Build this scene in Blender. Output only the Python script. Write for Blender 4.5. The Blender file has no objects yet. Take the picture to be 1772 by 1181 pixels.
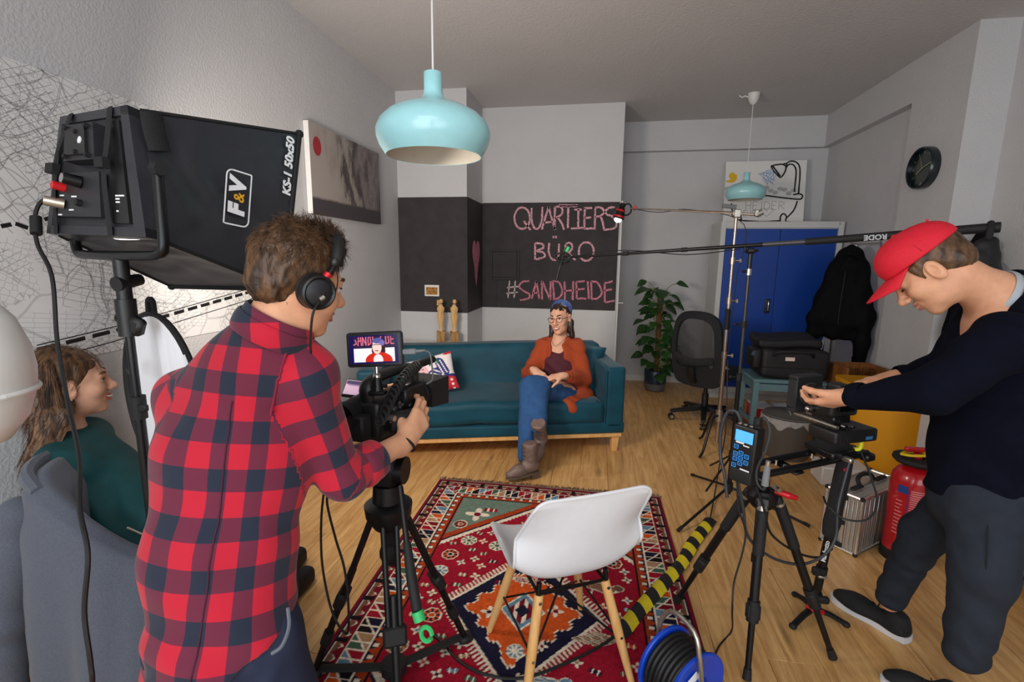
import bpy, bmesh, math, random
import numpy as np
from math import sin, cos, pi, radians
from mathutils import Vector, Matrix, Euler

SC = bpy.context.scene
COL = SC.collection
random.seed(7)

# ------------------------------------------------------------------ camera
FPX = 840.0
YAW, PIT, ROL = radians(9.9), radians(9.7), radians(.65)
CAM = np.array([0, 0, 1.5])
_fw = np.array([-sin(YAW) * cos(PIT), cos(YAW) * cos(PIT), -sin(PIT)])
_r0 = np.array([cos(YAW), sin(YAW), 0]); _u0 = np.cross(_r0, _fw)
_U = _u0 * cos(ROL) - _r0 * sin(ROL); _R = _r0 * cos(ROL) + _u0 * sin(ROL)
cd = bpy.data.cameras.new('camera'); co = bpy.data.objects.new('camera', cd); COL.objects.link(co)
cd.sensor_width = 36; cd.lens = FPX / 1772 * 36; cd.clip_start = .02
co.matrix_world = Matrix(((_R[0], _U[0], -_fw[0], 0), (_R[1], _U[1], -_fw[1], 0), (_R[2], _U[2], -_fw[2], 1.5), (0, 0, 0, 1)))
SC.camera = co

# ------------------------------------------------------------------ light
SC.view_settings.view_transform = 'Standard'; SC.view_settings.look = 'None'
SC.view_settings.gamma = 1; SC.view_settings.use_curve_mapping = False
SC.view_settings.exposure = 0.16
W = bpy.data.worlds.new('world'); SC.world = W; W.use_nodes = True
W.node_tree.nodes['Background'].inputs[0].default_value = (.62, .72, .85, 1)
W.node_tree.nodes['Background'].inputs[1].default_value = 1.0

def area_light(name, loc, target, sx, sy, power, color):
    l = bpy.data.lights.new(name, 'AREA'); l.shape = 'RECTANGLE'; l.size = sx; l.size_y = sy; l.energy = power; l.color = color
    o = bpy.data.objects.new(name, l); COL.objects.link(o); o.location = loc
    o.rotation_euler = (Vector(target) - Vector(loc)).to_track_quat('-Z', 'Y').to_euler()
    return o
# daylight through the two shop windows of the wall behind the photographer
area_light('window_light', (-.75, -1.62, 1.6), (-.75, 3, 1.2), 1.9, 2.0, 50, (.9, .96, 1))
area_light('window_light', (1.5, -1.62, 1.6), (1.3, 3, 1.2), 1.7, 2.0, 30, (.93, .97, 1))
# unseen fill lamp added under the ceiling behind the camera for ambient light
area_light('fill_light', (-.2, -.5, 2.95), (-.3, 1.6, .6), 1.6, 1.2, 22, (1, .95, .9))

# ------------------------------------------------------------------ placing
def P(x, y, Y):
    "point at depth Y (metres from the back of the room) seen at photo pixel x,y"
    d = _fw + _R * (x - 886) / FPX - _U * (y - 590.5) / FPX
    return Vector(CAM + d * (Y / d[1]))
def PZ(x, y, Z=0.0):
    d = _fw + _R * (x - 886) / FPX - _U * (y - 590.5) / FPX
    return Vector(CAM + d * ((Z - 1.5) / d[2]))
def PX(x, y, X):
    d = _fw + _R * (x - 886) / FPX - _U * (y - 590.5) / FPX
    return Vector(CAM + d * (X / d[0]))

# ------------------------------------------------------------------ materials
def lin(c):
    if isinstance(c, str):
        c = c.lstrip('#'); c = [int(c[i:i + 2], 16) / 255 for i in (0, 2, 4)]
    return tuple(x / 12.92 if x <= .04045 else ((x + .055) / 1.055) ** 2.4 for x in c)
MATS = {}
def M(name, c='#808080', rough=.5, metal=0., var=.08, scale=30., bump=0., bscale=None, stretch=(1, 1, 1), spec=.5, emit=None, estr=0, sheen=0., alpha=None, trans=0., coat=0., objvar=0., attr=None, sss=0.):
    "principled material with procedural colour variation and relief"
    if name in MATS: return MATS[name]
    m = bpy.data.materials.new(name); m.use_nodes = True; MATS[name] = m
    nt = m.node_tree; N = nt.nodes; L = nt.links; b = N['Principled BSDF']
    col = lin(c)
    tc = N.new('ShaderNodeTexCoord'); mp = N.new('ShaderNodeMapping'); mp.inputs['Scale'].default_value = stretch
    L.new(tc.outputs['Object'], mp.inputs['Vector'])
    nz = N.new('ShaderNodeTexNoise'); nz.inputs['Scale'].default_value = scale; nz.inputs['Detail'].default_value = 4
    L.new(mp.outputs[0], nz.inputs['Vector'])
    mx = N.new('ShaderNodeMix'); mx.data_type = 'RGBA'; mx.blend_type = 'MULTIPLY'; mx.inputs[0].default_value = 1
    if attr:
        a = N.new('ShaderNodeAttribute'); a.attribute_name = attr; L.new(a.outputs['Color'], mx.inputs[6])
    else: mx.inputs[6].default_value = (*col, 1)
    rp = N.new('ShaderNodeMapRange'); rp.inputs[1].default_value = .25; rp.inputs[2].default_value = .75
    rp.inputs[3].default_value = 1 - var; rp.inputs[4].default_value = 1 + var
    L.new(nz.outputs['Fac'], rp.inputs[0])
    last = rp.outputs[0]
    if objvar:
        oi = N.new('ShaderNodeObjectInfo'); r2 = N.new('ShaderNodeMapRange'); r2.inputs[3].default_value = 1 - objvar; r2.inputs[4].default_value = 1 + objvar
        L.new(oi.outputs['Random'], r2.inputs[0]); mu = N.new('ShaderNodeMath'); mu.operation = 'MULTIPLY'
        L.new(last, mu.inputs[0]); L.new(r2.outputs[0], mu.inputs[1]); last = mu.outputs[0]
    L.new(last, mx.inputs[7]); L.new(mx.outputs[2], b.inputs['Base Color'])
    b.inputs['Roughness'].default_value = rough; b.inputs['Metallic'].default_value = metal; b.inputs['Specular IOR Level'].default_value = spec
    if coat: b.inputs['Coat Weight'].default_value = coat
    if sheen: b.inputs['Sheen Weight'].default_value = sheen; b.inputs['Sheen Roughness'].default_value = .4
    if trans: b.inputs['Transmission Weight'].default_value = trans
    if sss: b.inputs['Subsurface Weight'].default_value = sss; b.inputs['Subsurface Radius'].default_value = (.01, .004, .002); b.inputs['Subsurface Scale'].default_value = 1
    if alpha is not None: b.inputs['Alpha'].default_value = alpha
    if emit: b.inputs['Emission Color'].default_value = (*lin(emit), 1); b.inputs['Emission Strength'].default_value = estr
    if bump:
        bn = N.new('ShaderNodeTexNoise'); bn.inputs['Scale'].default_value = bscale or scale * 4; bn.inputs['Detail'].default_value = 3
        L.new(mp.outputs[0], bn.inputs['Vector']); bp = N.new('ShaderNodeBump'); bp.inputs['Strength'].default_value = bump; bp.inputs['Distance'].default_value = .01
        L.new(bn.outputs['Fac'], bp.inputs['Height']); L.new(bp.outputs[0], b.inputs['Normal'])
    return m

# ------------------------------------------------------------------ mesh builder
I4 = Matrix.Identity(4)
def TR(loc=(0, 0, 0), rot=(0, 0, 0), sc=None):
    m = Matrix.Translation(Vector(loc)) @ Euler(rot, 'XYZ').to_matrix().to_4x4()
    if sc is not None: m = m @ Matrix.Diagonal((*(sc if hasattr(sc, '__len__') else (sc,) * 3), 1))
    return m
def frame(o, x, y, z):
    return Matrix(((x[0], y[0], z[0], o[0]), (x[1], y[1], z[1], o[1]), (x[2], y[2], z[2], o[2]), (0, 0, 0, 1)))
def look(o, d, up=(0, 0, 1)):
    "frame with +Y along d, X to its right, Z up"
    y = Vector(d).normalized(); x = y.cross(Vector(up)).normalized(); z = x.cross(y)
    return frame(Vector(o), x, y, z)
def smooth_path(pts, n=6):
    pts = [Vector(p) for p in pts]
    if len(pts) < 3: return pts
    q = [pts[0] * 2 - pts[1]] + pts + [pts[-1] * 2 - pts[-2]]; out = []
    for i in range(1, len(q) - 2):
        a, b, c, d = q[i - 1:i + 3]
        for k in range(n):
            t = k / n
            out.append(.5 * ((2 * b) + (c - a) * t + (2 * a - 5 * b + 4 * c - d) * t * t + (3 * b - a - 3 * c + d) * t ** 3))
    return out + [pts[-1]]
class MB:
    def __init__(s): s.v = []; s.f = []; s.M = I4
    def add(s, vs, fs, m=None):
        k = len(s.v); T = s.M @ m if m is not None else s.M
        s.v += [T @ Vector(p) for p in vs]; s.f += [tuple(i + k for i in q) for q in fs]; return s
    def box(s, c, d, bv=0., rot=None, m=None):
        h = [x / 2 for x in d]; bv = min(bv, min(h) * .9)
        T = TR(c, rot or (0, 0, 0)); T = m @ T if m is not None else T
        vs = []; ix = {}
        sg = (-1, 1)
        if bv <= 0:
            for a in sg:
                for b in sg:
                    for e in sg: ix[a, b, e] = len(vs); vs.append((a * h[0], b * h[1], e * h[2]))
            fs = []
            for ax in range(3):
                o = [i for i in range(3) if i != ax]
                for t in sg:
                    q = []
                    for (u, w) in ((-1, -1), (1, -1), (1, 1), (-1, 1)):
                        k = [0, 0, 0]; k[ax] = t; k[o[0]] = u; k[o[1]] = w; q.append(ix[tuple(k)])
                    fs.append(q if (t > 0) == (ax != 1) else q[::-1])
            return s.add(vs, fs, T)
        for a in sg:
            for b in sg:
                for e in sg:
                    for ax in range(3):
                        k = (a, b, e); ix[k, ax] = len(vs)
                        vs.append([k[i] * (h[i] if i == ax else h[i] - bv) for i in range(3)])
        fs = []
        for ax in range(3):
            o = [i for i in range(3) if i != ax]
            for t in sg:
                q = []
                for (u, w) in ((-1, -1), (1, -1), (1, 1), (-1, 1)):
                    k = [0, 0, 0]; k[ax] = t; k[o[0]] = u; k[o[1]] = w; q.append(ix[tuple(k), ax])
                fs.append(q)
            for u in sg:
                for w in sg:
                    q = []
                    for (t, a2) in ((-1, o[0]), (1, o[0]), (1, o[1]), (-1, o[1])):
                        k = [0, 0, 0]; k[ax] = t; k[o[0]] = u; k[o[1]] = w; q.append(ix[tuple(k), a2])
                    fs.append(q)
        for a in sg:
            for b in sg:
                for e in sg: fs.append([ix[(a, b, e), i] for i in range(3)])
        return s.add(vs, fs, T)
    def rbox(s, c, d, r, seg=4, rot=None, fn=None, m=None, n=1):
        "rounded box; fn(x,y,z) may move the points"
        h = [x / 2 for x in d]; r = min(r, min(h)); pts = {}; vs = []; fs = []
        T = TR(c, rot or (0, 0, 0)); T = m @ T if m is not None else T
        def co(i):
            a = [-h[i] + r * (1 - cos(pi / 2 * k / seg)) for k in range(seg)]
            mid = [-h[i] + r + (2 * h[i] - 2 * r) * k / n for k in range(n + 1)]
            return a + mid + [-x for x in a[::-1]]
        C = [co(i) for i in range(3)]
        def vid(p):
            k = tuple(round(x, 6) for x in p)
            if k not in pts:
                q = [max(-(h[i] - r), min(h[i] - r, p[i])) for i in range(3)]; e = Vector(p) - Vector(q)
                w = Vector(q) + (e.normalized() * r if e.length > 1e-9 else e)
                if fn: w = Vector(fn(*w))
                pts[k] = len(vs); vs.append(w)
            return pts[k]
        for ax in range(3):
            o = [i for i in range(3) if i != ax]; A, B = C[o[0]], C[o[1]]
            for t in (-1, 1):
                for i in range(len(A) - 1):
                    for j in range(len(B) - 1):
                        q = []
                        for (u, w) in ((A[i], B[j]), (A[i + 1], B[j]), (A[i + 1], B[j + 1]), (A[i], B[j + 1])):
                            k = [0, 0, 0]; k[ax] = t * h[ax]; k[o[0]] = u; k[o[1]] = w; q.append(vid(k))
                        if len(set(q)) >= 3:
                            qq = []
                            for x in q:
                                if x not in qq: qq.append(x)
                            fs.append(qq)
        return s.add(vs, fs, T)
    def tube(s, pts, r, n=8, cap=True, sm=0, flat=None):
        pts = [Vector(p) for p in pts]
        if sm:
            if hasattr(r, '__len__'):
                m0 = len(pts); pts2 = smooth_path(pts, sm); rr = []
                for i in range(len(pts2)):
                    t = i / sm; k = min(int(t), m0 - 2); rr.append(r[k] + (r[k + 1] - r[k]) * (t - k))
                r = rr; pts = pts2
            else: pts = smooth_path(pts, sm)
        R = list(r) if hasattr(r, '__len__') else [r] * len(pts)
        t0 = (pts[1] - pts[0]).normalized(); up = Vector((0, 0, 1)) if abs(t0.z) < .9 else Vector((1, 0, 0))
        if flat is not None: up = Vector(flat[0])
        x = (up - t0 * up.dot(t0)).normalized(); vs = []; fs = []
        for i, p in enumerate(pts):
            t = (pts[min(i + 1, len(pts) - 1)] - pts[max(i - 1, 0)])
            t = t.normalized() if t.length > 1e-9 else t0
            x = (x - t * x.dot(t)); x = x.normalized() if x.length > 1e-6 else t.orthogonal().normalized()
            y = t.cross(x); fl = flat[1] if flat else 1
            for k in range(n):
                a = 2 * pi * k / n; vs.append(p + x * cos(a) * R[i] * fl + y * sin(a) * R[i])
        for i in range(len(pts) - 1):
            for k in range(n):
                a = i * n + k; b = i * n + (k + 1) % n; fs.append((a, b, b + n, a + n))
        if cap: fs.append(tuple(range(n))[::-1]); fs.append(tuple(range((len(pts) - 1) * n, len(pts) * n)))
        return s.add(vs, fs)
    def cyl(s, a, b, r, r2=None, n=12, cap=True): return s.tube([a, b], [r, r if r2 is None else r2], n, cap)
    def lathe(s, prof, n=24, m=None, cap=False):
        vs = []; fs = []; k = len(prof)
        for (r, z) in prof:
            for i in range(n): a = 2 * pi * i / n; vs.append((max(r, 1e-4) * cos(a), max(r, 1e-4) * sin(a), z))
        for j in range(k - 1):
            for i in range(n): a = j * n + i; b = j * n + (i + 1) % n; fs.append((a, b, b + n, a + n))
        if cap: fs.append(tuple(range(n))[::-1]); fs.append(tuple(range((k - 1) * n, k * n)))
        return s.add(vs, fs, m)
    def ell(s, c, r, n=16, m=None):
        r = r if hasattr(r, '__len__') else (r, r, r); k = max(6, n // 2)
        vs = [(0, 0, -r[2])]; fs = []
        for j in range(1, k):
            t = -pi / 2 + pi * j / k
            for i in range(n): a = 2 * pi * i / n; vs.append((r[0] * cos(t) * cos(a), r[1] * cos(t) * sin(a), r[2] * sin(t)))
        vs.append((0, 0, r[2]))
        for i in range(n):
            fs.append((0, 1 + (i + 1) % n, 1 + i)); e = 1 + (k - 2) * n; fs.append((e + i, e + (i + 1) % n, len(vs) - 1))
            for j in range(k - 2): a = 1 + j * n + i; b = 1 + j * n + (i + 1) % n; fs.append((a, b, b + n, a + n))
        T = TR(c); T = m @ T if m is not None else T
        return s.add(vs, fs, T)
    def prism(s, poly, d, m=None):
        "polygon in the local XY plane, extruded along +Z by d"
        n = len(poly); vs = [(p[0], p[1], 0) for p in poly] + [(p[0], p[1], d) for p in poly]
        fs = [tuple(range(n))[::-1], tuple(range(n, 2 * n))] + [(i, (i + 1) % n, (i + 1) % n + n, i + n) for i in range(n)]
        return s.add(vs, fs, m)
    def hexa(s, q):
        "box from eight corners: bottom four, top four"
        return s.add(q, [(3, 2, 1, 0), (4, 5, 6, 7), (0, 1, 5, 4), (1, 2, 6, 5), (2, 3, 7, 6), (3, 0, 4, 7)])
    def grid(s, fn, nu, nv, cu=False):
        vs = [fn(i / nu, j / nv) for j in range(nv + 1) for i in range(nu + (0 if cu else 1))]; w = nu if cu else nu + 1; fs = []
        for j in range(nv):
            for i in range(nu): a = j * w + i; b = j * w + (i + 1) % w; fs.append((a, b, b + w, a + w))
        return s.add(vs, fs)
    def text(s, t, size, m, d=.0006, bold=0., shear=0., align='CENTER'):
        cu = bpy.data.curves.new('t', 'FONT'); cu.body = t; cu.size = size; cu.extrude = d / 2; cu.offset = bold; cu.shear = shear
        cu.align_x = align; cu.align_y = 'CENTER'; cu.resolution_u = 3
        o = bpy.data.objects.new('t', cu); COL.objects.link(o)
        me = o.to_mesh(); vs = [v.co.copy() for v in me.vertices]; fs = [tuple(p.vertices) for p in me.polygons]
        o.to_mesh_clear(); bpy.data.objects.remove(o); bpy.data.curves.remove(cu)
        return s.add(vs, fs, m)
    def ribbon(s, pts, w, m, z=.0006, jit=0.):
        "flat stroke in the local XY plane"
        pts = [Vector((p[0], p[1], 0)) for p in pts]; vs = []; fs = []
        for i, p in enumerate(pts):
            t = (pts[min(i + 1, len(pts) - 1)] - pts[max(0, i - 1)]); t = t.normalized() if t.length > 0 else Vector((1, 0, 0))
            nn = Vector((-t.y, t.x, 0)); a = w / 2 * (1 + random.uniform(-jit, jit)); b = w / 2 * (1 + random.uniform(-jit, jit))
            vs += [p + nn * a, p - nn * b, p + nn * a + Vector((0, 0, z)), p - nn * b + Vector((0, 0, z))]
        for i in range(len(pts) - 1):
            a = i * 4; b = a + 4; fs += [(a + 2, a + 3, b + 3, b + 2), (a, a + 2, b + 2, b), (a + 3, a + 1, b + 1, b + 3)]
        return s.add(vs, fs, m)

def empty(name, loc=(0, 0, 0), rz=0., rot=None):
    o = bpy.data.objects.new(name, None); COL.objects.link(o); o.location = loc; o.rotation_euler = rot or (0, 0, rz); o.empty_display_size = .1
    return o
def tag(o, label, cat, group=None, kind=None):
    if label: o['label'] = label
    if cat: o['category'] = cat
    if group: o['group'] = group
    if kind: o['kind'] = kind
    return o
def thing(name, label, cat, loc=(0, 0, 0), rz=0., group=None, rot=None): return tag(empty(name, loc, rz, rot), label, cat, group)
def root_mat(o):
    m = I4
    while o is not None: m = (Matrix.Translation(o.location) @ o.rotation_euler.to_matrix().to_4x4()) @ m; o = o.parent
    return m
def put(name, mb, mat, parent=None, world=False, ang=40, label=None, loc=None, flip=True):
    "link a builder as one mesh object; world=True: its points are world points"
    me = bpy.data.meshes.new(name); vs = mb.v
    T = None
    if world and parent is not None: T = root_mat(parent).inverted()
    elif loc is not None: T = Matrix.Translation(-Vector(loc))
    if T is not None: vs = [T @ p for p in vs]
    me.from_pydata([tuple(p) for p in vs], [], mb.f)
    if flip:
        bm = bmesh.new(); bm.from_mesh(me); bmesh.ops.recalc_face_normals(bm, faces=bm.faces); bm.to_mesh(me); bm.free()
    me.polygons.foreach_set('use_smooth', [True] * len(me.polygons))
    if ang < 180: me.set_sharp_from_angle(angle=radians(ang))
    me.update()
    o = bpy.data.objects.new(name, me); COL.objects.link(o); me.materials.append(mat)
    if parent is not None: o.parent = parent
    elif loc is not None: o.location = loc
    if label: o['label'] = label
    return o
def struct(o): o['kind'] = 'structure'; return o
def copy_tree(o, parent=None):
    c = o.copy(); COL.objects.link(c)
    if parent is not None: c.parent = parent
    for ch in list(o.children): copy_tree(ch, c)
    return c
def pcolor(o, cols, name='Col'):
    a = o.data.color_attributes.new(name, 'FLOAT_COLOR', 'POINT')
    c = np.ones((len(o.data.vertices), 4), np.float32); c[:, :3] = cols
    a.data.foreach_set('color', c.ravel())

# ------------------------------------------------------------------ soft bodies: smooth unions of tapered limbs, meshed
def vnoise(p, seed=0):
    "value noise in -1..1 for an (n,3) array"
    i = np.floor(p).astype(np.int64); f = p - i; f = f * f * (3 - 2 * f)
    def h(a):
        n = (a[..., 0] * 73856093) ^ (a[..., 1] * 19349663) ^ (a[..., 2] * 83492791) ^ (seed * 2654435761)
        n = (n ^ (n >> 13)) * 1274126177 & 0x7fffffff
        return (n % 65536) / 32768. - 1
    r = 0
    for dx in (0, 1):
        for dy in (0, 1):
            for dz in (0, 1):
                w = (f[..., 0] if dx else 1 - f[..., 0]) * (f[..., 1] if dy else 1 - f[..., 1]) * (f[..., 2] if dz else 1 - f[..., 2])
                r = r + w * h(i + np.array([dx, dy, dz]))
    return r
class Limb:
    "tapered capsule a-b; flat=(axis, factor) thins it along axis"
    def __init__(s, a, b, ra, rb=None, k=.02, op='u', flat=None):
        s.a = np.array(a, float); s.b = np.array(b, float); s.ra = ra; s.rb = ra if rb is None else rb; s.k = k; s.op = op
        s.c = (s.a + s.b) / 2; s.R = np.linalg.norm(s.a - s.b) / 2 + max(s.ra, s.rb)
        s.fl = None
        if flat is not None:
            x = np.array(flat[0], float); s.fl = (x / np.linalg.norm(x), flat[1])
    def d(s, p):
        ab = s.b - s.a; pa = p - s.a; h = np.clip(pa @ ab / max(ab @ ab, 1e-12), 0, 1); q = pa - h[..., None] * ab
        if s.fl is not None: q = q + (q @ s.fl[0])[..., None] * s.fl[0] * (s.fl[1] - 1)
        l = np.sqrt((q * q).sum(-1)) - (s.ra + (s.rb - s.ra) * h)
        return l if s.fl is None else l * .75
class Blob:
    "ellipsoid with axes given by the rows of X"
    def __init__(s, c, r, X=None, k=.02, op='u'):
        s.c = np.array(c, float); s.r = np.array(r if hasattr(r, '__len__') else (r, r, r), float); s.X = np.eye(3) if X is None else np.array(X, float)
        s.k = k; s.op = op; s.R = s.r.max()
    def d(s, p):
        q = (p - s.c) @ s.X.T; a = q / s.r; k0 = np.sqrt((a * a).sum(-1)); b = a / s.r; k1 = np.sqrt((b * b).sum(-1))
        return k0 * (k0 - 1) / np.maximum(k1, 1e-9)
class Cut:
    "keeps what lies below the plane through c with normal n (op 'i')"
    def __init__(s, c, n, k=.004): s.c = np.array(c, float); n = np.array(n, float); s.n = n / np.linalg.norm(n); s.k = k; s.op = 'i'; s.R = 1e3
    def d(s, p): return (p - s.c) @ s.n
def sdf_eval(prims, p, c=None, br=0.):
    "p (nb,m,3); c block centres"
    d = np.full(p.shape[:-1], 1.0)
    for q in prims:
        if c is not None and q.R < 100: sel = np.linalg.norm(c - q.c, axis=-1) < q.R * 1.02 + q.k * 1.5 + br
        else: sel = slice(None)
        if c is not None and not isinstance(sel, slice) and not sel.any(): continue
        x = q.d(p[sel]); y = d[sel]; k = q.k
        if q.op == 'u': h = np.maximum(k - np.abs(x - y), 0) / k; r = np.minimum(x, y) - h * h * k / 4
        elif q.op == 's': h = np.maximum(k - np.abs(-x - y), 0) / k; r = np.maximum(-x, y) + h * h * k / 4
        else: h = np.maximum(k - np.abs(x - y), 0) / k; r = np.maximum(x, y) + h * h * k / 4
        d[sel] = r
    return d
def soft_mesh(prims, h, disp=None, amp=0.):
    "surface nets over sparse blocks -> verts (n,3), quads"
    B = 8; bs = B * h
    U = [q for q in prims if q.op == 'u']
    lo = np.min([q.c - q.R for q in U], 0) - .03 - amp; hi = np.max([q.c + q.R for q in U], 0) + .03 + amp
    nb = np.ceil((hi - lo) / bs).astype(int) + 1
    g = np.stack(np.meshgrid(*[np.arange(n) for n in nb], indexing='ij'), -1).reshape(-1, 3)
    cen = lo + (g + .5) * bs; near = np.zeros(len(g), bool)
    for q in U: near |= np.linalg.norm(cen - q.c, axis=-1) < q.R + bs
    g = g[near]; cen = cen[near]
    dc = sdf_eval(prims, cen[:, None, :])[:, 0]; keep = np.abs(dc) < bs * 1.35 + amp + .01
    g = g[keep]; cen = cen[keep]
    l = np.arange(B + 1); loc = np.stack(np.meshgrid(l, l, l, indexing='ij'), -1).reshape(-1, 3)
    D = np.empty((len(g), (B + 1) ** 3), np.float32); CH = 400
    for i in range(0, len(g), CH):
        p = lo + (g[i:i + CH, None, :] * B + loc[None]) * h
        d = sdf_eval(prims, p, cen[i:i + CH], bs * .87)
        if disp is not None: d = d + disp(p.reshape(-1, 3)).reshape(d.shape)
        D[i:i + CH] = d
    D = D.reshape(-1, B + 1, B + 1, B + 1)
    s = D < 0
    corners = [(a, b, c) for a in (0, 1) for b in (0, 1) for c in (0, 1)]
    cnt = sum(s[:, a:a + B, b:b + B, c:c + B].astype(np.int8) for a, b, c in corners)
    bi, x, y, z = np.nonzero((cnt > 0) & (cnt < 8))
    val = np.stack([D[bi, x + a, y + b, z + c] for a, b, c in corners], -1)
    acc = np.zeros((len(bi), 3)); n = np.zeros(len(bi))
    for i, A in enumerate(corners):
        for j, Bc in enumerate(corners):
            if j > i and sum(abs(A[t] - Bc[t]) for t in range(3)) == 1:
                m = (val[:, i] < 0) != (val[:, j] < 0); t = val[m, i] / (val[m, i] - val[m, j])
                acc[m] += np.array(A) + t[:, None] * (np.array(Bc) - np.array(A)); n[m] += 1
    gc = g[bi] * B + np.stack([x, y, z], -1)
    pos = lo + (gc + acc / n[:, None]) * h
    NN = nb * B + 2
    key = lambda q: ((q[:, 0] + 1) * (NN[1] + 2) + q[:, 1] + 1) * (NN[2] + 2) + q[:, 2] + 1
    K = key(gc); order = np.argsort(K); Ks = K[order]
    quads = []
    for ax in range(3):
        sl = [slice(None), slice(0, B), slice(0, B), slice(0, B)]; s2 = list(sl); s2[ax + 1] = slice(1, B + 1)
        a = s[tuple(sl)]; b = s[tuple(s2)]; e = np.nonzero(a != b); inside = a[e]
        gg = g[e[0]] * B + np.stack(e[1:], -1); o = [(ax + 1) % 3, (ax + 2) % 3]; ids = []; ok = np.ones(len(gg), bool)
        for (u, w) in ((0, 0), (1, 0), (1, 1), (0, 1)):
            q = gg.copy(); q[:, o[0]] -= u; q[:, o[1]] -= w; kk = key(q); ps = np.clip(np.searchsorted(Ks, kk), 0, len(Ks) - 1)
            ok &= Ks[ps] == kk; ids.append(order[ps])
        Q = np.stack(ids, -1); Q[~inside] = Q[~inside][:, ::-1]; quads.append(Q[ok])
    return pos, np.concatenate(quads)
def soft(name, prims, h, mat, parent, disp=None, amp=0., iters=0):
    v, q = soft_mesh(prims, h, disp, amp)
    for _ in range(iters):
        acc = np.zeros_like(v); n = np.zeros(len(v))
        for i in range(4):
            np.add.at(acc, q[:, i], v[q[:, (i + 1) % 4]]); np.add.at(n, q[:, i], 1); np.add.at(acc, q[:, i], v[q[:, (i + 3) % 4]]); np.add.at(n, q[:, i], 1)
        v = v * .5 + .5 * acc / np.maximum(n, 1)[:, None]
    T = np.array(root_mat(parent).inverted()) if parent is not None else np.eye(4)
    vl = v @ T[:3, :3].T + T[:3, 3]
    me = bpy.data.meshes.new(name); me.vertices.add(len(v)); me.vertices.foreach_set('co', vl.astype(np.float32).ravel())
    me.loops.add(len(q) * 4); me.loops.foreach_set('vertex_index', q.astype(np.int32).ravel())
    me.polygons.add(len(q)); me.polygons.foreach_set('loop_start', np.arange(len(q), dtype=np.int32) * 4)
    me.polygons.foreach_set('loop_total', np.full(len(q), 4, np.int32))
    me.update(calc_edges=True); me.validate(); me.polygons.foreach_set('use_smooth', [True] * len(me.polygons))
    o = bpy.data.objects.new(name, me); COL.objects.link(o); me.materials.append(mat)
    if parent is not None: o.parent = parent
    return o, v
# ================================================================== THE ROOM
XL, XR, XN, YB, YC, YF, YW, ZC = -1.97, 2.36, 2.6, 5.3, 4.67, 6.13, -1.8, 3.05
m_wall = M('wall_paint', '#c6c6c8', .9, var=.03, scale=3, bump=.35, bscale=90, spec=.2)
m_ceil = M('ceiling_paint', '#c6c4c4', .95, var=.03, scale=2, bump=.3, bscale=70, spec=.1)
m_white = M('white_lacquer', '#dcdad7', .4, var=.03)
m_board = M('chalkboard_paint', '#393637', .8, var=.18, scale=9, bump=.12, bscale=120, spec=.3)
m_black = M('black_plastic', '#131314', .45, var=.15, scale=60, bump=.03)
m_rubber = M('black_rubber', '#0d0d0e', .7, var=.2)
m_blackmetal = M('black_metal', '#111214', .35, .3, var=.1)
m_chrome = M('chrome', '#c8c8c8', .22, 1., var=.05)
m_steel = M('brushed_steel', '#b9b4aa', .33, .9, var=.1, scale=80)
m_cable = M('black_cable', '#0f0f11', .55, var=.1)
m_red = M('red_anodised', '#c01020', .35, .2, var=.08)

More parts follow.
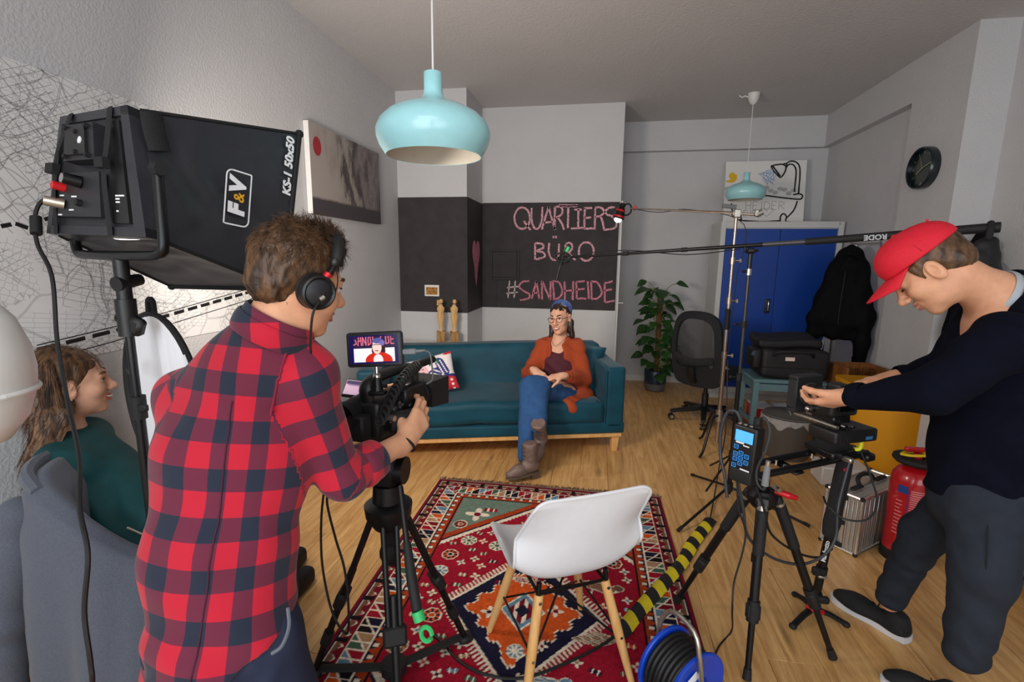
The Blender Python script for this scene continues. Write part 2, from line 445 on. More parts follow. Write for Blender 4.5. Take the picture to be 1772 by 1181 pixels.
# floor: oak laminate, every plank its own piece
def wood(name, c1, c2, rough, stretch, scale=6., objvar=.12, knots=True):
    m = bpy.data.materials.new(name); m.use_nodes = True; nt = m.node_tree; N = nt.nodes; L = nt.links; b = N['Principled BSDF']
    tc = N.new('ShaderNodeTexCoord'); oi = N.new('ShaderNodeObjectInfo')
    mp = N.new('ShaderNodeMapping'); mp.inputs['Scale'].default_value = stretch; L.new(tc.outputs['Object'], mp.inputs[0])
    cb = N.new('ShaderNodeCombineXYZ'); mu = N.new('ShaderNodeMath'); mu.operation = 'MULTIPLY'; mu.inputs[1].default_value = 57
    L.new(oi.outputs['Random'], mu.inputs[0])
    for i in range(3): L.new(mu.outputs[0], cb.inputs[i])
    ad = N.new('ShaderNodeVectorMath'); L.new(mp.outputs[0], ad.inputs[0]); L.new(cb.outputs[0], ad.inputs[1])
    n1 = N.new('ShaderNodeTexNoise'); n1.inputs['Scale'].default_value = scale; n1.inputs['Detail'].default_value = 6; n1.inputs['Distortion'].default_value = .6; L.new(ad.outputs[0], n1.inputs['Vector'])
    n2 = N.new('ShaderNodeTexNoise'); n2.inputs['Scale'].default_value = scale * 9; n2.inputs['Detail'].default_value = 3; L.new(ad.outputs[0], n2.inputs['Vector'])
    av = N.new('ShaderNodeMath'); av.operation = 'MULTIPLY_ADD'; av.inputs[1].default_value = .35; L.new(n2.outputs['Fac'], av.inputs[0]); L.new(n1.outputs['Fac'], av.inputs[2])
    rp = N.new('ShaderNodeValToRGB'); e = rp.color_ramp.elements; e[0].position = .45; e[0].color = (*lin(c1), 1); e[1].position = .85; e[1].color = (*lin(c2), 1); L.new(av.outputs[0], rp.inputs[0])
    hv = N.new('ShaderNodeMapRange'); hv.inputs[3].default_value = 1 - objvar; hv.inputs[4].default_value = 1 + objvar; L.new(oi.outputs['Random'], hv.inputs[0])
    mx = N.new('ShaderNodeMix'); mx.data_type = 'RGBA'; mx.blend_type = 'MULTIPLY'; mx.inputs[0].default_value = 1; L.new(rp.outputs[0], mx.inputs[6]); L.new(hv.outputs[0], mx.inputs[7])
    last = mx.outputs[2]
    if knots:
        v = N.new('ShaderNodeTexVoronoi'); v.inputs['Scale'].default_value = 2.2; m2 = N.new('ShaderNodeMapping'); m2.inputs['Scale'].default_value = (stretch[0] * .42, stretch[1] * .8, 1); L.new(tc.outputs['Object'], m2.inputs[0])
        a2 = N.new('ShaderNodeVectorMath'); L.new(m2.outputs[0], a2.inputs[0]); L.new(cb.outputs[0], a2.inputs[1]); L.new(a2.outputs[0], v.inputs['Vector'])
        r2 = N.new('ShaderNodeMapRange'); r2.inputs[1].default_value = .02; r2.inputs[2].default_value = .13; r2.inputs[3].default_value = .5; r2.inputs[4].default_value = 1; L.new(v.outputs['Distance'], r2.inputs[0])
        m3 = N.new('ShaderNodeMix'); m3.data_type = 'RGBA'; m3.blend_type = 'MULTIPLY'; m3.inputs[0].default_value = 1; L.new(last, m3.inputs[6]); L.new(r2.outputs[0], m3.inputs[7]); last = m3.outputs[2]
    L.new(last, b.inputs['Base Color']); b.inputs['Roughness'].default_value = rough
    bp = N.new('ShaderNodeBump'); bp.inputs['Strength'].default_value = .08; bp.inputs['Distance'].default_value = .003; L.new(n2.outputs['Fac'], bp.inputs['Height']); L.new(bp.outputs[0], b.inputs['Normal'])
    MATS[name] = m; return m
m_oak = wood('oak_laminate', '#ae7d45', '#d8ac70', .34, (7, .6, 1), scale=5., objvar=.07)
m_beech = wood('beech_wood', '#d09a58', '#e3b477', .4, (4, 4, .6), objvar=.03, knots=False)
m_pine = wood('plywood_edge', '#b98542', '#d6a763', .45, (4, 4, .8), objvar=.03, knots=False)
m_brownwood = wood('brown_wood', '#5e3618', '#8d5a2c', .4, (3, 3, .7), objvar=.03, knots=False)
b = MB().box((.33, 2.17, -.06), (5.0, 8.2, .1))
floor = struct(put('floor', b, m_oak))
PW, PL = .192, 1.285
b = MB().box((0, 0, -.004), (PW - .0012, PL - .0012, .008), .0012); plank0 = put('plank', b, m_oak, floor)
first = True
for i in range(24):
    off = (i * 0.47) % 1 * PL
    for j in range(-1, 6):
        y0 = -.9 + j * PL + off
        if y0 > 6.6 or y0 < -1: continue
        o = plank0 if first else plank0.copy(); 
        if not first: COL.objects.link(o); o.parent = floor
        first = False; o.location = (XL + PW * (i + .5) - .02, y0, 0)

def slab(mb, x0, x1, y0, y1, z0, z1): return mb.box(((x0 + x1) / 2, (y0 + y1) / 2, (z0 + z1) / 2), (x1 - x0, y1 - y0, z1 - z0))
struct(put('ceiling', slab(MB(), -2.1, 2.9, -1.95, 6.3, ZC, ZC + .1), m_ceil))
struct(put('wall_left', slab(MB(), XL - .12, XL, YW, 6.3, -.1, ZC), m_wall))
wb = MB(); slab(wb, XL, -1.27, YC, 6.25, -.1, ZC); slab(wb, -1.27, .2, YB, 6.25, -.1, ZC)
wall_back = struct(put('wall_back', wb, m_wall))
wf = MB(); slab(wf, .2, 2.6, YF, 6.25, -.1, ZC)
wall_far = struct(put('wall_far', wf, m_wall))
wr = MB(); slab(wr, 2.44, 2.75, 4.53, YF, -.1, ZC); slab(wr, XR, 2.75, 3.9, 4.53, -.1, ZC); slab(wr, XN, 2.75, YW, 3.9, -.1, ZC)
wall_right = struct(put('wall_right', wr, m_wall))
bt = MB(); slab(bt, .2, 2.36, 6.04, YF, 2.73, ZC); slab(bt, XR, 2.44, 4.53, YF, 2.73, ZC)
struct(put('trim_1', bt, m_wall))
# front wall with two shop windows, behind the photographer
wq = MB()
for (x0, x1, z0, z1) in ((-2.1, -1.8, -.1, ZC), (.35, .6, -.1, ZC), (2.4, 2.75, -.1, ZC), (-1.8, .35, -.1, .5), (-1.8, .35, 2.7, ZC), (.6, 2.4, -.1, .5), (.6, 2.4, 2.7, ZC)): slab(wq, x0, x1, -1.95, YW, z0, z1)
struct(put('wall_front', wq, m_wall))
m_glass = M('window_glass', '#ffffff', .02, var=0, trans=1.)
for n, (x0, x1) in enumerate(((-1.8, .35), (.6, 2.4))):
    w = MB()
    for (a, c, e, g) in ((x0, x1, .5, .57), (x0, x1, 2.63, 2.7), (x0, x0 + .07, .57, 2.63), (x1 - .07, x1, .57, 2.63), ((x0 + x1) / 2 - .03, (x0 + x1) / 2 + .03, .57, 2.63)): slab(w, a, c, -1.9, -1.83, e, g)
    fo = struct(put('window_%d' % (n + 1), w, m_white)); put('pane', slab(MB(), x0 + .07, x1 - .07, -1.872, -1.868, .57, 2.63), m_glass, fo)
# skirting
bb = MB(); slab(bb, .2, 2.44, YF - .016, YF, 0, .07); struct(put('baseboard_far', bb, m_white))
bb = MB(); slab(bb, XL, XL + .016, YW, YC, 0, .06); struct(put('baseboard_left', bb, m_white))
bb = MB(); slab(bb, 2.424, 2.44, 4.53, YF - .016, 0, .07); slab(bb, XR - .016, XR, 3.9, 4.53, 0, .07); slab(bb, XN - .016, XN, YW, 3.9, 0, .07); struct(put('baseboard_right', bb, m_white))
# door in the return of the chalkboard wall
dm = MB(); slab(dm, .2, .222, 5.33, 6.1, 0, 2.1); door = struct(put('door_1', dm, m_white))
hb = MB(); hb.cyl((.222, 5.42, 1.03), (.275, 5.42, 1.03), .009); hb.tube([(.27, 5.42, 1.03), (.272, 5.48, 1.03), (.272, 5.54, 1.03)], .009); hb.box((.225, 5.42, 1.0), (.006, .04, .16), .002)
put('door_handle', hb, m_chrome, door)
# chalkboard paint around the chimney breast
cbp = MB(); slab(cbp, XL, -1.27, YC - .003, YC, .955, 2.075); slab(cbp, -1.27, -1.267, YC - .003, YB, .955, 2.075); slab(cbp, -1.267, .192, YB - .003, YB, .955, 2.085)
put('chalkboard_paint', cbp, m_board, wall_back)
# ---- chalk: hand-drawn strokes
def chalk_mat(name, c):
    m = bpy.data.materials.new(name); m.use_nodes = True; N = m.node_tree.nodes; L = m.node_tree.links; b = N['Principled BSDF']; b.inputs['Roughness'].default_value = .95
    tc = N.new('ShaderNodeTexCoord'); nz = N.new('ShaderNodeTexNoise'); nz.inputs['Scale'].default_value = 170; nz.inputs['Detail'].default_value = 3; L.new(tc.outputs['Object'], nz.inputs['Vector'])
    rp = N.new('ShaderNodeValToRGB'); e = rp.color_ramp.elements; e[0].position = .36; e[0].color = (*lin('#5a4348'), 1); e[1].position = .56; e[1].color = (*lin(c), 1); L.new(nz.outputs['Fac'], rp.inputs[0]); L.new(rp.outputs[0], b.inputs['Base Color']); return m
m_pink = chalk_mat('pink_chalk', '#f2b6c5'); m_rose = chalk_mat('rose_chalk', '#e58aa2'); m_wchalk = chalk_mat('white_chalk', '#e3d5d6')
F7 = lambda p: (940 + p[0] / 6.215, 330 + p[1] / 6.215)
F8 = lambda p: (640 + p[0] / 2.685, 120 + p[1] / 2.685)
BOARD = Matrix(((1, 0, 0, 0), (0, 0, -1, YB - .0034), (0, 1, 0, 0), (0, 0, 0, 1)))
def chalk(name, strokes, mat, w=.02):
    b = MB()
    for T, pts in strokes:
        q = [P(*T(p), YB) for p in pts]; q = [Vector((p.x, p.z, 0)) for p in q]; q = smooth_path(q, 5) if len(q) > 2 else [q[0].lerp(q[1], i / 8) for i in range(9)]
        q = [p + Vector((random.uniform(-1, 1), random.uniform(-1, 1), 0)) * .0012 for p in q]
        b.ribbon(q, w, BOARD, jit=.22)
    return put(name, b, mat, wall_back)
def oval(cx, cy, rx, ry, n=14): return [(cx + rx * sin(2 * pi * i / n), cy - ry * cos(2 * pi * i / n)) for i in range(n + 1)]
A, B_ = F8, F7
def corner(*p):  # polyline that keeps its corners
    o = []
    for a, c in zip(p, p[1:]): o += [(a[0] + (c[0] - a[0]) * t, a[1] + (c[1] - a[1]) * t) for t in (0, .35, .65)]
    return o + [p[-1]]
chalk('chalk_word', [(A, oval(708, 692, 36, 50)), (A, [(715, 705), (747, 748)]), (A, [(752, 645), (752, 700), (765, 738), (785, 738), (799, 700), (802, 640)]),
    (A, [(800, 745), (830, 640)]), (A, [(830, 640), (860, 745)]), (A, [(808, 713), (850, 708)]), (B_, [(125, 180), (125, 425)]), (B_, [(125, 180), (180, 172), (207, 212), (190, 262), (125, 300)]), (B_, [(150, 288), (195, 345), (225, 420)]),
    (B_, [(170, 158), (370, 160)]), (B_, [(180, 168), (365, 168)]), (B_, [(270, 170), (265, 405)]), (B_, [(335, 205), (415, 205)]), (B_, [(378, 200), (375, 398)]), (B_, [(300, 408), (430, 400)]),
    (B_, [(448, 190), (440, 408)]), (B_, [(440, 190), (525, 187)]), (B_, [(445, 295), (515, 290)]), (B_, [(440, 410), (545, 408)]),
    (B_, [(560, 185), (555, 420)]), (B_, [(560, 185), (610, 180), (650, 210), (655, 240), (620, 268), (560, 288)]), (B_, [(615, 275), (640, 340), (652, 420)]),
    (B_, [(770, 180), (710, 188), (668, 225), (690, 260), (740, 277), (785, 330), (782, 388), (740, 413), (650, 424)])], m_pink)
chalk('chalk_word', [(A, corner((768, 808), (768, 884))), (A, [(768, 808), (800, 812), (806, 830), (775, 845), (806, 852), (812, 872), (770, 884)]),
    (B_, [(65, 565), (60, 650), (80, 720), (125, 748), (160, 720), (168, 650), (170, 570)]), (B_, [(108, 488), (112, 512)]), (B_, [(135, 488), (140, 512)]),
    (B_, [(240, 580), (240, 700)]), (B_, [(240, 577), (280, 562), (312, 590), (300, 640), (245, 672)]), (B_, [(275, 672), (345, 750)]), (B_, oval(463, 655, 80, 100))], m_pink)
chalk('chalk_word', [(A, [(740, 985), (710, 988), (694, 1010), (715, 1030), (742, 1046), (735, 1066), (698, 1073)]), (A, [(752, 1066), (774, 985)]), (A, [(774, 985), (787, 1066)]), (A, [(759, 1041), (783, 1039)]),
    (A, corner((800, 1070), (800, 985), (838, 1070), (840, 985))), (A, [(850, 985), (856, 1072)]), (A, [(848, 985), (878, 990), (893, 1025), (884, 1058), (856, 1072)]),
    (A, [(905, 985), (906, 1072)]), (A, [(945, 985), (942, 1072)]), (A, [(905, 1030), (943, 1028)]), (A, [(960, 988), (962, 1066)]), (A, [(960, 988), (1000, 985)]), (A, [(960, 1025), (998, 1020)]), (A, [(962, 1067), (1005, 1065)]),
    (A, [(1012, 985), (1018, 1068)]), (A, [(1028, 985), (1031, 1070)]), (A, [(1028, 985), (1058, 993), (1078, 1035), (1062, 1062), (1031, 1070)]),
    (A, [(1090, 998), (1092, 1083)]), (A, [(1090, 996), (1128, 985)]), (A, [(1090, 1030), (1125, 1022)]), (A, [(1092, 1084), (1138, 1075)])], m_rose)
chalk('chalk_hash', [(A, [(650, 983), (642, 1062)]), (A, [(676, 983), (670, 1062)]), (A, [(638, 1015), (690, 1010)]), (A, [(634, 1042), (688, 1036)])], m_wchalk, .014)
# chalk heart on the side of the chimney breast
hp = []
for i in range(28):
    t = 2 * pi * i / 28; hp.append((16 * sin(t) ** 3, 13 * cos(t) - 5 * cos(2 * t) - 2 * cos(3 * t) - cos(4 * t)))
q = [PX(494 / 2.685 + 640 + 0, 120 + 850 / 2.685, -1.267)][0]
hb = MB().prism([(a / 16 * .155, (c - 3) / 15 * .2 - (.09 if c < -8 else 0)) for a, c in hp], .0012, Matrix(((0, 0, 1, -1.267), (1, 0, 0, q.y), (0, 1, 0, q.z), (0, 0, 0, 1))))
put('chalk_heart', hb, m_rose, wall_back)
# inspection hatch in the chalkboard
a, c = P(640 + 565 / 2.685, 120 + 842 / 2.685, YB), P(640 + 690 / 2.685, 120 + 975 / 2.685, YB)
hm = MB(); cx, cz, w, h = (a.x + c.x) / 2, (a.z + c.z) / 2, c.x - a.x, a.z - c.z
for (dx, dz, sx, sz) in ((0, h / 2, w, .025), (0, -h / 2, w, .025), (-w / 2, 0, .025, h), (w / 2, 0, .025, h)): hm.box((cx + dx, YB - .011, cz + dz), (sx, .016, sz), .004)
hatch = put('hatch_frame', hm, m_board, wall_back); put('hatch_door', MB().box((cx, YB - .008, cz), (w - .035, .01, h - .035), .003), m_board, hatch)
pp = MB()
pa = P(640 + 590 / 2.685, 120 + 980 / 2.685, YB)
put('cable_duct', MB().tube([(pa.x, YB - .004, pa.z), (pa.x + .004, YB - .004, pa.z - .15), (pa.x - .003, YB - .004, .96)], .008, 6), m_board, wall_back)
# ================================================================== FURNITURE AND THINGS OF THE ROOM
# ---- sofa
m_velvet = M('petrol_velvet', '#0a4152', .55, var=.28, scale=5, bump=.06, bscale=260, sheen=.15, stretch=(1, 1, 1.6), spec=.25)
SA = radians(17); SOF = Vector((.25, 3.72, 0))
sofa = thing('sofa', 'petrol blue velvet sofa on a light wooden base below the chalkboard wall', 'sofa', SOF, SA)
sx = lambda x: -x
SW, SD = 2.02, .88
def sag(x, y, z): return (x, y, z + .012 * cos(x * 3) + (.006 * sin(x * 14 + y * 9)))
put('sofa_base', MB().rbox((-SW / 2, SD / 2, .205), (SW, SD, .09), .015, 3), m_velvet, sofa)
put('seat_cushion', MB().rbox((-SW / 2, .33, .335), (SW - .32, .67, .18), .05, 4, fn=sag, n=12), m_velvet, sofa)
def back(x, y, z): return (x, y + (z) * .22 + .01 * cos(x * 4.2), z + .006 * sin(x * 3))
put('backrest', MB().rbox((-SW / 2, .7, .48), (SW - .02, .2, .56), .045, 4, fn=back, n=12), m_velvet, sofa)
for s in (0, 1):
    x = -.085 if s == 0 else -SW + .085
    def arm(px, py, pz, x=x): return (px, py, pz + (.06 * max(0, py + .1) if pz > 0 else 0))
    put('armrest', MB().rbox((x, .42, .44), (.16, .84, .5), .03, 4, fn=arm, n=6), m_velvet, sofa)
put('wooden_rail', MB().box((-SW / 2, SD / 2, .142), (SW - .03, SD - .03, .036), .004), m_beech, sofa)
for x in (-.06, -SW + .06):
    for y in (.06, SD - .06):
        put('leg', MB().hexa([(x - .02, y - .02, 0), (x + .02, y - .02, 0), (x + .02, y + .02, 0), (x - .02, y + .02, 0), (x - .03, y - .03, .125), (x + .03, y - .03, .125), (x + .03, y + .03, .125), (x - .03, y + .03, .125)]), m_beech, sofa)
put('piping', MB().tube([(-.165, -.004, .25), (-.165, -.006, .6), (-.165, .02, .67), (-.165, .3, .7), (-.165, .62, .74)], .006, 6, sm=4), m_velvet, sofa)
# ---- pillows
def pillow(mb, w, h, t, m, n=26):
    def f(s):
        def g(u, v):
            a, b = u * 2 - 1, v * 2 - 1; k = max(0, (1 - a ** 4) * (1 - b ** 4)) ** .55
            pin = 1 - .06 * (1 - abs(a)) * b * b; pin2 = 1 - .06 * (1 - abs(b)) * a * a
            return m @ Vector((a * w / 2 * pin2, s * t / 2 * k, b * h / 2 * pin))
        return g
    mb.grid(f(-1), n, n); mb.grid(f(1), n, n); return mb
pil = MB(); q = Vector((.25, 3.72, 0)) + Vector((-.29 * cos(SA), -.29 * sin(SA), 0)) + Vector((-sin(SA), cos(SA), 0)) * .42
PM = TR((q.x, q.y, .615), (radians(-20), radians(8), SA - .5))
teal = put('cushion', pillow(MB(), .42, .4, .15, PM), m_velvet, None)
tag(teal, 'plain petrol velvet cushion leaning in the right corner of the sofa', 'cushion')
# patterned cushion: hand-printed colours as a colour attribute
m_cush = M('printed_cotton', '#ffffff', .8, var=.05, attr='Col', bump=.05, bscale=300)
n = 70
cm = TR((-1.30, 3.60, .565), (radians(-25), radians(-14), SA)); cb = MB(); pillow(cb, .43, .31, .12, cm, n)
cush = tag(put('patterned_cushion', cb, m_cush), 'white cushion with blue leaves and a red fruit print on the sofa', 'cushion')
uu = np.array([(i / n, j / n) for j in range(n + 1) for i in range(n + 1)]); uu = np.concatenate([uu, uu]); u, v = uu[:, 0], uu[:, 1]
cc = np.tile(lin('#e9dfe0'), (len(u), 1))
def paint(mask, c): cc[mask] = lin(c)
def leaf(cx, cy, rx, ry, a, c, stripes=None):
    x, y = u - cx, v - cy; X = x * cos(a) + y * sin(a); Y_ = -x * sin(a) + y * cos(a); m = (X / rx) ** 2 + (Y_ / ry) ** 2 < 1; paint(m, c)
    if stripes: paint(m & (np.sin(X * 2 * pi * stripes) > .55) & (abs(Y_) < ry * .75), '#ece4e4')
leaf(.33, .6, .2, .24, .2, '#e8b8bd'); paint(((np.sin(u * 75) > .3) & (np.sin(v * 70) > .3) & ((u - .33) ** 2 / .03 + (v - .58) ** 2 / .04 < 1)), '#23235e')
leaf(.62, .45, .2, .13, .9, '#1f2a72', 12); leaf(.8, .62, .1, .26, .25, '#1f2a72', 14); leaf(.5, .86, .22, .12, .3, '#1f2a72', 11); leaf(.14, .86, .16, .1, -.3, '#1f2a72', 12); leaf(.1, .4, .1, .22, .1, '#1f2a72', 12)
leaf(.66, .83, .1, .025, .5, '#1f6a4a'); leaf(.72, .78, .02, .09, .3, '#1f6a4a'); leaf(.6, .76, .02, .08, -.5, '#1f6a4a')
leaf(.9, .08, .3, .32, 0, '#1f2a72'); leaf(.9, .06, .25, .27, 0, '#c8202f'); paint((np.sin(u * 50) > .35) & (np.sin(v * 55 + 1) > .2) & ((u - .9) ** 2 + (v - .06) ** 2 < .04), '#f0e6e6')
leaf(.95, .97, .1, .05, .3, '#c8202f'); leaf(.35, .12, .25, .09, .1, '#c8202f'); leaf(.2, .12, .08, .05, 0, '#ece4e4')
pcolor(cush, cc)

# ---- white sideboard behind the sofa and the two figurines
sb = thing('sideboard', 'low white sideboard between the sofa back and the chimney breast', 'sideboard', (-1.61, 4.47, 0))
put('body', MB().box((0, 0, .33), (.64, .34, .6), .004), m_white, sb); put('top', MB().box((0, 0, .655), (.68, .37, .03), .004), m_white, sb)
for x in (-.29, .29):
    for y in (-.14, .14): put('leg', MB().box((x, y, .015), (.04, .04, .03)), m_white, sb)
for x in (-.16, .16): d = put('door', MB().box((x, -.176, .33), (.31, .014, .57), .003), m_white, sb); put('knob', MB().ell((x - .11 * (1 if x > 0 else -1), -.19, .4), .012, 8), m_steel, d)
m_fig = M('carved_limewood', '#d7ac72', .5, var=.12, scale=25, stretch=(1, 1, .3)); m_block = wood('rough_block', '#6d4a22', '#b58c52', .6, (9, 9, 2), objvar=.02, knots=False)
for k, (x, lab) in enumerate(((-1.49, 'slim carved wooden figurine with curly hair on a block, left of the pair'), (-1.355, 'slim carved wooden figurine with smooth head on a block, right of the pair'))):
    f = thing('figurine', lab, 'figurine', (x, 4.5, .67), .3)
    put('block', MB().box((0, 0, .06), (.085, .075, .12), .004), m_block, f)
    pr = [(.022, .12), (.02, .135), (.012, .15), (.017, .2), (.019, .25), (.026, .3), (.02, .34), (.027, .38), (.026, .4), (.013, .42), (.011, .435)]
    body = MB(); vs = [(1.2 * r, z) for r, z in pr]; body.lathe(vs, 12, TR((0, 0, 0), (0, 0, 0), (1.15, .8, .88)), True); put('body', body, m_fig, f)
    h = MB().ell((.004, 0, .41), (.02, .02, .024), 10)
    if k == 0:
        for a in range(9): h.ell((-.022 + .01 * cos(a * 2.1), .012 * sin(a * 1.7), .395 + .018 * sin(a * 2.6)), .012, 8)
    put('head', h, m_fig, f)
    for s in (-1, 1): put('arm', MB().tube([(.004, s * .022, .345), (.004, s * .028, .31), (.0, s * .024, .27), (0, s * .018, .235)], .006, 6, sm=3), m_fig, f)
# ---- photo on the chalkboard
m_photo = M('photo_paper', '#e6e2dd', .35, var=.02)
def picmat(name, cols, scale, stretch=(1, 1, 1), rough=.4):
    m = bpy.data.materials.new(name); m.use_nodes = True; N = m.node_tree.nodes; L = m.node_tree.links; b = N['Principled BSDF']; b.inputs['Roughness'].default_value = rough
    tc = N.new('ShaderNodeTexCoord'); mp = N.new('ShaderNodeMapping'); mp.inputs['Scale'].default_value = stretch; L.new(tc.outputs['Object'], mp.inputs[0])
    nz = N.new('ShaderNodeTexNoise'); nz.inputs['Scale'].default_value = scale; nz.inputs['Detail'].default_value = 5; L.new(mp.outputs[0], nz.inputs['Vector'])
    rp = N.new('ShaderNodeValToRGB'); e = rp.color_ramp.elements
    while len(e) < len(cols): e.new(.5)
    for i, c in enumerate(cols): e[i].position = .3 + .4 * i / (len(cols) - 1); e[i].color = (*lin(c), 1)
    L.new(nz.outputs['Fac'], rp.inputs[0]); L.new(rp.outputs[0], b.inputs['Base Color']); return m
ph = thing('photo_print', 'small white bordered photo of autumn trees stuck to the chalkboard', 'photo', (-1.635, YC - .0045, 1.17))
put('paper', MB().box((0, 0, 0), (.15, .0012, .112)), m_photo, ph); put('picture', MB().box((0, -.0009, -.004), (.118, .001, .074)), picmat('autumn_picture', ['#3c4a2a', '#c98a2e', '#6b3a1c', '#d8b25a'], 40), ph)

# ---- tall blue cabinet
m_cabw = M('cabinet_grey', '#c9cac9', .5, var=.03); m_cabb = M('cabinet_blue', '#003c98', .42, var=.05, scale=2)
cab = thing('steel_cabinet', 'tall office cabinet with two royal blue doors in a light grey frame', 'cabinet', (1.83, 5.72, 0))
put('body', MB().box((0, .02, .985), (1.17, .42, 1.83), .003), m_cabw, cab)
fr = MB()
for (x, z, w, h) in ((-.56, .985, .05, 1.83), (.56, .985, .05, 1.83), (0, 1.868, 1.07, .065), (0, .1, 1.07, .06)): fr.box((x, -.205, z), (w, .035, h), .002)
put('front_frame', fr, m_cabw, cab); put('plinth', MB().box((0, 0, .035), (1.13, .4, .07)), m_cabw, cab)
for s in (-1, 1): d = put('door', MB().box((s * .267, -.198, .982), (.529, .018, 1.69), .002), m_cabb, cab)
hd = MB().rbox((-.06, -.211, 1.03), (.05, .016, .15), .022, 3); h = put('handle', hd, m_black, cab); put('handle_lever', MB().tube([(-.055, -.222, 1.085), (-.055, -.232, 1.06), (-.055, -.228, .985)], .008, 8, sm=3), m_chrome, h)
put('lock', MB().cyl((.54, -.222, 1.875), (.54, -.226, 1.875), .008), m_steel, cab)

# ---- bathtub poster on top of the cabinet
po = thing('bathtub_poster', 'white poster with a drawn bathtub and shower leaning on the wall above the cabinet', 'poster', (1.77, 5.93, 1.9), 0, rot=(radians(-6), 0, 0))
put('sheet', MB().box((0, 0, .345), (.83, .006, .69)), M('paper_white', '#e4e3e1', .7, var=.03, scale=4), po)
F1 = lambda x, y: ((x - 678) / (1112 - 678) * .83 - .415, (773 - y) / (773 - 410) * .69)
PB = Matrix(((1, 0, 0, 0), (0, 0, -1, -.0032), (0, 1, 0, 0), (0, 0, 0, 1)))
def ink(name, strokes, mat, w, jit=.12):
    b = MB()
    for s in strokes: b.ribbon(smooth_path([(*F1(*p), 0) for p in s], 5), w, PB, jit=jit)
    return put(name, b, mat, po)
m_ink = M('marker_ink', '#141214', .6, var=.1)
ink('tub_outline', [[(720, 650), (728, 695), (755, 740)], [(1075, 640), (1060, 690), (1025, 735)], [(700, 600), (800, 610), (900, 608), (1000, 622), (1050, 628)], [(1050, 628), (1090, 630), (1100, 612), (1085, 600), (1050, 604)],
    [(775, 768), (778, 735), (768, 712), (755, 735)], [(755, 745), (800, 752), (900, 758), (990, 752)], [(992, 770), (990, 730), (1005, 712), (1022, 728), (1020, 755), (1045, 760), (1065, 772)],
    [(1055, 590), (1058, 480), (1045, 440), (1020, 432), (1000, 455)], [(1078, 600), (1078, 470), (1060, 425), (1025, 415), (1000, 430)], [(922, 440), (940, 470), (972, 503), (985, 500)], [(922, 440), (955, 433), (985, 432), (1003, 447), (998, 475), (985, 500)], [(932, 440), (975, 498)], [(985, 432), (1000, 428), (1008, 440), (1000, 455)]], m_ink, .016)
ink('water_strokes', [[(918 - k * 7 + (k % 3) * 14, 455 + k * 3), (900 - k * 4 + (k % 4) * 22, 490), (880 + k * 8, 520 + (k * 37 % 30))] for k in range(10)], M('blue_crayon', '#7ba3cf', .8, var=.2), .006)
fm = MB()
for k in range(16):
    x = 690 + k * 24; a = F1(x, 575 + 14 * sin(k * 1.9) + (k - 8) * 1.2); fm.prism([(a[0] + .03 * cos(t * pi / 5), a[1] + .022 * sin(t * pi / 5)) for t in range(10)], .0005, PB)
put('foam_blobs', fm, M('grey_wash', '#b9b7b4', .8, var=.2, scale=15), po)
dk = [F1(x, y) for x, y in ((678, 512), (690, 520), (712, 512), (700, 505), (696, 490), (705, 475), (722, 472), (730, 482), (742, 488), (742, 512), (730, 528), (705, 532), (685, 528))]
put('duck', MB().prism(dk, .0005, PB), M('yellow_paint', '#e2b521', .7, var=.08), po)
tx = []
def let(pts): tx.append(pts)
for X0, ch in ((800, 'H'), (838, 'E'), (880, 'I'), (900, 'D'), (940, 'E'), (978, 'R')):
    y0, y1, w = 642, 688, 26
    if ch == 'H': let([(X0, y0), (X0, y1)]); let([(X0 + w, y0), (X0 + w, y1)]); let([(X0, 665), (X0 + w, 663)])
    if ch == 'E': let([(X0, y0), (X0, y1)]); let([(X0, y0), (X0 + w, y0)]); let([(X0, 665), (X0 + w * .8, 664)]); let([(X0, y1), (X0 + w, y1)])
    if ch == 'I': let([(X0 + 6, y0), (X0 + 6, y1)])
    if ch == 'D': let([(X0, y0), (X0, y1)]); let([(X0, y0), (X0 + w, 652), (X0 + w, 678), (X0, y1)])
    if ch == 'R': let([(X0, y0), (X0, y1)]); let([(X0, y0), (X0 + w, 650), (X0 + w * .8, 662), (X0, 666)]); let([(X0 + 6, 666), (X0 + w + 6, y1)])
for X0, ch in ((755, 'S'), (790, 'E'), (822, 'I'), (838, 'F'), (866, 'E')):
    y0, y1, w = 692, 730, 22
    if ch == 'S': let([(X0 + w, y0), (X0 + 4, y0 + 6), (X0 + 6, 706), (X0 + w, 716), (X0 + 12, y1), (X0 - 4, y1 - 6)])
    if ch in 'EF': let([(X0, y0), (X0, y1)]); let([(X0, y0), (X0 + w, y0)]); let([(X0, 711), (X0 + w * .8, 711)])
    if ch == 'E': let([(X0, y1), (X0 + w, y1)])
    if ch == 'I': let([(X0 + 6, y0), (X0 + 6, y1)])
let([(915, 728), (880, 700), (885, 682), (905, 684), (915, 696), (925, 680), (945, 684), (945, 700), (915, 728)])
ink('pencil_writing', tx, M('pencil_grey', '#8e8c8c', .8), .0045)

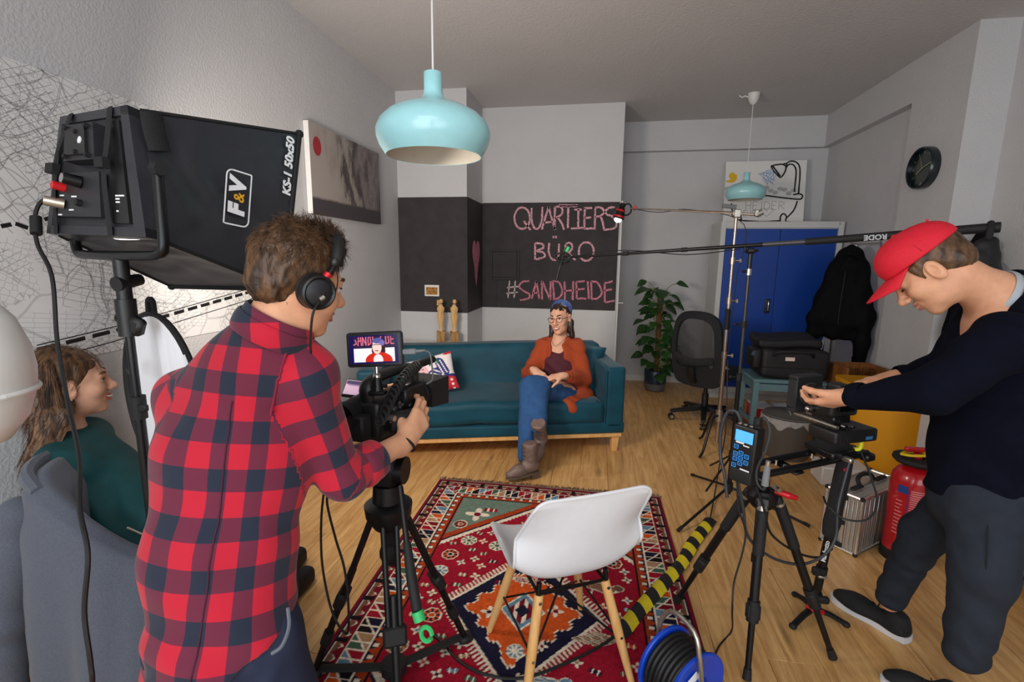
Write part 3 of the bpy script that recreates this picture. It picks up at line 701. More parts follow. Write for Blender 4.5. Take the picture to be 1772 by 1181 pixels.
# ---- pendant lamps
m_lampblue = M('lamp_blue_lacquer', '#9fd6dc', .28, var=.03, coat=.3); m_lampin = M('lamp_inside', '#cfc8bb', .6, var=.03)
def pendant(name, loc, label, zc):
    t = thing(name, label, 'lamp', loc, group=None)
    out = [(.027, .168), (.0295, .166), (.0295, .115), (.032, .1), (.043, .085), (.07, .073), (.11, .06), (.148, .04), (.172, .017), (.184, -.01), (.183, -.032), (.174, -.058), (.158, -.082), (.154, -.088), (.1515, -.087)]
    put('shade', MB().lathe(out, 48), m_lampblue, t, ang=60); put('shade_inside', MB().lathe([(.1515, -.087), (.17, -.056), (.179, -.03), (.18, -.01), (.168, .014), (.144, .036), (.108, .055), (.066, .068), (.025, .09)], 48), m_lampin, t, ang=60)
    put('bulb_socket', MB().lathe([(.001, .085), (.02, .085), (.02, .03), (.016, .02), (.03, -.005), (.034, -.025), (.025, -.045), (.001, -.053)], 16), m_white, t)
    put('cord', MB().cyl((0, 0, .166), (0, 0, zc - .09), .0035, n=8), m_white, t)
    put('canopy', MB().lathe([(.004, zc - .1), (.012, zc - .1), (.03, zc - .085), (.047, zc - .05), (.053, zc - .01), (.053, zc)], 24, None, True), m_white, t)
    return t
pendant('pendant_lamp', (-.545, 1.6, 1.913), 'large light blue pendant lamp hanging in front, nearest the camera', ZC - 1.913)
p2 = pendant('pendant_lamp', (1.372, 5.2, 2.171), 'small looking light blue pendant lamp hanging before the bathtub poster', ZC - 2.171)
put('cable_terminal', MB().tube([(-.05, 0, ZC - 2.171 - .03), (-.08, 0, ZC - 2.171 - .02), (-.1, .01, ZC - 2.171 - .028), (-.13, 0, ZC - 2.171 - .012)], .007, 6, sm=3), m_white, p2)

# ---- wall clock
m_clock = M('clock_dark_teal', '#0d1a22', .25, var=.1, coat=.4); m_hand = M('clock_brass', '#b9b07a', .35, .5)
ck = thing('wall_clock', 'round dark wall clock with thin light hands on the right wall', 'clock', (XR, 4.22, 2.19), rot=(0, -pi / 2, 0))
put('case', MB().lathe([(.001, 0), (.148, 0), (.15, .006), (.15, .055), (.145, .062), (.138, .058), (.136, .03)], 48), m_clock, ck, ang=50); put('dial', MB().lathe([(.001, .03), (.137, .03)], 40), M('clock_dial', '#12211f', .3, coat=.3), ck)
for i in range(12): a = i * pi / 6; put('hour_mark', MB().box((.115 * cos(a), .115 * sin(a), .0315), (.022, .006, .002), 0, (0, 0, a)), m_steel, ck)
for a, l, w in ((2.1, .07, .007), (-1.3, .1, .005), (.45, .1, .002)): put('clock_hand', MB().box((cos(a) * l / 2, sin(a) * l / 2, .036), (l, w, .0015), 0, (0, 0, a)), m_hand, ck)

# ---- plant
m_leaf = M('pothos_leaf', '#22461a', .38, var=.3, scale=14, objvar=.35); m_stem = M('plant_stem', '#6d7f3a', .6); m_moss = M('moss_pole', '#5e4426', .95, var=.35, scale=60, bump=.8, bscale=90)
m_potb = M('pot_blue_glaze', '#1f3346', .35, var=.1); m_potg = M('pot_grey_clay', '#6e6a6c', .7, var=.1); m_soil = M('soil', '#24190f', 1, var=.4, bump=.8)
pl = thing('potted_plant', 'climbing green houseplant on a moss pole in a blue and grey pot', 'plant', (.70, 5.70, 0)); random.seed(21)
pt = put('pot', MB().lathe([(.001, .1), (.112, .1), (.118, .24), (.122, .245), (.126, .24), (.122, .1), (.12, .09)], 32), m_potb, pl, ang=60)
put('pot_foot', MB().lathe([(.001, 0), (.095, 0), (.11, .02), (.12, .09), (.001, .095)], 32), m_potg, pt, ang=60); put('soil', MB().lathe([(.001, .225), (.117, .222)], 20), m_soil, pl)
put('moss_pole', MB().tube([(0, 0, .1), (.01, 0, .5), (0, .005, .9), (.005, 0, 1.12)], .03, 10, sm=4), m_moss, pl)
lf = MB(); NL = 9
def leafpt(u, v):
    t = v; w = .42 * sin(pi * min(1, t ** .62)) ** .8 * (1 - .25 * t); s = u * 2 - 1
    back_ = -.1 * (1 - abs(abs(s) * 2 - 1)) * (1 - t) ** 4 * 2
    return Vector((s * w, t + back_, .13 * abs(s) * w * 2 - .25 * t * t + .02 * sin(s * 5)))
lf.grid(leafpt, 6, NL); leaf0 = put('leaf', lf, m_leaf, pl, ang=180); leaf0.data.update(); firstl = True
st = MB()
for i in range(84):
    h = .22 + .98 * ((i + random.random()) / 84); a = random.uniform(0, 2 * pi) if h > .35 else random.uniform(-2.6, .6) ; rr = random.uniform(.07, .2) * (1.1 if h < .4 or h > 1.1 else .9)
    if h > 1.12: rr = random.uniform(.05, .25)
    p = Vector((rr * cos(a), rr * sin(a) * .8, h + random.uniform(-.02, .08))); base = Vector((.03 * cos(a), .03 * sin(a), max(.23, min(h - .05, 1.12))))
    st.tube([base, base.lerp(p, .5) + Vector((0, 0, .035)), p], .0035, 5, sm=3)
    o = leaf0 if firstl else leaf0.copy()
    if not firstl: COL.objects.link(o); o.parent = pl
    firstl = False; sc = random.uniform(.095, .165); d = Vector((cos(a), sin(a) * .8, random.uniform(-.5, .15)))
    if random.random() < .6: d += Vector((0, -.7, -.1))
    mtx = look(p, d, (random.uniform(-.3, .3), random.uniform(-.9, -.1), 1)); o.location = p; o.rotation_euler = mtx.to_euler(); o.scale = (sc * random.uniform(.95, 1.15), sc, sc)
put('stems', st, m_stem, pl)

# ---- office chair
m_mesh = M('black_seat_fabric', '#17171a', .85, var=.15, scale=150, bump=.15, bscale=400)
m_net = bpy.data.materials.new('mesh_net'); m_net.use_nodes = True
_n = m_net.node_tree.nodes; _b = _n['Principled BSDF']; _b.inputs['Base Color'].default_value = (.012, .012, .014, 1); _b.inputs['Roughness'].default_value = .7
_w = _n.new('ShaderNodeTexNoise'); _w.inputs['Scale'].default_value = 8; _b.inputs['Alpha'].default_value = .72
oc = thing('office_chair', 'black swivel office chair with mesh backrest on castors beside the plant', 'chair', (1.04, 4.68, 0), radians(-42))
# local: front +y
bp_ = [(0, .0), (.19, .02), (.235, .12), (.245, .3), (.235, .5), (.2, .62), (.12, .68), (0, .695)]
ring = [(x, z) for x, z in bp_] + [(-x, z) for x, z in bp_[::-1][1:-1]]
def bk(x, z): return Vector((x, -.2 - .10 * (z / .7) + .12 * (z / .7 - .35) ** 2 * 1.5 + x * x * .9, .36 + z))
ringp = smooth_path([(x, z, 0) for x, z in ring + ring[:1]], 5); n = len(ringp)
frb = MB(); inn = [(p.x * .78, .36 + (p.y - .36) * .8 if p.y > .2 else .3 + (p.y - .3) * .42) for p in ringp]
vo = [bk(p.x, p.y) for p in ringp]; vi = [bk(x, z) for x, z in inn]; back_off = Vector((0, -.035, 0))
vs = vo + vi + [p + back_off for p in vo] + [p + back_off for p in vi]; fs = []
for i in range(n - 1):
    for (a, c) in ((0, 1), (3, 2), (2, 0), (1, 3)): fs.append((a * n + i, a * n + i + 1, c * n + i + 1, c * n + i))
frb.add(vs, fs); bkf = put('backrest_frame', frb, m_mesh, oc, ang=60)
nt_ = MB(); c0 = Vector((0, 0, 0)); c0 = bk(0, .38); vs = [p + back_off * .5 for p in vi] + [c0 + back_off * .5]; nt_.add(vs, [(i, i + 1, n) for i in range(n - 1)]); put('mesh_net', nt_, m_net, bkf, ang=180)
put('lumbar_support', MB().tube([bk(-.19, .27) + back_off * 1.2, bk(0, .24) + back_off * 1.5, bk(.19, .27) + back_off * 1.2], .035, 8, sm=4, flat=((0, 1, 0), .35)), m_mesh, bkf)
put('seat', MB().rbox((0, .08, .47), (.5, .48, .08), .035, 4, fn=lambda x, y, z: (x * (1 - .1 * max(0, -y)), y, z - .03 * (y > .2) * (y - .2) * 5), n=4), m_mesh, oc)
put('back_bracket', MB().tube([(0, .05, .41), (0, -.16, .4), (0, -.27, .45), (0, -.3, .56)], .022, 8, sm=4, flat=((1, 0, 0), 1.8)), m_black, oc)
put('tilt_mechanism', MB().box((0, .03, .41), (.16, .22, .05), .012), m_black, oc)
put('gas_column', MB().lathe([(.028, .12), (.03, .14), (.03, .26), (.02, .262), (.018, .4)], 16), m_black, oc)
put('lever', MB().tube([(-.08, .05, .405), (-.2, .03, .4), (-.26, .02, .392)], .007, 6), m_chrome, oc)
for k in range(5):
    a = k * 2 * pi / 5 + .2; d = Vector((cos(a), sin(a), 0)); r = MB(); n_ = Vector((-d.y, d.x, 0))
    p0, p1 = d * .03, d * .31
    r.hexa([p0 - n_ * .028 + Vector((0, 0, .1)), p0 + n_ * .028 + Vector((0, 0, .1)), p1 + n_ * .02 + Vector((0, 0, .07)), p1 - n_ * .02 + Vector((0, 0, .07)), p0 - n_ * .028 + Vector((0, 0, .145)), p0 + n_ * .028 + Vector((0, 0, .145)), p1 + n_ * .018 + Vector((0, 0, .095)), p1 - n_ * .018 + Vector((0, 0, .095))])
    lg = put('base_leg', r, m_black, oc); cs = MB(); w = d * .3 + Vector((0, 0, .028))
    for s in (-1, 1): cs.cyl(w + n_ * s * .006, w + n_ * s * .024, .028, n=18)
    cs.cyl(w, w + Vector((0, 0, .05)), .008); ca = put('castor', cs, m_black, lg); put('castor_hub', MB().cyl(w - n_ * .0245, w - n_ * .0262, .017, n=14).cyl(w + n_ * .0245, w + n_ * .0262, .017, n=14), m_steel, lg)
pz = Matrix.Rotation(radians(-42), 4, 'Z'); sp = pz @ Vector((.03, .12, 0)) + Vector((1.04, 4.68, .512))
tag(put('paper_sheet', MB().box((0, 0, .002), (.16, .21, .003)), m_photo, loc=None), 'white paper sheet lying on the office chair seat', 'paper').location = sp

# ---- stool with the equipment bag, boxes below it, bin
m_stool = M('stool_grey_green', '#5c7a80', .5, var=.08)
stl = thing('stool', 'grey green wooden stool carrying the black equipment bag', 'stool', (1.58, 4.40, 0))
put('stool_top', MB().box((0, 0, .52), (.56, .42, .03), .006), m_stool, stl)
for x in (-1, 1):
    for y in (-1, 1):
        put('leg', MB().hexa([(x * .26 - .022, y * .19 - .022, 0), (x * .26 + .022, y * .19 - .022, 0), (x * .26 + .022, y * .19 + .022, 0), (x * .26 - .022, y * .19 + .022, 0), (x * .25 - .022, y * .18 - .022, .506), (x * .25 + .022, y * .18 - .022, .506), (x * .25 + .022, y * .18 + .022, .506), (x * .25 - .022, y * .18 + .022, .506)]), m_stool, stl)
    put('side_rail', MB().box((x * .25, 0, .46), (.02, .34, .06), .003), m_stool, stl); put('side_rail', MB().box((x * .257, 0, .16), (.018, .35, .04), .003), m_stool, stl)
for y in (-1, 1): put('apron', MB().box((0, y * .185, .465), (.48, .018, .06), .003), m_stool, stl)
m_bag = M('black_nylon', '#0e0e10', .6, var=.2, scale=40, bump=.12, bscale=220)
bg = thing('equipment_bag', 'bulky black equipment bag with a small white label on the stool', 'bag', (1.60, 4.40, .536))
put('bag_body', MB().rbox((0.02, 0, .125), (.52, .36, .25), .04, 4, fn=lambda x, y, z: (x, y, z + .008 * sin(x * 17)), n=6), m_bag, bg)
put('bag_lid', MB().rbox((-.01, .04, .285), (.5, .3, .08), .03, 3, fn=lambda x, y, z: (x, y, z + .05 * (y > 0) * y * 4 + .01 * sin(x * 12)), n=6), m_bag, bg)
put('side_pocket', MB().rbox((-.27, -.05, .16), (.07, .22, .17), .025, 3), m_bag, bg); put('strap_buckle', MB().box((-.285, -.14, .2), (.06, .03, .05), .008, (0, .5, .2)), M('grey_blue_plastic', '#39405a', .5), bg)
put('carry_handle', MB().tube([(-.16, -.19, .2), (-.12, -.225, .24), (.1, -.225, .24), (.14, -.19, .2)], .012, 8, sm=5), m_bag, bg); put('label', MB().box((-.03, -.183, .175), (.07, .003, .03)), M('label_pinkwhite', '#e2c9c0', .6), bg)
put('zip', MB().tube([(-.23, -.178, .1), (.0, -.182, .1), (.24, -.178, .1)], .004, 5), m_rubber, bg)
m_redbox = M('red_card', '#b3141f', .45, var=.08); m_card = M('printed_card', '#d9d5d2', .5, var=.05)
rb = thing('red_carton', 'red cardboard carton under the stool, left of the white carton', 'box', (1.44, 4.40, 0)); put('carton', MB().box((0, 0, .13), (.15, .24, .26), .003), m_redbox, rb); put('lid_flap', MB().box((0, 0, .263), (.152, .242, .006), .001), m_card, rb)
wb_ = thing('white_carton', 'white printed carton with a dark red picture under the stool', 'box', (1.66, 4.40, 0)); put('carton', MB().box((0, 0, .12), (.22, .26, .24), .003), m_card, wb_); put('printed_picture', MB().box((.01, -.1315, .11), (.15, .002, .11)), picmat('crimson_print', ['#6d1220', '#a83a44', '#d9d5d2'], 22), wb_)
put('papers', MB().box((0, 0, .25), (.2, .24, .016), .002), m_photo, wb_)
m_bin = M('bin_grey_brown', '#54504b', .45, var=.06, stretch=(1, 1, .05)); m_film = M('clear_liner', '#e6e4e2', .18, var=.1, alpha=.35, bump=.8, bscale=30)
bn = thing('waste_bin', 'dark grey lidded bin with a clear plastic liner around the rim', 'bin', (1.50, 3.93, 0))
put('tub', MB().lathe([(.001, 0), (.15, 0), (.156, .01), (.185, .31), (.19, .318), (.187, .326), (.001, .33)], 40), m_bin, bn, ang=50)
put('lid', MB().lathe([(.001, .352), (.06, .35), (.07, .345), (.12, .346), (.13, .341), (.18, .338), (.186, .33), (.182, .326)], 40), m_bin, bn, ang=40)
lv = []
def lin_(u, v):
    a = u * 2 * pi; r = .1925 + .006 * sin(a * 13 + v * 3) * v + .004 * sin(a * 29); return Vector((r * cos(a), r * sin(a), .325 - v * (.05 + .02 * sin(a * 5) + .014 * sin(a * 11 + 1))))
put('plastic_liner', MB().grid(lin_, 90, 4, True), m_film, bn, ang=180)
put('lid_reflection_strip', MB().tube([(-.02, -.08, .352), (.0, -.0, .355), (.0, .06, .354)], .004, 6), m_film, bn)

# ---- black jacket on the wall hook, stick, second coat
m_coat = M('black_down_fabric', '#060608', .8, var=.3, scale=12, bump=.25, bscale=40, spec=.15)
ch = thing('coat_hook', 'metal coat hook on the right recess wall holding the black jacket', 'hook', (2.44, 4.84, 1.68)); put('plate', MB().box((-.004, 0, 0), (.008, .03, .1), .002), m_steel, ch); put('peg', MB().tube([(-.008, 0, -.01), (-.12, 0, -.02), (-.24, 0, -.015), (-.262, 0, .02)], .007, 8, sm=4), m_steel, ch)
jk = thing('black_jacket', 'black padded jacket hanging from the hook beside the blue cabinet', 'jacket', (2.19, 4.82, .62))
fx = (0.2, 1, 0)
def jdisp(p): return .005 * np.sin(p[:, 2] * 30 + 2 * vnoise(p * 5)) + .014 * vnoise(p * np.array([16, 16, 5]), 3)
jn = np.array((-.44, -.9, 0)); J = lambda a, z: (2.19 + a * .9, 4.82 - a * .44, z)
jp = [Limb(J(0, 1.64), J(0, 1.5), .02, .09, .06), Limb(J(0, 1.5), J(-.02, 1.0), .12, .19, .06, flat=(jn, 2.0)), Limb(J(-.08, 1.45), J(-.2, .98), .07, .075, .05), Limb(J(-.2, .98), J(-.21, .84), .075, .06, .03), Limb(J(.08, 1.45), J(.17, 1.05), .07, .07, .05), Limb(J(.17, 1.05), J(.16, .66), .07, .058, .03), Limb(J(-.06, 1.0), J(.04, .86), .1, .06, .06, flat=(jn, 1.8))]
soft('jacket_cloth', jp, .014, m_coat, jk, jdisp, .02)
put('sleeve_cuff', MB().tube([J(.16, .655), J(.16, .61)], [.055, .05], 14), m_coat, jk, world=True)
put('collar', MB().tube([(2.12, 4.78, 1.54), (2.15, 4.73, 1.57), (2.22, 4.74, 1.54)], .02, 8, sm=4), m_coat, jk, world=True); put('zip_line', MB().tube([(2.13, 4.73, 1.42), (2.11, 4.71, 1.15), (2.12, 4.73, .95)], .004, 5), m_rubber, jk, world=True)
m_stick = M('white_painted_stick', '#d3d2cf', .5, var=.05)
sk = thing('white_stick', 'long white stick leaning on the right wall behind the black jacket', 'stick', (2.03, 5.10, 0)); put('shaft', MB().cyl((2.03, 5.10, .0), (2.405, 5.2, 1.66), .012, n=12), m_stick, sk, world=True); put('pink_tip', MB().cyl((2.405, 5.2, 1.66), (2.409, 5.201, 1.675), .0125), M('pink_plastic', '#c9808c', .5), sk, world=True)
c2 = thing('dark_coat', 'black coat hanging on the right wall behind the man in the cap', 'coat', (2.46, 3.72, .9))
soft('coat_cloth', [Limb((2.5, 3.78, 1.72), (2.48, 3.76, 1.5), .03, .09, .05), Limb((2.48, 3.76, 1.5), (2.46, 3.74, 1.05), .1, .14, .05, flat=((1, 0, 0), 1.5)), Limb((2.47, 3.66, 1.45), (2.46, 3.6, 1.0), .06, .05, .03)], .014, m_coat, c2, jdisp, .02)
put('hanging_loop', MB().tube([(2.5, 3.78, 1.73), (2.54, 3.78, 1.76), (2.59, 3.78, 1.74)], .006, 6, sm=3), m_rubber, c2, world=True)
put('coat_collar', MB().tube([(2.42, 3.72, 1.6), (2.44, 3.69, 1.63), (2.5, 3.7, 1.6)], .025, 8, sm=4), m_coat, c2, world=True)

# ---- yellow box, wooden crate with glasses, white counter
m_yel = M('yellow_lacquer', '#d8940f', .35, var=.06, scale=4, coat=.2)
yb = thing('yellow_chest', 'glossy yellow chest with rounded corners and a plywood side panel by the right wall', 'chest', (2.02, 3.82, 0))
pts = [(-.2, -.14), (.02, -.3), (.16, -.37), (.2, -.34), (.3, -.1), (.3, .2), (-.2, .2)]
pr_ = []
for i, p in enumerate(pts):
    a, c = Vector((*pts[i - 1], 0)), Vector((*pts[(i + 1) % len(pts)], 0)); p = Vector((*p, 0)); e1 = (a - p).normalized() * .05; e2 = (c - p).normalized() * .05
    for t in (0, .33, .67, 1): pr_.append((p + e1).lerp(p, t).lerp(p.lerp(p + e2, t), t))
put('chest_body', MB().prism([(p.x, p.y) for p in pr_], .6, TR((0, 0, .01))), m_yel, yb, ang=30); put('chest_lid', MB().prism([(p.x * 1.02, p.y * 1.02) for p in pr_], .03, TR((0, 0, .615))), m_yel, yb, ang=30)
sp_ = MB(); sp_.hexa([(.13, -.44, 0), (.165, -.46, 0), (.36, -.1, 0), (.325, -.08, 0), (.13, -.44, .6), (.165, -.46, .6), (.36, -.1, .6), (.325, -.08, .6)]); put('plywood_side', sp_, m_pine, yb)
tb = tag(put('tablet', MB().box((0, 0, 0), (.24, .17, .014), .004, (0, 0, .5)), m_black), 'flat black tablet lying on the yellow chest', 'tablet'); tb.location = (2.12, 3.84, .653)
put('tablet_screen', MB().box((0, 0, .0075), (.21, .14, .001), 0, (0, 0, .5)), M('dark_screen', '#08090b', .15), tb)
cr = thing('wooden_crate', 'open brown wooden crate behind the hands, holding two drinking glasses', 'crate', (2.09, 4.24, 0), .1)
w_, d_, h_ = .3, .26, .68
for (n1, c, s) in (('side_board', (-w_ / 2, 0, h_ / 2), (.016, d_, h_)), ('side_board', (w_ / 2, 0, h_ / 2), (.016, d_, h_)), ('back_board', (0, d_ / 2, h_ / 2), (w_, .016, h_)), ('front_board', (0, -d_ / 2, .26), (w_, .016, .52)), ('shelf_board', (0, 0, .53), (w_ - .016, d_ - .016, .016))): put(n1, MB().box(c, s, .003), m_brownwood, cr)
m_cglass = M('clear_glass', '#ffffff', .03, var=0, trans=1.)
for x, y, l in ((-.06, -.04, 'left'), (.07, .0, 'right')):
    g = thing('drinking_glass', 'clear drinking glass standing in the wooden crate, %s one' % l, 'glass', (2.09 + x, 4.24 + y, .539)); put('glass_wall', MB().lathe([(.001, 0), (.03, 0), (.036, .12), (.0335, .12), (.028, .008), (.001, .008)], 24), m_cglass, g, ang=50); put('glass_rim', MB().lathe([(.0335, .119), (.0348, .122), (.036, .119)], 24), m_cglass, g)
m_ctr = M('counter_white', '#c9c7c5', .5, var=.04)
ct = thing('white_counter', 'long low white counter with a wooden bottom edge along the right wall', 'counter', (2.26, 2.2, 0))
put('counter_body', MB().box((.02, 0, .45), (.6, 2.1, .6), .004), m_ctr, ct); put('counter_top', MB().box((.01, 0, .765), (.64, 2.14, .03), .004), m_ctr, ct); put('wooden_edge', MB().box((-.005, 0, .14), (.65, 2.12, .035), .004), m_pine, ct); put('plinth', MB().box((.06, 0, .06), (.5, 2.0, .12), .002), M('dark_brown_plinth', '#2a1c14', .6), ct)
# ---- white box, aluminium case, extinguisher
m_alu = M('ribbed_aluminium', '#b4b0ac', .38, .55, var=.05, stretch=(1, 1, 1)); m_alud = M('aluminium_edge', '#cfccc8', .28, .9, var=.04)
wx = thing('power_box', 'low white box with a green rimmed handle hole beside the yellow chest', 'box', (1.70, 3.50, 0), -.05)
put('box_body', MB().box((0, 0, .065), (.3, .2, .13), .008), m_ctr, wx); hl = MB()
hl.tube([(.09 + .03 * cos(t * pi / 6), -.102, .07 + .045 * sin(t * pi / 6)) for t in range(13)], .006, 6); put('green_handle_rim', hl, M('dark_green_plastic', '#1f4a35', .5), wx); put('handle_hole', MB().box((.09, -.1005, .07), (.05, .002, .075), .001), m_rubber, wx)
A0, B0, C0 = Vector((1.36, 2.555, 0)), Vector((1.272, 2.69, 0)), Vector((1.70, 2.83, 0))
ex = (C0 - A0).normalized(); ey = Vector((-ex.y, ex.x, 0)); ca = thing('aluminium_case', 'silver ribbed aluminium case with black handle beside the fire extinguisher', 'case', A0, math.atan2(ex.y, ex.x))
cw, cd_, chh = .44, .17, .315
put('case_shell', MB().box((cw / 2, cd_ / 2, chh / 2 + .005), (cw - .01, cd_ - .01, chh - .01), .002), m_alu, ca)
eg = MB()
for x in (0, cw):
    for y in (0, cd_): eg.cyl((x, y, .008), (x, y, chh), .009, n=8)
    for z in (.01, chh): eg.cyl((x, 0, z), (x, cd_, z), .009, n=8); 
    eg.box((x, cd_ * .42, chh / 2), (.012, .012, chh), .002); eg.box((x, cd_ * .56, chh / 2), (.012, .008, chh), .002)
for y in (0, cd_):
    for z in (.01, chh): eg.cyl((0, y, z), (cw, y, z), .009, n=8)
for y in (cd_ * .42, cd_ * .56): eg.box((cw / 2, y, chh), (cw, .01, .012), .002)
put('edge_profile', eg, m_alud, ca)
for x in (0, cw):
    for y in (0, cd_):
        for z in (.01, chh): put('corner_cap', MB().ell((x, y, z), .0125, 10), m_rubber, ca)
for z in (chh - .02, chh / 2, .03): put('latch', MB().box((-.008, cd_ * .48, z), (.012, .035, .025), .003), m_rubber, ca)
for x in (.1, .34): put('latch', MB().box((x, cd_ * .45, chh + .012), (.09, .03, .014), .005), m_rubber, ca)
put('carry_handle', MB().tube([(.15, cd_ * .5, chh + .005), (.155, cd_ * .6, chh + .035), (.22, cd_ * .66, chh + .045), (.285, cd_ * .6, chh + .035), (.29, cd_ * .5, chh + .005)], .011, 8, sm=4), m_rubber, ca)
rbm = MB()
for i in range(9): rbm.box((.04 + i * .045, -.0005, chh / 2), (.012, .004, chh - .03), .001)
for i in range(3): rbm.box((-.0005, .02 + i * .02, chh / 2), (.004, .006, chh - .03), .001)
put('ribs', rbm, m_alud, ca)
m_extr = M('extinguisher_red', '#b00d18', .28, var=.05, coat=.4); m_lblue = M('label_blue', '#1d3f86', .4); m_prt = M('label_print', '#d98a92', .5)
fe = thing('fire_extinguisher', 'red fire extinguisher standing between the aluminium case and the man in the cap', 'fire extinguisher', (1.60, 2.60, 0), 0)
put('tank', MB().lathe([(.001, .045), (.092, .045), (.0935, .06), (.0935, .42), (.088, .455), (.07, .483), (.04, .5), (.025, .507), (.001, .51)], 40), m_extr, fe, ang=60)
put('foot_ring', MB().lathe([(.001, 0), (.094, 0), (.097, .005), (.097, .055), (.094, .058), (.001, .058)], 36), m_rubber, fe)
put('carrying_ring', MB().lathe([(.03, .5), (.085, .515), (.1, .53), (.098, .545), (.08, .548), (.03, .545)], 32), m_rubber, fe)
put('valve', MB().cyl((0, 0, .505), (0, 0, .57), .022, .018, 14).box((.0, 0, .585), (.12, .026, .024), .006), m_extr, fe); put('safety_tag', MB().tube([(-.09, -.03, .567), (-.06, -.06, .573), (.01, -.05, .575), (.02, .0, .57), (-.05, .01, .565), (-.09, -.03, .567)], .007, 6, sm=4), M('safety_yellow', '#d9b916', .5), fe)
put('hose', MB().tube([(.05, 0, .58), (.11, .02, .56), (.12, .03, .4), (.105, .03, .2)], .011, 8, sm=5), m_rubber, fe)
def onc(a0, a1, z0, z1, r, n=8):
    b = MB(); b.grid(lambda u, v: Vector((r * cos(a0 + (a1 - a0) * u), r * sin(a0 + (a1 - a0) * u), z0 + (z1 - z0) * v)), n, 1); return b
put('blue_label', onc(-2.72, -2.28, .375, .415, .0945), m_lblue, fe)
pm = MB(); random.seed(3)
for i in range(13): pm.v, pm.f = (lambda b: (pm.v + b.v, pm.f + [tuple(k + len(pm.v) for k in q) for q in b.f]))(onc(-2.15, -2.15 + random.uniform(.5, .7), .395 - i * .011, .4 - i * .011, .0946))
for i in range(10): pm.v, pm.f = (lambda b: (pm.v + b.v, pm.f + [tuple(k + len(pm.v) for k in q) for q in b.f]))(onc(-2.75, -2.75 + random.uniform(.2, .38), .33 - i * .019, .335 - i * .019, .0946, 5))
put('label_lines', pm, m_prt, fe); put('label_bar', onc(-2.27, -2.22, .13, .4, .0947, 2), M('label_violet', '#5a2a6e', .5), fe)
rg = MB(); rg.v = [Vector((.0948 * cos(-1.95 + .2 * cos(t * pi / 8)), .0948 * sin(-1.95 + .2 * cos(t * pi / 8)), .19 + .018 * sin(t * pi / 8) + (0 if k else .0))) * 1 for t in range(16) for k in (0,)]; rg2 = MB().tube(rg.v + rg.v[:1], .0025, 5); put('certification_mark', rg2, m_photo, fe)
# ================================================================== FILM GEAR
def PD(x, y, d): return Vector(CAM + (_fw + _R * (x - 886) / FPX - _U * (y - 590.5) / FPX) * d)
def quad(mb, a, b, c, d, n, th):
    "plate on the quad a b c d raised by th along n"
    n = Vector(n); return mb.hexa([a, b, c, d, a + n * th, b + n * th, c + n * th, d + n * th])
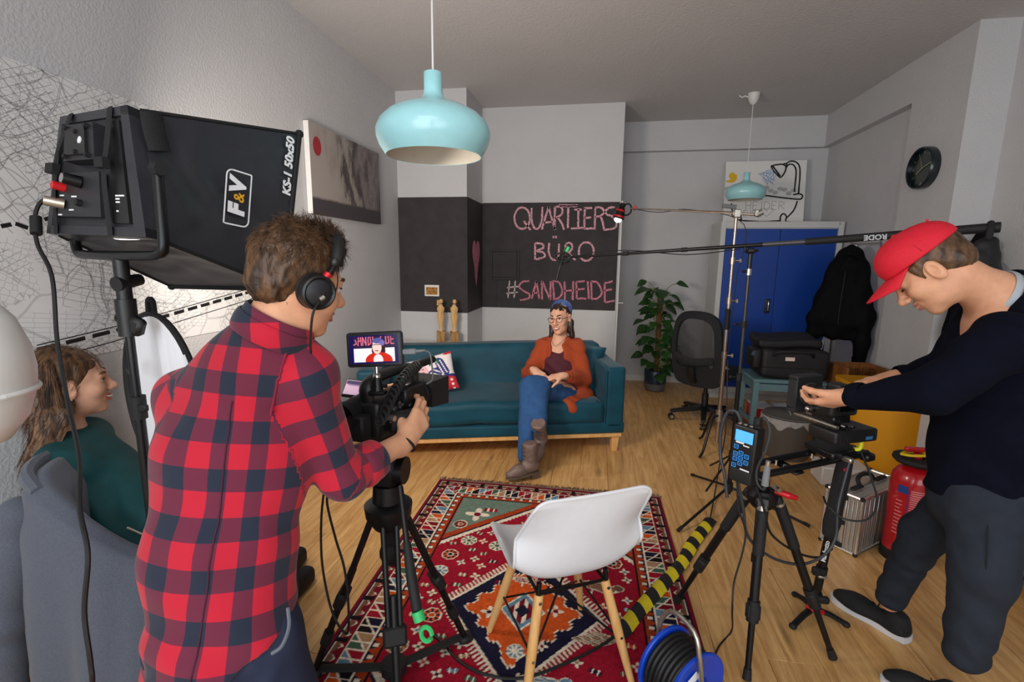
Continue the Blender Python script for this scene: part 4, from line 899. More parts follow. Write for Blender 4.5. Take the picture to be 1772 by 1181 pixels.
# ---- wall map
def map_mat():
    m = bpy.data.materials.new('printed_city_map'); m.use_nodes = True; N = m.node_tree.nodes; L = m.node_tree.links; b = N['Principled BSDF']; b.inputs['Roughness'].default_value = .6
    tc = N.new('ShaderNodeTexCoord'); mp = N.new('ShaderNodeMapping'); mp.inputs['Rotation'].default_value = (.35, 0, 0); L.new(tc.outputs['Object'], mp.inputs[0])
    wn = N.new('ShaderNodeTexNoise'); wn.inputs['Scale'].default_value = 3; L.new(mp.outputs[0], wn.inputs['Vector'])
    wa = N.new('ShaderNodeVectorMath'); wa.operation = 'MULTIPLY_ADD'; wa.inputs[1].default_value = (0, .16, .16); L.new(wn.outputs['Color'], wa.inputs[0]); L.new(mp.outputs[0], wa.inputs[2])
    flat = N.new('ShaderNodeVectorMath'); flat.operation = 'MULTIPLY'; flat.inputs[1].default_value = (0, 1, 1); L.new(wa.outputs[0], flat.inputs[0])
    flat2 = N.new('ShaderNodeVectorMath'); flat2.operation = 'MULTIPLY'; flat2.inputs[1].default_value = (0, 1, 1); L.new(mp.outputs[0], flat2.inputs[0])
    last = None
    def edges(vec, scale, w, dark, dist='EUCLIDEAN', rnd=1., mask=None):
        nonlocal last
        v = N.new('ShaderNodeTexVoronoi'); v.feature = 'DISTANCE_TO_EDGE'; v.inputs['Scale'].default_value = scale; v.inputs['Randomness'].default_value = rnd; L.new(vec, v.inputs['Vector'])
        r = N.new('ShaderNodeMapRange'); r.inputs[1].default_value = w * .6; r.inputs[2].default_value = w; r.inputs[3].default_value = dark; r.inputs[4].default_value = 1; L.new(v.outputs['Distance'], r.inputs[0]); o = r.outputs[0]
        if mask:
            n = N.new('ShaderNodeTexNoise'); n.inputs['Scale'].default_value = mask[0]; n.inputs['Detail'].default_value = 1; L.new(vec, n.inputs['Vector'])
            k = N.new('ShaderNodeMapRange'); k.inputs[1].default_value = mask[1]; k.inputs[2].default_value = mask[1] + .02; L.new(n.outputs['Fac'], k.inputs[0])
            x = N.new('ShaderNodeMath'); x.operation = 'MAXIMUM'; L.new(o, x.inputs[0]); L.new(k.outputs[0], x.inputs[1]); o = x.outputs[0]
        if last is None: last = o
        else:
            y = N.new('ShaderNodeMath'); y.operation = 'MULTIPLY'; L.new(last, y.inputs[0]); L.new(o, y.inputs[1]); last = y.outputs[0]
    edges(flat.outputs[0], 4.5, .016, .4); edges(flat.outputs[0], 4.5, .0095, 2.2)
    edges(flat.outputs[0], 11, .02, .6, rnd=.9, mask=(2.3, .5)); edges(flat2.outputs[0], 46, .05, .66, rnd=.5, mask=(4.5, .47))
    def parcels(rot, sc, ms, seed, dark=.55):
        nonlocal last
        m2 = N.new('ShaderNodeMapping'); m2.inputs['Rotation'].default_value = (rot, 0, 0); L.new(tc.outputs['Object'], m2.inputs[0]); s2 = N.new('ShaderNodeSeparateXYZ'); L.new(m2.outputs[0], s2.inputs[0]); c2 = N.new('ShaderNodeCombineXYZ'); L.new(s2.outputs['Y'], c2.inputs[0]); L.new(s2.outputs['Z'], c2.inputs[1])
        bt = N.new('ShaderNodeTexBrick'); bt.inputs['Scale'].default_value = sc; bt.inputs['Mortar Size'].default_value = .03; bt.inputs['Mortar Smooth'].default_value = .3; bt.inputs['Color1'].default_value = bt.inputs['Color2'].default_value = (1, 1, 1, 1); bt.inputs['Mortar'].default_value = (dark,) * 3 + (1,); bt.offset = .06; bt.inputs['Brick Width'].default_value = 1.7; bt.inputs['Row Height'].default_value = .55; L.new(c2.outputs[0], bt.inputs['Vector'])
        n = N.new('ShaderNodeTexNoise'); n.noise_dimensions = '4D'; n.inputs['W'].default_value = seed; n.inputs['Scale'].default_value = ms; n.inputs['Detail'].default_value = 1; L.new(mp.outputs[0], n.inputs['Vector']); k = N.new('ShaderNodeMath'); k.operation = 'GREATER_THAN'; k.inputs[1].default_value = .53; L.new(n.outputs['Fac'], k.inputs[0])
        mx = N.new('ShaderNodeMix'); mx.inputs[2].default_value = 1; L.new(k.outputs[0], mx.inputs[0]); L.new(bt.outputs['Color'], mx.inputs[3]); y = N.new('ShaderNodeMath'); y.operation = 'MULTIPLY'; L.new(last, y.inputs[0]); L.new(mx.outputs[0], y.inputs[1]); last = y.outputs[0]
    parcels(.3, 20, 3.2, 1.); parcels(-.5, 24, 3.6, 4.); parcels(.9, 16, 2.8, 9.); parcels(.15, 32, 3, 13., .65)
    n = N.new('ShaderNodeTexNoise'); n.inputs['Scale'].default_value = 2.5; n.inputs['Detail'].default_value = 3; L.new(flat.outputs[0], n.inputs['Vector'])
    cr = N.new('ShaderNodeMapRange'); cr.inputs[1].default_value = .3; cr.inputs[2].default_value = .7; cr.inputs[3].default_value = .72; cr.inputs[4].default_value = .86; L.new(n.outputs['Fac'], cr.inputs[0])
    mu = N.new('ShaderNodeMath'); mu.operation = 'MULTIPLY'; mu.use_clamp = True; L.new(cr.outputs[0], mu.inputs[0]); L.new(last, mu.inputs[1])
    cc_ = N.new('ShaderNodeCombineColor')
    for i in range(3): L.new(mu.outputs[0], cc_.inputs[i])
    L.new(cc_.outputs[0], b.inputs['Base Color']); return m
wm = thing('city_map', 'large black and white city map poster on the left wall', 'map', (XL + .002, 1.5, 1.62))
def mapz(y): return .015 * sin(y * 7)
put('map_sheet', MB().box((0, 0, 0), (.003, 2.1, 1.04), .001), map_mat(), wm)
def mapline(pts, w, dash=None):
    b = MB(); T = Matrix(((0, 0, 1, XL + .0037), (1, 0, 0, 0), (0, 1, 0, 0), (0, 0, 0, 1))); q = [PX(x, y, XL) for x, y in pts]; q = [Vector((p.y, p.z, 0)) for p in q]
    if not dash: return b.ribbon(q, w, T, .0003)
    for a, c in zip(q, q[1:]):
        n = max(1, int((c - a).length / dash))
        for i in range(n): b.ribbon([a.lerp(c, i / n), a.lerp(c, (i + .72) / n)], w, T, .0003)
    return b
put('boundary_line', mapline([(62, 606), (200, 572), (300, 543), (440, 503)], .016, .075), m_ink, wm, world=True)
put('boundary_line', mapline([(0, 392), (25, 387), (55, 398), (75, 380), (112, 372)], .014, .09), m_ink, wm, world=True)
put('boundary_line', mapline([(118, 318), (108, 250)], .014, .05), m_ink, wm, world=True); put('boundary_line', mapline([(170, 196), (182, 204), (196, 198), (200, 204)], .012), m_ink, wm, world=True)
put('railway_line', mapline([(62, 598), (200, 565), (300, 537), (440, 497)], .004), m_ink, wm, world=True); put('railway_line', mapline([(62, 628), (200, 590), (320, 553), (440, 516)], .004), m_ink, wm, world=True)
# ---- canvas print (plain abstract stand-in)
def canvas_mat():
    m = bpy.data.materials.new('abstract_grey_print'); m.use_nodes = True; N = m.node_tree.nodes; L = m.node_tree.links; b = N['Principled BSDF']; b.inputs['Roughness'].default_value = .7
    tc = N.new('ShaderNodeTexCoord'); sp = N.new('ShaderNodeSeparateXYZ'); L.new(tc.outputs['Object'], sp.inputs[0])
    mp = N.new('ShaderNodeMapping'); mp.inputs['Scale'].default_value = (1, 1.2, .5); L.new(tc.outputs['Object'], mp.inputs[0])
    nz = N.new('ShaderNodeTexNoise'); nz.inputs['Scale'].default_value = 6; nz.inputs['Detail'].default_value = 7; nz.inputs['Roughness'].default_value = .65; L.new(mp.outputs[0], nz.inputs['Vector'])
    # dark band on the right, darker strip along the bottom
    a = N.new('ShaderNodeMath'); a.operation = 'MULTIPLY_ADD'; a.inputs[1].default_value = .62; L.new(sp.outputs['Y'], a.inputs[0]); L.new(nz.outputs['Fac'], a.inputs[2])
    rp = N.new('ShaderNodeValToRGB'); e = rp.color_ramp.elements
    for k in range(3): e.new(.5)
    for i, (p_, c) in enumerate(((.3, '#a69d98'), (.46, '#989089'), (.56, '#3c3638'), (.72, '#857d7c'), (.9, '#5a5354'))): e[i].position = p_; e[i].color = (*lin(c), 1)
    L.new(a.outputs[0], rp.inputs[0])
    z = N.new('ShaderNodeMath'); z.operation = 'MULTIPLY_ADD'; z.inputs[1].default_value = .03; L.new(nz.outputs['Fac'], z.inputs[0]); L.new(sp.outputs['Z'], z.inputs[2])
    st_ = N.new('ShaderNodeMapRange'); st_.inputs[1].default_value = -.185; st_.inputs[2].default_value = -.165; L.new(z.outputs[0], st_.inputs[0])
    mx = N.new('ShaderNodeMix'); mx.data_type = 'RGBA'; mx.inputs[6].default_value = (*lin('#454044'), 1); L.new(st_.outputs[0], mx.inputs[0]); L.new(rp.outputs[0], mx.inputs[7]); L.new(mx.outputs[2], b.inputs['Base Color']); return m
cv = thing('canvas_print', 'square abstract grey canvas print with a red spot on the left wall', 'picture', (XL + .022, 3.65, 2.085))
m_cnv = canvas_mat(); put('canvas', MB().box((0, 0, 0), (.038, 1.06, .6), .002), m_cnv, cv)
put('red_spot', MB().lathe([(.001, .001), (.05, .001), (.05, 0)], 20, Matrix(((0, 0, 1, .0192), (1, 0, 0, -.44), (0, 1.25, 0, .155), (0, 0, 0, 1)))), M('print_red', '#a01f2c', .6), cv)
put('canvas_edge', MB().box((0, -.531, 0), (.037, .002, .598)), m_white, cv)

# ---- softbox on its stand
m_nyl = M('softbox_nylon', '#26272d', .42, var=.12, scale=30, bump=.08, bscale=160); m_house = M('lamp_housing', '#1f1f23', .5, var=.1, bump=.05, bscale=200); m_strap = M('black_webbing', '#121214', .8, var=.2, bump=.2, bscale=300)
m_logo = M('logo_white', '#e8e8ea', .5); m_logoy = M('logo_yellow', '#e2a51d', .5)
BQ = [PD(126, 210, 1.36), PD(243, 191, 1.19), PD(275, 415, 1.19), PD(103, 408, 1.36)]; FQ = [PD(310, 253, 1.76), PD(518, 232, 1.55), PD(490, 500, 1.55), PD(297, 496, 1.76)]
bc = sum(BQ, Vector()) / 4; fc = sum(FQ, Vector()) / 4; ax = (fc - bc).normalized()
sbx = thing('softbox_light', 'black square softbox lamp on a stand in front of the map', 'studio light', bc)
def wall_pt(k, u, v):
    "k: side index, u along the rim edge, v from back to front"
    a, b_, c, d = BQ[k], BQ[(k + 1) % 4], FQ[k], FQ[(k + 1) % 4]; p = a.lerp(b_, u).lerp(c.lerp(d, u), v)
    n = (b_ - a).cross(c - a).normalized(); ctr = bc.lerp(fc, v); n = n if n.dot(p - ctr) > 0 else -n
    s = sin(pi * u) * sin(pi * v); w = .006 * sin(v * 23 + 5 * u * sin(u * 7)) * (1 - v) * sin(pi * u) + .004 * float(vnoise(np.array([[u * 7 + k * 9, v * 5, 1]]))[0]) * s
    return p - n * (.012 * s) + n * w
fabm = MB()
for k in range(4): fabm.grid(lambda u, v: wall_pt(k, u, v), 22, 30)
fab = put('softbox_fabric', fabm, m_nyl, sbx, world=True, ang=50)
rim = MB()
for k in range(4): rim.cyl(FQ[k], FQ[(k + 1) % 4], .0085, n=8)
for k in range(4): rim.ell(FQ[k], .013, 10)
put('front_rim', rim, m_strap, sbx, world=True)
seam = MB()
for k in range(4): put('corner_seam', MB().tube([BQ[k], BQ[k].lerp(FQ[k], .5), FQ[k]], .005, 6), m_strap, fab, world=True)

dq = [f.lerp(b_, .2).lerp(fc.lerp(bc, .2), .05) for f, b_ in zip(FQ, BQ)]; dm_ = MB(); dm_.add(dq, [(0, 1, 2, 3)])
m_diff = M('softbox_diffuser', '#ffffff', .9, var=0, emit='#fff3e6', estr=54); put('diffuser', dm_, m_diff, sbx, world=True)
ub = (BQ[1] - BQ[0]); vb = (BQ[3] - BQ[0])
nb_ = -ub.cross(vb).normalized(); nb_ = nb_ if nb_.dot(ax) < 0 else -nb_
def bq(u, v, h=0.): return BQ[0].lerp(BQ[1], u).lerp(BQ[3].lerp(BQ[2], u), v) + nb_ * h
def plate(u0, v0, u1, v1, h0, h1): return MB().hexa([bq(u0, v0, h0), bq(u1, v0, h0), bq(u1, v1, h0), bq(u0, v1, h0), bq(u0, v0, h1), bq(u1, v0, h1), bq(u1, v1, h1), bq(u0, v1, h1)])
put('lamp_housing', plate(.04, .04, .96, .96, -.07, .022), m_house, sbx, world=True)
fr4 = MB()
for (u0, v0, u1, v1) in ((0, 0, 1, .07), (0, .93, 1, 1), (0, 0, .05, 1), (.9, 0, 1, 1)): b_ = plate(u0, v0, u1, v1, -.01, .028); fr4.add(b_.v, b_.f)
put('back_cover', fr4, m_nyl, sbx, world=True); put('battery_plate', plate(.27, .13, .66, .42, .02, .05), m_house, sbx, world=True); put('battery_mount', plate(.34, .17, .58, .38, .05, .056), m_black, sbx, world=True)
sc_ = MB()
for (u, v) in ((.32, .16), (.6, .16), (.32, .39), (.6, .39), (.46, .2), (.46, .36)): sc_.cyl(bq(u, v, .049), bq(u, v, .06), .006, n=8)
put('mount_screws', sc_, m_rubber, sbx, world=True); put('white_sticker', MB().cyl(bq(.52, .27, .05), bq(.52, .27, .0575), .009, n=14), m_logo, sbx, world=True)
put('cooling_ribs', plate(.7, .1, .86, .9, .02, .027), m_black, sbx, world=True); put('control_panel', plate(.1, .5, .62, .86, .02, .035), m_house, sbx, world=True)
put('red_knob', MB().cyl(bq(.2, .62, .034), bq(.2, .62, .06), .012, .01, 16), M('knob_red', '#c51a20', .4), sbx, world=True); put('dimmer_knob', MB().cyl(bq(.4, .58, .034), bq(.38, .58, .068), .016, .014, 20), m_blackmetal, sbx, world=True); put('knob_cap', MB().cyl(bq(.38, .58, .068), bq(.38, .58, .071), .012, n=18), m_chrome, sbx, world=True)
put('power_socket', MB().cyl(bq(.22, .76, .034), bq(.18, .76, .07), .013, n=14), m_steel, sbx, world=True); put('socket_nut', MB().cyl(bq(.4, .75, .034), bq(.4, .75, .045), .009, n=10), m_rubber, sbx, world=True)
lb = MB()
for (u, v, w) in ((.16, .68, .05), (.3, .69, .06), (.28, .8, .05), (.16, .84, .04), (.64, .68, .03), (.64, .71, .02), (.75, .68, .09), (.75, .705, .04), (.75, .73, .04), (.75, .8, .02)): b_ = plate(u, v, u + w, v + .012, .0275 if u > .62 else .035, .0285 if u > .62 else .036); lb.add(b_.v, b_.f)
pl_ = put('panel_print', lb, m_logo, sbx, world=True); pl_['kind'] = 'stuff'
for u, pts in ((.12, [(.2, 0), (.2, .14), (.1, .35), (.1, .6), (.12, 1)]), (.72, [(.78, 0), (.76, .3), (.7, .55), (.68, 1)])):
    w = MB(); w.tube([bq(a, c, .04 if 0 < c < 1 else .03) for a, c in pts], .014, 8, sm=5, flat=(tuple(nb_), .18)); put('strap', w, m_strap, sbx, world=True)
for (u, v) in ((.1, .47), (.72, .45)): put('buckle', plate(u - .05, v - .04, u + .05, v + .04, .038, .054), m_rubber, sbx, world=True)
put('side_flap', MB().tube([PD(262, 196, 1.19), PD(268, 230, 1.2), PD(277, 262, 1.21)], .026, 8, sm=4, flat=(tuple(ub.normalized()), .25)), m_strap, sbx, world=True)
put('blue_label', MB().tube([PD(148, 402, 1.29), PD(160, 403, 1.28), PD(170, 404, 1.27)], [.004, .007, .004], 8), M('label_skyblue', '#1f6fae', .4), sbx, world=True)
yk = [PD(272, 288, 1.165), PD(278, 360, 1.165), PD(283, 425, 1.17), PD(276, 440, 1.18), PD(250, 443, 1.21), PD(150, 441, 1.36), PD(134, 434, 1.38), PD(130, 410, 1.385), PD(128, 360, 1.39)]
put('yoke', MB().tube(yk, .0125, 12, sm=3), m_blackmetal, sbx, world=True); put('yoke_knob', MB().cyl(PD(272, 292, 1.165), PD(280, 292, 1.15), .02, .016, 8), m_rubber, sbx, world=True)
# printed logo: F&V in a frame, and the size text, on the camera-side panel
k = 1; a, b_, c, d = BQ[1], BQ[2], FQ[1], FQ[2]
def side(u, v): return wall_pt(1, u, v)
pc = side(.5, .55); ey_ = -(side(.6, .58) - side(.4, .58)).normalized(); ex_ = (side(.53, .7) - side(.53, .45)).normalized(); nz_ = ex_.cross(ey_).normalized()
nz_ = nz_ if nz_.dot(Vector(CAM) - pc) > 0 else -nz_
# letters run upwards: text x = up, text y = towards the back
up_ = ey_; lft = -ex_; up_ = (up_ - lft * up_.dot(lft)).normalized()
LM = frame(pc + nz_ * .017, up_, lft, up_.cross(lft)) @ Matrix.Scale(.7, 4)
for c_, x_ in (('F', -.047), ('V', .05)): put('logo_letter', MB().text(c_, .088, LM @ TR((x_, 0, 0)), bold=.006, shear=.1), m_logo, sbx, world=True, flip=False, ang=180)
put('logo_ampersand', MB().text('&', .062, LM @ TR((.004, -.006, .0008)), bold=.0008, shear=.1), m_logoy, sbx, world=True, flip=False, ang=180)
rr = []
for sx_, sy_, r_, a0 in ((1, 1, .024, 0), (-1, 1, .004, 1), (-1, -1, .024, 2), (1, -1, .004, 3)):
    for t in range(5): a = (a0 + t / 4) * pi / 2; rr.append((sx_ * (.108 - r_) + r_ * cos(a), sy_ * (.052 - r_) + r_ * sin(a)))
put('logo_frame', MB().ribbon(rr + rr[:2], .006, LM), m_logo, sbx, world=True, flip=False)
pc2 = side(.22, .93); put('size_print', MB().text('KS-1 50x50', .038, frame(pc2 + nz_ * .008, up_, lft, up_.cross(lft)), bold=.0016, shear=.12), m_logo, sbx, world=True, flip=False, ang=180)

def tripod_leg(root, top, foot, r0=.014, r1=.011, split=.5, knob=True, m=None):
    m = m or m_blackmetal; top, foot = Vector(top), Vector(foot); mid = top.lerp(foot, split); d = (foot - top).normalized()
    l = put('leg', MB().cyl(top, mid, r0, n=12), m, root, world=True); put('lower_leg', MB().cyl(mid - d * .03, foot, r1, r1 * .9, 12), m, l, world=True)
    if knob: put('leg_lock', MB().cyl(mid - d * .035, mid + d * .012, r0 * 1.45, n=14).box(mid, (r0 * 3.4, r0 * 1.6, .03), .004), m_rubber, l, world=True)
    put('rubber_foot', MB().cyl(foot - d * .03, foot, r1 * 1.35, r1 * 1.1, 10), m_rubber, l, world=True); return l
ls = thing('light_stand', 'black stand carrying the softbox beside the seated woman at left', 'light stand', (-1.25, 1.105, 0))
put('pole', MB().cyl((0, 0, .55), (0, 0, 1.07), .0135, n=14), m_blackmetal, ls); put('pole', MB().cyl((0, 0, 1.05), (0, 0, 1.47), .011, n=14), m_blackmetal, ls); put('pole', MB().cyl((0, 0, .04), (0, 0, .62), .0165, n=14), m_blackmetal, ls)
for z in (.65, 1.08): put('collar', MB().cyl((0, 0, z - .035), (0, 0, z + .03), .02, n=14).box((.026, -.01, z), (.03, .016, .022), .005), m_rubber, ls)
put('clamp_head', MB().cyl((.0, 0, 1.28), (0, 0, 1.38), .024, n=14).cyl((0, 0, 1.36), (0, 0, 1.5), .018, n=14).box((.02, 0, 1.31), (.06, .03, .05), .01, (0, .4, 0)).cyl((0, -.02, 1.42), (0, .05, 1.43), .02, .016, 10), m_black, ls); put('brass_pin', MB().cyl((-.03, -.012, 1.33), (-.018, -.012, 1.33), .01), m_steel, ls)
for a in (1.9, 4.0, 6.1):
    f = Vector((.3 * cos(a), .3 * sin(a), .012)); put('leg', MB().cyl((.02 * cos(a), .02 * sin(a), .42), f, .009, n=10), m_blackmetal, ls); put('leg_brace', MB().cyl((.02 * cos(a), .02 * sin(a), .16), f * .62 + Vector((0, 0, .16)), .007, n=8), m_blackmetal, ls)
put('brace_ring', MB().cyl((0, 0, .4), (0, 0, .44), .026, n=14).cyl((0, 0, .14), (0, 0, .18), .024, n=14), m_rubber, ls)
cb_ = thing('power_cable', 'black power cable hanging from the softbox down past the seated woman', 'cable', (-1.65, 1.3, 0))
put('cable', MB().tube([PD(112, 349, 1.36), PD(80, 345, 1.33), PD(62, 368, 1.31), PD(64, 420, 1.3), PD(90, 480, 1.28), PD(99, 590, 1.26), PD(118, 700, 1.2), PD(137, 790, 1.12), PD(138, 880, 1.04), PD(152, 960, 1.0), PD(146, 1060, 1.0), PD(157, 1150, 1.0), PD(160, 1220, 1.02), Vector((-1.15, .75, .006))], .0052, 8, sm=8), m_cable, cb_, world=True)
put('plug', MB().cyl(PD(122, 350, 1.36), PD(88, 345, 1.335), .011, .006, 10), m_rubber, cb_, world=True); put('ferrite', MB().cyl(PD(62, 376, 1.31), PD(63, 405, 1.3), .013, n=12), m_rubber, cb_, world=True)
# ---- reflector leaning against the wall
m_refl = M('reflector_white', '#f2f2f6', .7, var=.05, scale=6, bump=.3, bscale=7, stretch=(1, 3, .4))
rfl = thing('reflector', 'round white reflector with a black rim clamped to the light stand', 'reflector', P(280, 695, 1.2), radians(-114))
RY = .262
put('reflector_cloth', MB().grid(lambda u, v: Vector((.01 * sin(u * 9) * v, v * RY * cos(u * 2 * pi), v * RY * sin(u * 2 * pi))), 48, 6, True), m_refl, rfl, ang=180)
put('rim', MB().tube([(0, RY * cos(t * pi / 24), RY * sin(t * pi / 24)) for t in range(49)], .0095, 8), m_strap, rfl); put('hanging_loop', MB().tube([(0, -.02, RY), (0, -.015, RY + .04), (0, .015, RY + .04), (0, .02, RY)], .008, 6, sm=3), m_strap, rfl)
put('edge_label', MB().box((.01, RY * .82, RY * .58), (.002, .014, .035), 0, (.6, 0, 0)), m_logo, rfl); a_ = P(222, 640, 1.2); put('clamp_arm', MB().tube([a_, P(222, 640, 1.13), Vector((-1.25, 1.105, a_.z))], .006, 8), m_blackmetal, rfl, world=True)

# ---- video tripod
tv = thing('video_tripod', 'tall black twin tube video tripod under the camera of the man in the checked shirt', 'tripod', (-.66, 1.42, 0))
F3 = [Vector((-.955, 1.385, .012)), Vector((-.461, 1.642, .012)), Vector((-.53, 1.16, .012))]; ctr = sum(F3, Vector()) / 3; ctr.z = 0; ctr = Vector((-.665, 1.425, 0))
m_tri = M('tripod_black', '#0c0c0e', .42, .2, var=.1)
for i, f in enumerate(F3):
    d = (f - ctr); d.z = 0; dn = d.normalized(); s = Vector((-dn.y, dn.x, 0)); top = ctr + dn * .045 + Vector((0, 0, .66)); mid = top.lerp(f, .52); low = top.lerp(f, .97)
    l = put('leg', MB().cyl(top + s * .022, mid + s * .018, .0095, n=10).cyl(top - s * .022, mid - s * .018, .0095, n=10), m_tri, tv, world=True)
    put('leg_clamp', MB().box((0, 0, 0), (.075, .036, .06), .008, m=look(mid, f - top, dn) @ TR((0, 0, 0), (pi / 2, 0, 0))), m_rubber, l, world=True)
    put('lower_leg', MB().cyl(top.lerp(f, .35), low, .0135, .012, 12), m_tri, l, world=True)
    t2 = top.lerp(f, .78); put('lower_clamp', MB().cyl(t2 - (f - top).normalized() * .03, t2 + (f - top).normalized() * .02, .019, n=12), m_rubber, l, world=True)
    put('rubber_foot', MB().cyl(low, f, .018, .02, 12).box(f + Vector((0, 0, .004)), (.06, .05, .03), .01, (0, 0, math.atan2(dn.y, dn.x))), m_rubber, l, world=True)
    put('spreader_arm', MB().tube([ctr + Vector((0, 0, .05)), f.lerp(ctr, .1) + Vector((0, 0, .02))], .02, 8, flat=((0, 0, 1), .35)), m_rubber, tv, world=True)
put('spreader_hub', MB().cyl(ctr + Vector((0, 0, .035)), ctr + Vector((0, 0, .07)), .045, n=16), m_rubber, tv, world=True)
put('crown', MB().lathe([(.001, .6), (.05, .6), (.075, .64), (.08, .68), (.06, .695), (.001, .695)], 20, TR(ctr)), m_tri, tv, world=True)
put('bowl_knob', MB().cyl(ctr + Vector((0, 0, .52)), ctr + Vector((0, 0, .62)), .022, .03, 14).ell(ctr + Vector((0, 0, .5)), (.036, .036, .045), 14), m_rubber, tv, world=True)
hd_ = ctr + Vector((0, 0, .695)); put('fluid_head', MB().cyl(hd_, hd_ + Vector((0, 0, .06)), .052, .048, 20).box(hd_ + Vector((0, 0, .11)), (.085, .1, .1), .012).cyl(hd_ + Vector((-.065, 0, .11)), hd_ + Vector((.065, 0, .11)), .045, n=20).box(hd_ + Vector((0, 0, .175)), (.07, .14, .03), .006), m_tri, tv, world=True)
ph_ = [hd_ + Vector((.06, -.02, .1)), PD(655, 848, 1.26), PD(672, 880, 1.2), PD(715, 1055, 1.16)]
pb = put('pan_bar', MB().tube([ctr + Vector((.055, -.02, .75)), PD(693, 845, 1.37), PD(704, 940, 1.3)], .0085, 10), m_tri, tv, world=True)
put('pan_grip', MB().tube([PD(704, 940, 1.3), PD(712, 1000, 1.26), PD(722, 1058, 1.22)], [.011, .014, .013], 12), m_rubber, pb, world=True)
m_green = M('green_strap', '#2fae62', .5, var=.08)
gt = thing('green_cable_tie', 'bright green cable tie with a loop near the foot of the video tripod', 'cable tie', PD(736, 1090, 1.22)); put('tie_band', MB().cyl(PD(722, 1058, 1.22), PD(727, 1075, 1.215), .015, n=12), m_green, gt, world=True)
cc0 = PD(738, 1098, 1.2); put('tie_loop', MB().tube([cc0 + Vector((.014 * cos(t * pi / 6), 0, .02 * sin(t * pi / 6))) for t in range(12)] , .006, 6), m_green, gt, world=True)

# ---- video camera (aimed along +Y of its frame)
CO = Vector((-.675, 1.47, 1.0)); CM = look(CO, (.17, .98, -.03)); vc = thing('video_camera', 'black shoulder style video camera on the tripod, held by the man in the checked shirt', 'video camera', CO)
def cput(n, mb, mat, par=vc, **k): mb.v = [CM @ p for p in mb.v]; return put(n, mb, mat, par, world=True, **k)
cput('camera_body', MB().rbox((0, 0, -.01), (.105, .26, .13), .018, 3).rbox((.045, .02, -.015), (.05, .17, .1), .02, 3), m_black); cput('mount_plate', MB().box((0, 0, -.087), (.07, .14, .022), .004), m_blackmetal)
cput('lens_barrel', MB().lathe([(.001, .1), (.04, .1), (.044, .12), (.05, .125), (.05, .17), (.047, .172), (.047, .18), (.052, .182), (.052, .22)], 28, Matrix(((1, 0, 0, 0), (0, 0, 1, 0), (0, -1, 0, .005), (0, 0, 0, 1)))), m_black)
cput('lens_ring', MB().lathe([(.0505, .13), (.0525, .132), (.0525, .16), (.0505, .162)], 36, Matrix(((1, 0, 0, 0), (0, 0, 1, 0), (0, -1, 0, .005), (0, 0, 0, 1)))), m_rubber)
h8 = lambda w, h, y: [Vector((-w, y, -h + .005)), Vector((w, y, -h + .005)), Vector((w, y, h + .005)), Vector((-w, y, h + .005))]
hx = MB(); o1, o2, i1, i2 = h8(.055, .048, .2), h8(.072, .054, .3), h8(.05, .043, .2), h8(.067, .049, .3); hx.v = o1 + o2 + i1 + i2
hx.f = [(i, (i + 1) % 4, (i + 1) % 4 + 4, i + 4) for i in range(4)] + [(i + 8, (i + 1) % 4 + 8, (i + 1) % 4 + 12, i + 12) for i in range(4)] + [(i + 4, (i + 1) % 4 + 4, (i + 1) % 4 + 12, i + 12) for i in range(4)] + [(0, 1, 2, 3)]
hood = cput('lens_hood', hx, M('hood_black', '#1a1a1c', .55, var=.08)); cput('front_glass', MB().lathe([(.001, .215), (.045, .21)], 24, Matrix(((1, 0, 0, 0), (0, 0, 1, 0), (0, -1, 0, .005), (0, 0, 0, 1)))), M('lens_glass', '#0a0c18', .05, coat=1.))
cput('top_handle', MB().tube([(0, -.11, .05), (0, -.115, .095), (0, -.07, .115), (0, .08, .12), (0, .15, .105), (0, .155, .05)], .017, 10, sm=4, flat=((1, 0, 0), 1.4)), m_black); cput('handle_mic', MB().cyl((.03, .1, .125), (.03, .25, .128), .014, n=14).box((.02, .13, .115), (.04, .03, .03), .006), m_rubber)
ek = Matrix(((1, 0, 0, -.01), (0, .9, .44, -.17), (0, -.44, .9, .035), (0, 0, 0, 1)))
ev = cput('viewfinder', MB().cyl((-.045, -.03, .045), (-.045, -.12, .035), .024, .026, 18), m_black)
cput('eyecup', MB().lathe([(.02, .0), (.032, .0), (.034, .03), (.048, .075), (.05, .078), (.045, .075), (.031, .03), (.001, .02)], 28, TR((-.04, -.115, .03), (pi / 2 + .2, 0, 0))), m_rubber, ev); cput('eyepiece_lens', MB().lathe([(.001, .024), (.022, .024)], 18, TR((-.04, -.115, .03), (pi / 2 + .2, 0, 0))), M('lens_glass', '#0a0c18', .05), ev)
lcd = cput('flip_screen', MB().box((-.1, -.03, .062), (.105, .012, .066), .005, (radians(-35), 0, 0)), m_black)
m_scr = M('screen_pink', '#c9b3c4', .3, emit='#b78fb0', estr=.5); cput('screen_image', MB().box((-.1, -.0375, .067), (.085, .001, .05), 0, (radians(-35), 0, 0)), m_scr, lcd); cput('screen_caption', MB().box((-.095, -.032, .083), (.085, .001, .012), 0, (radians(-35), 0, 0)), M('screen_violet', '#3a2a5a', .3, emit='#3a2a5a', estr=.4), lcd); cput('screen_red', MB().box((-.075, -.0435, .052), (.04, .001, .015), 0, (radians(-35), 0, 0)), M('screen_crimson', '#c0304a', .3, emit='#c0304a', estr=.5), lcd)
cput('battery', MB().box((.0, -.155, -.02), (.06, .05, .08), .006), m_rubber); cput('audio_box', MB().box((.062, .04, .05), (.04, .12, .05), .006), m_black)
btn = MB(); random.seed(5)
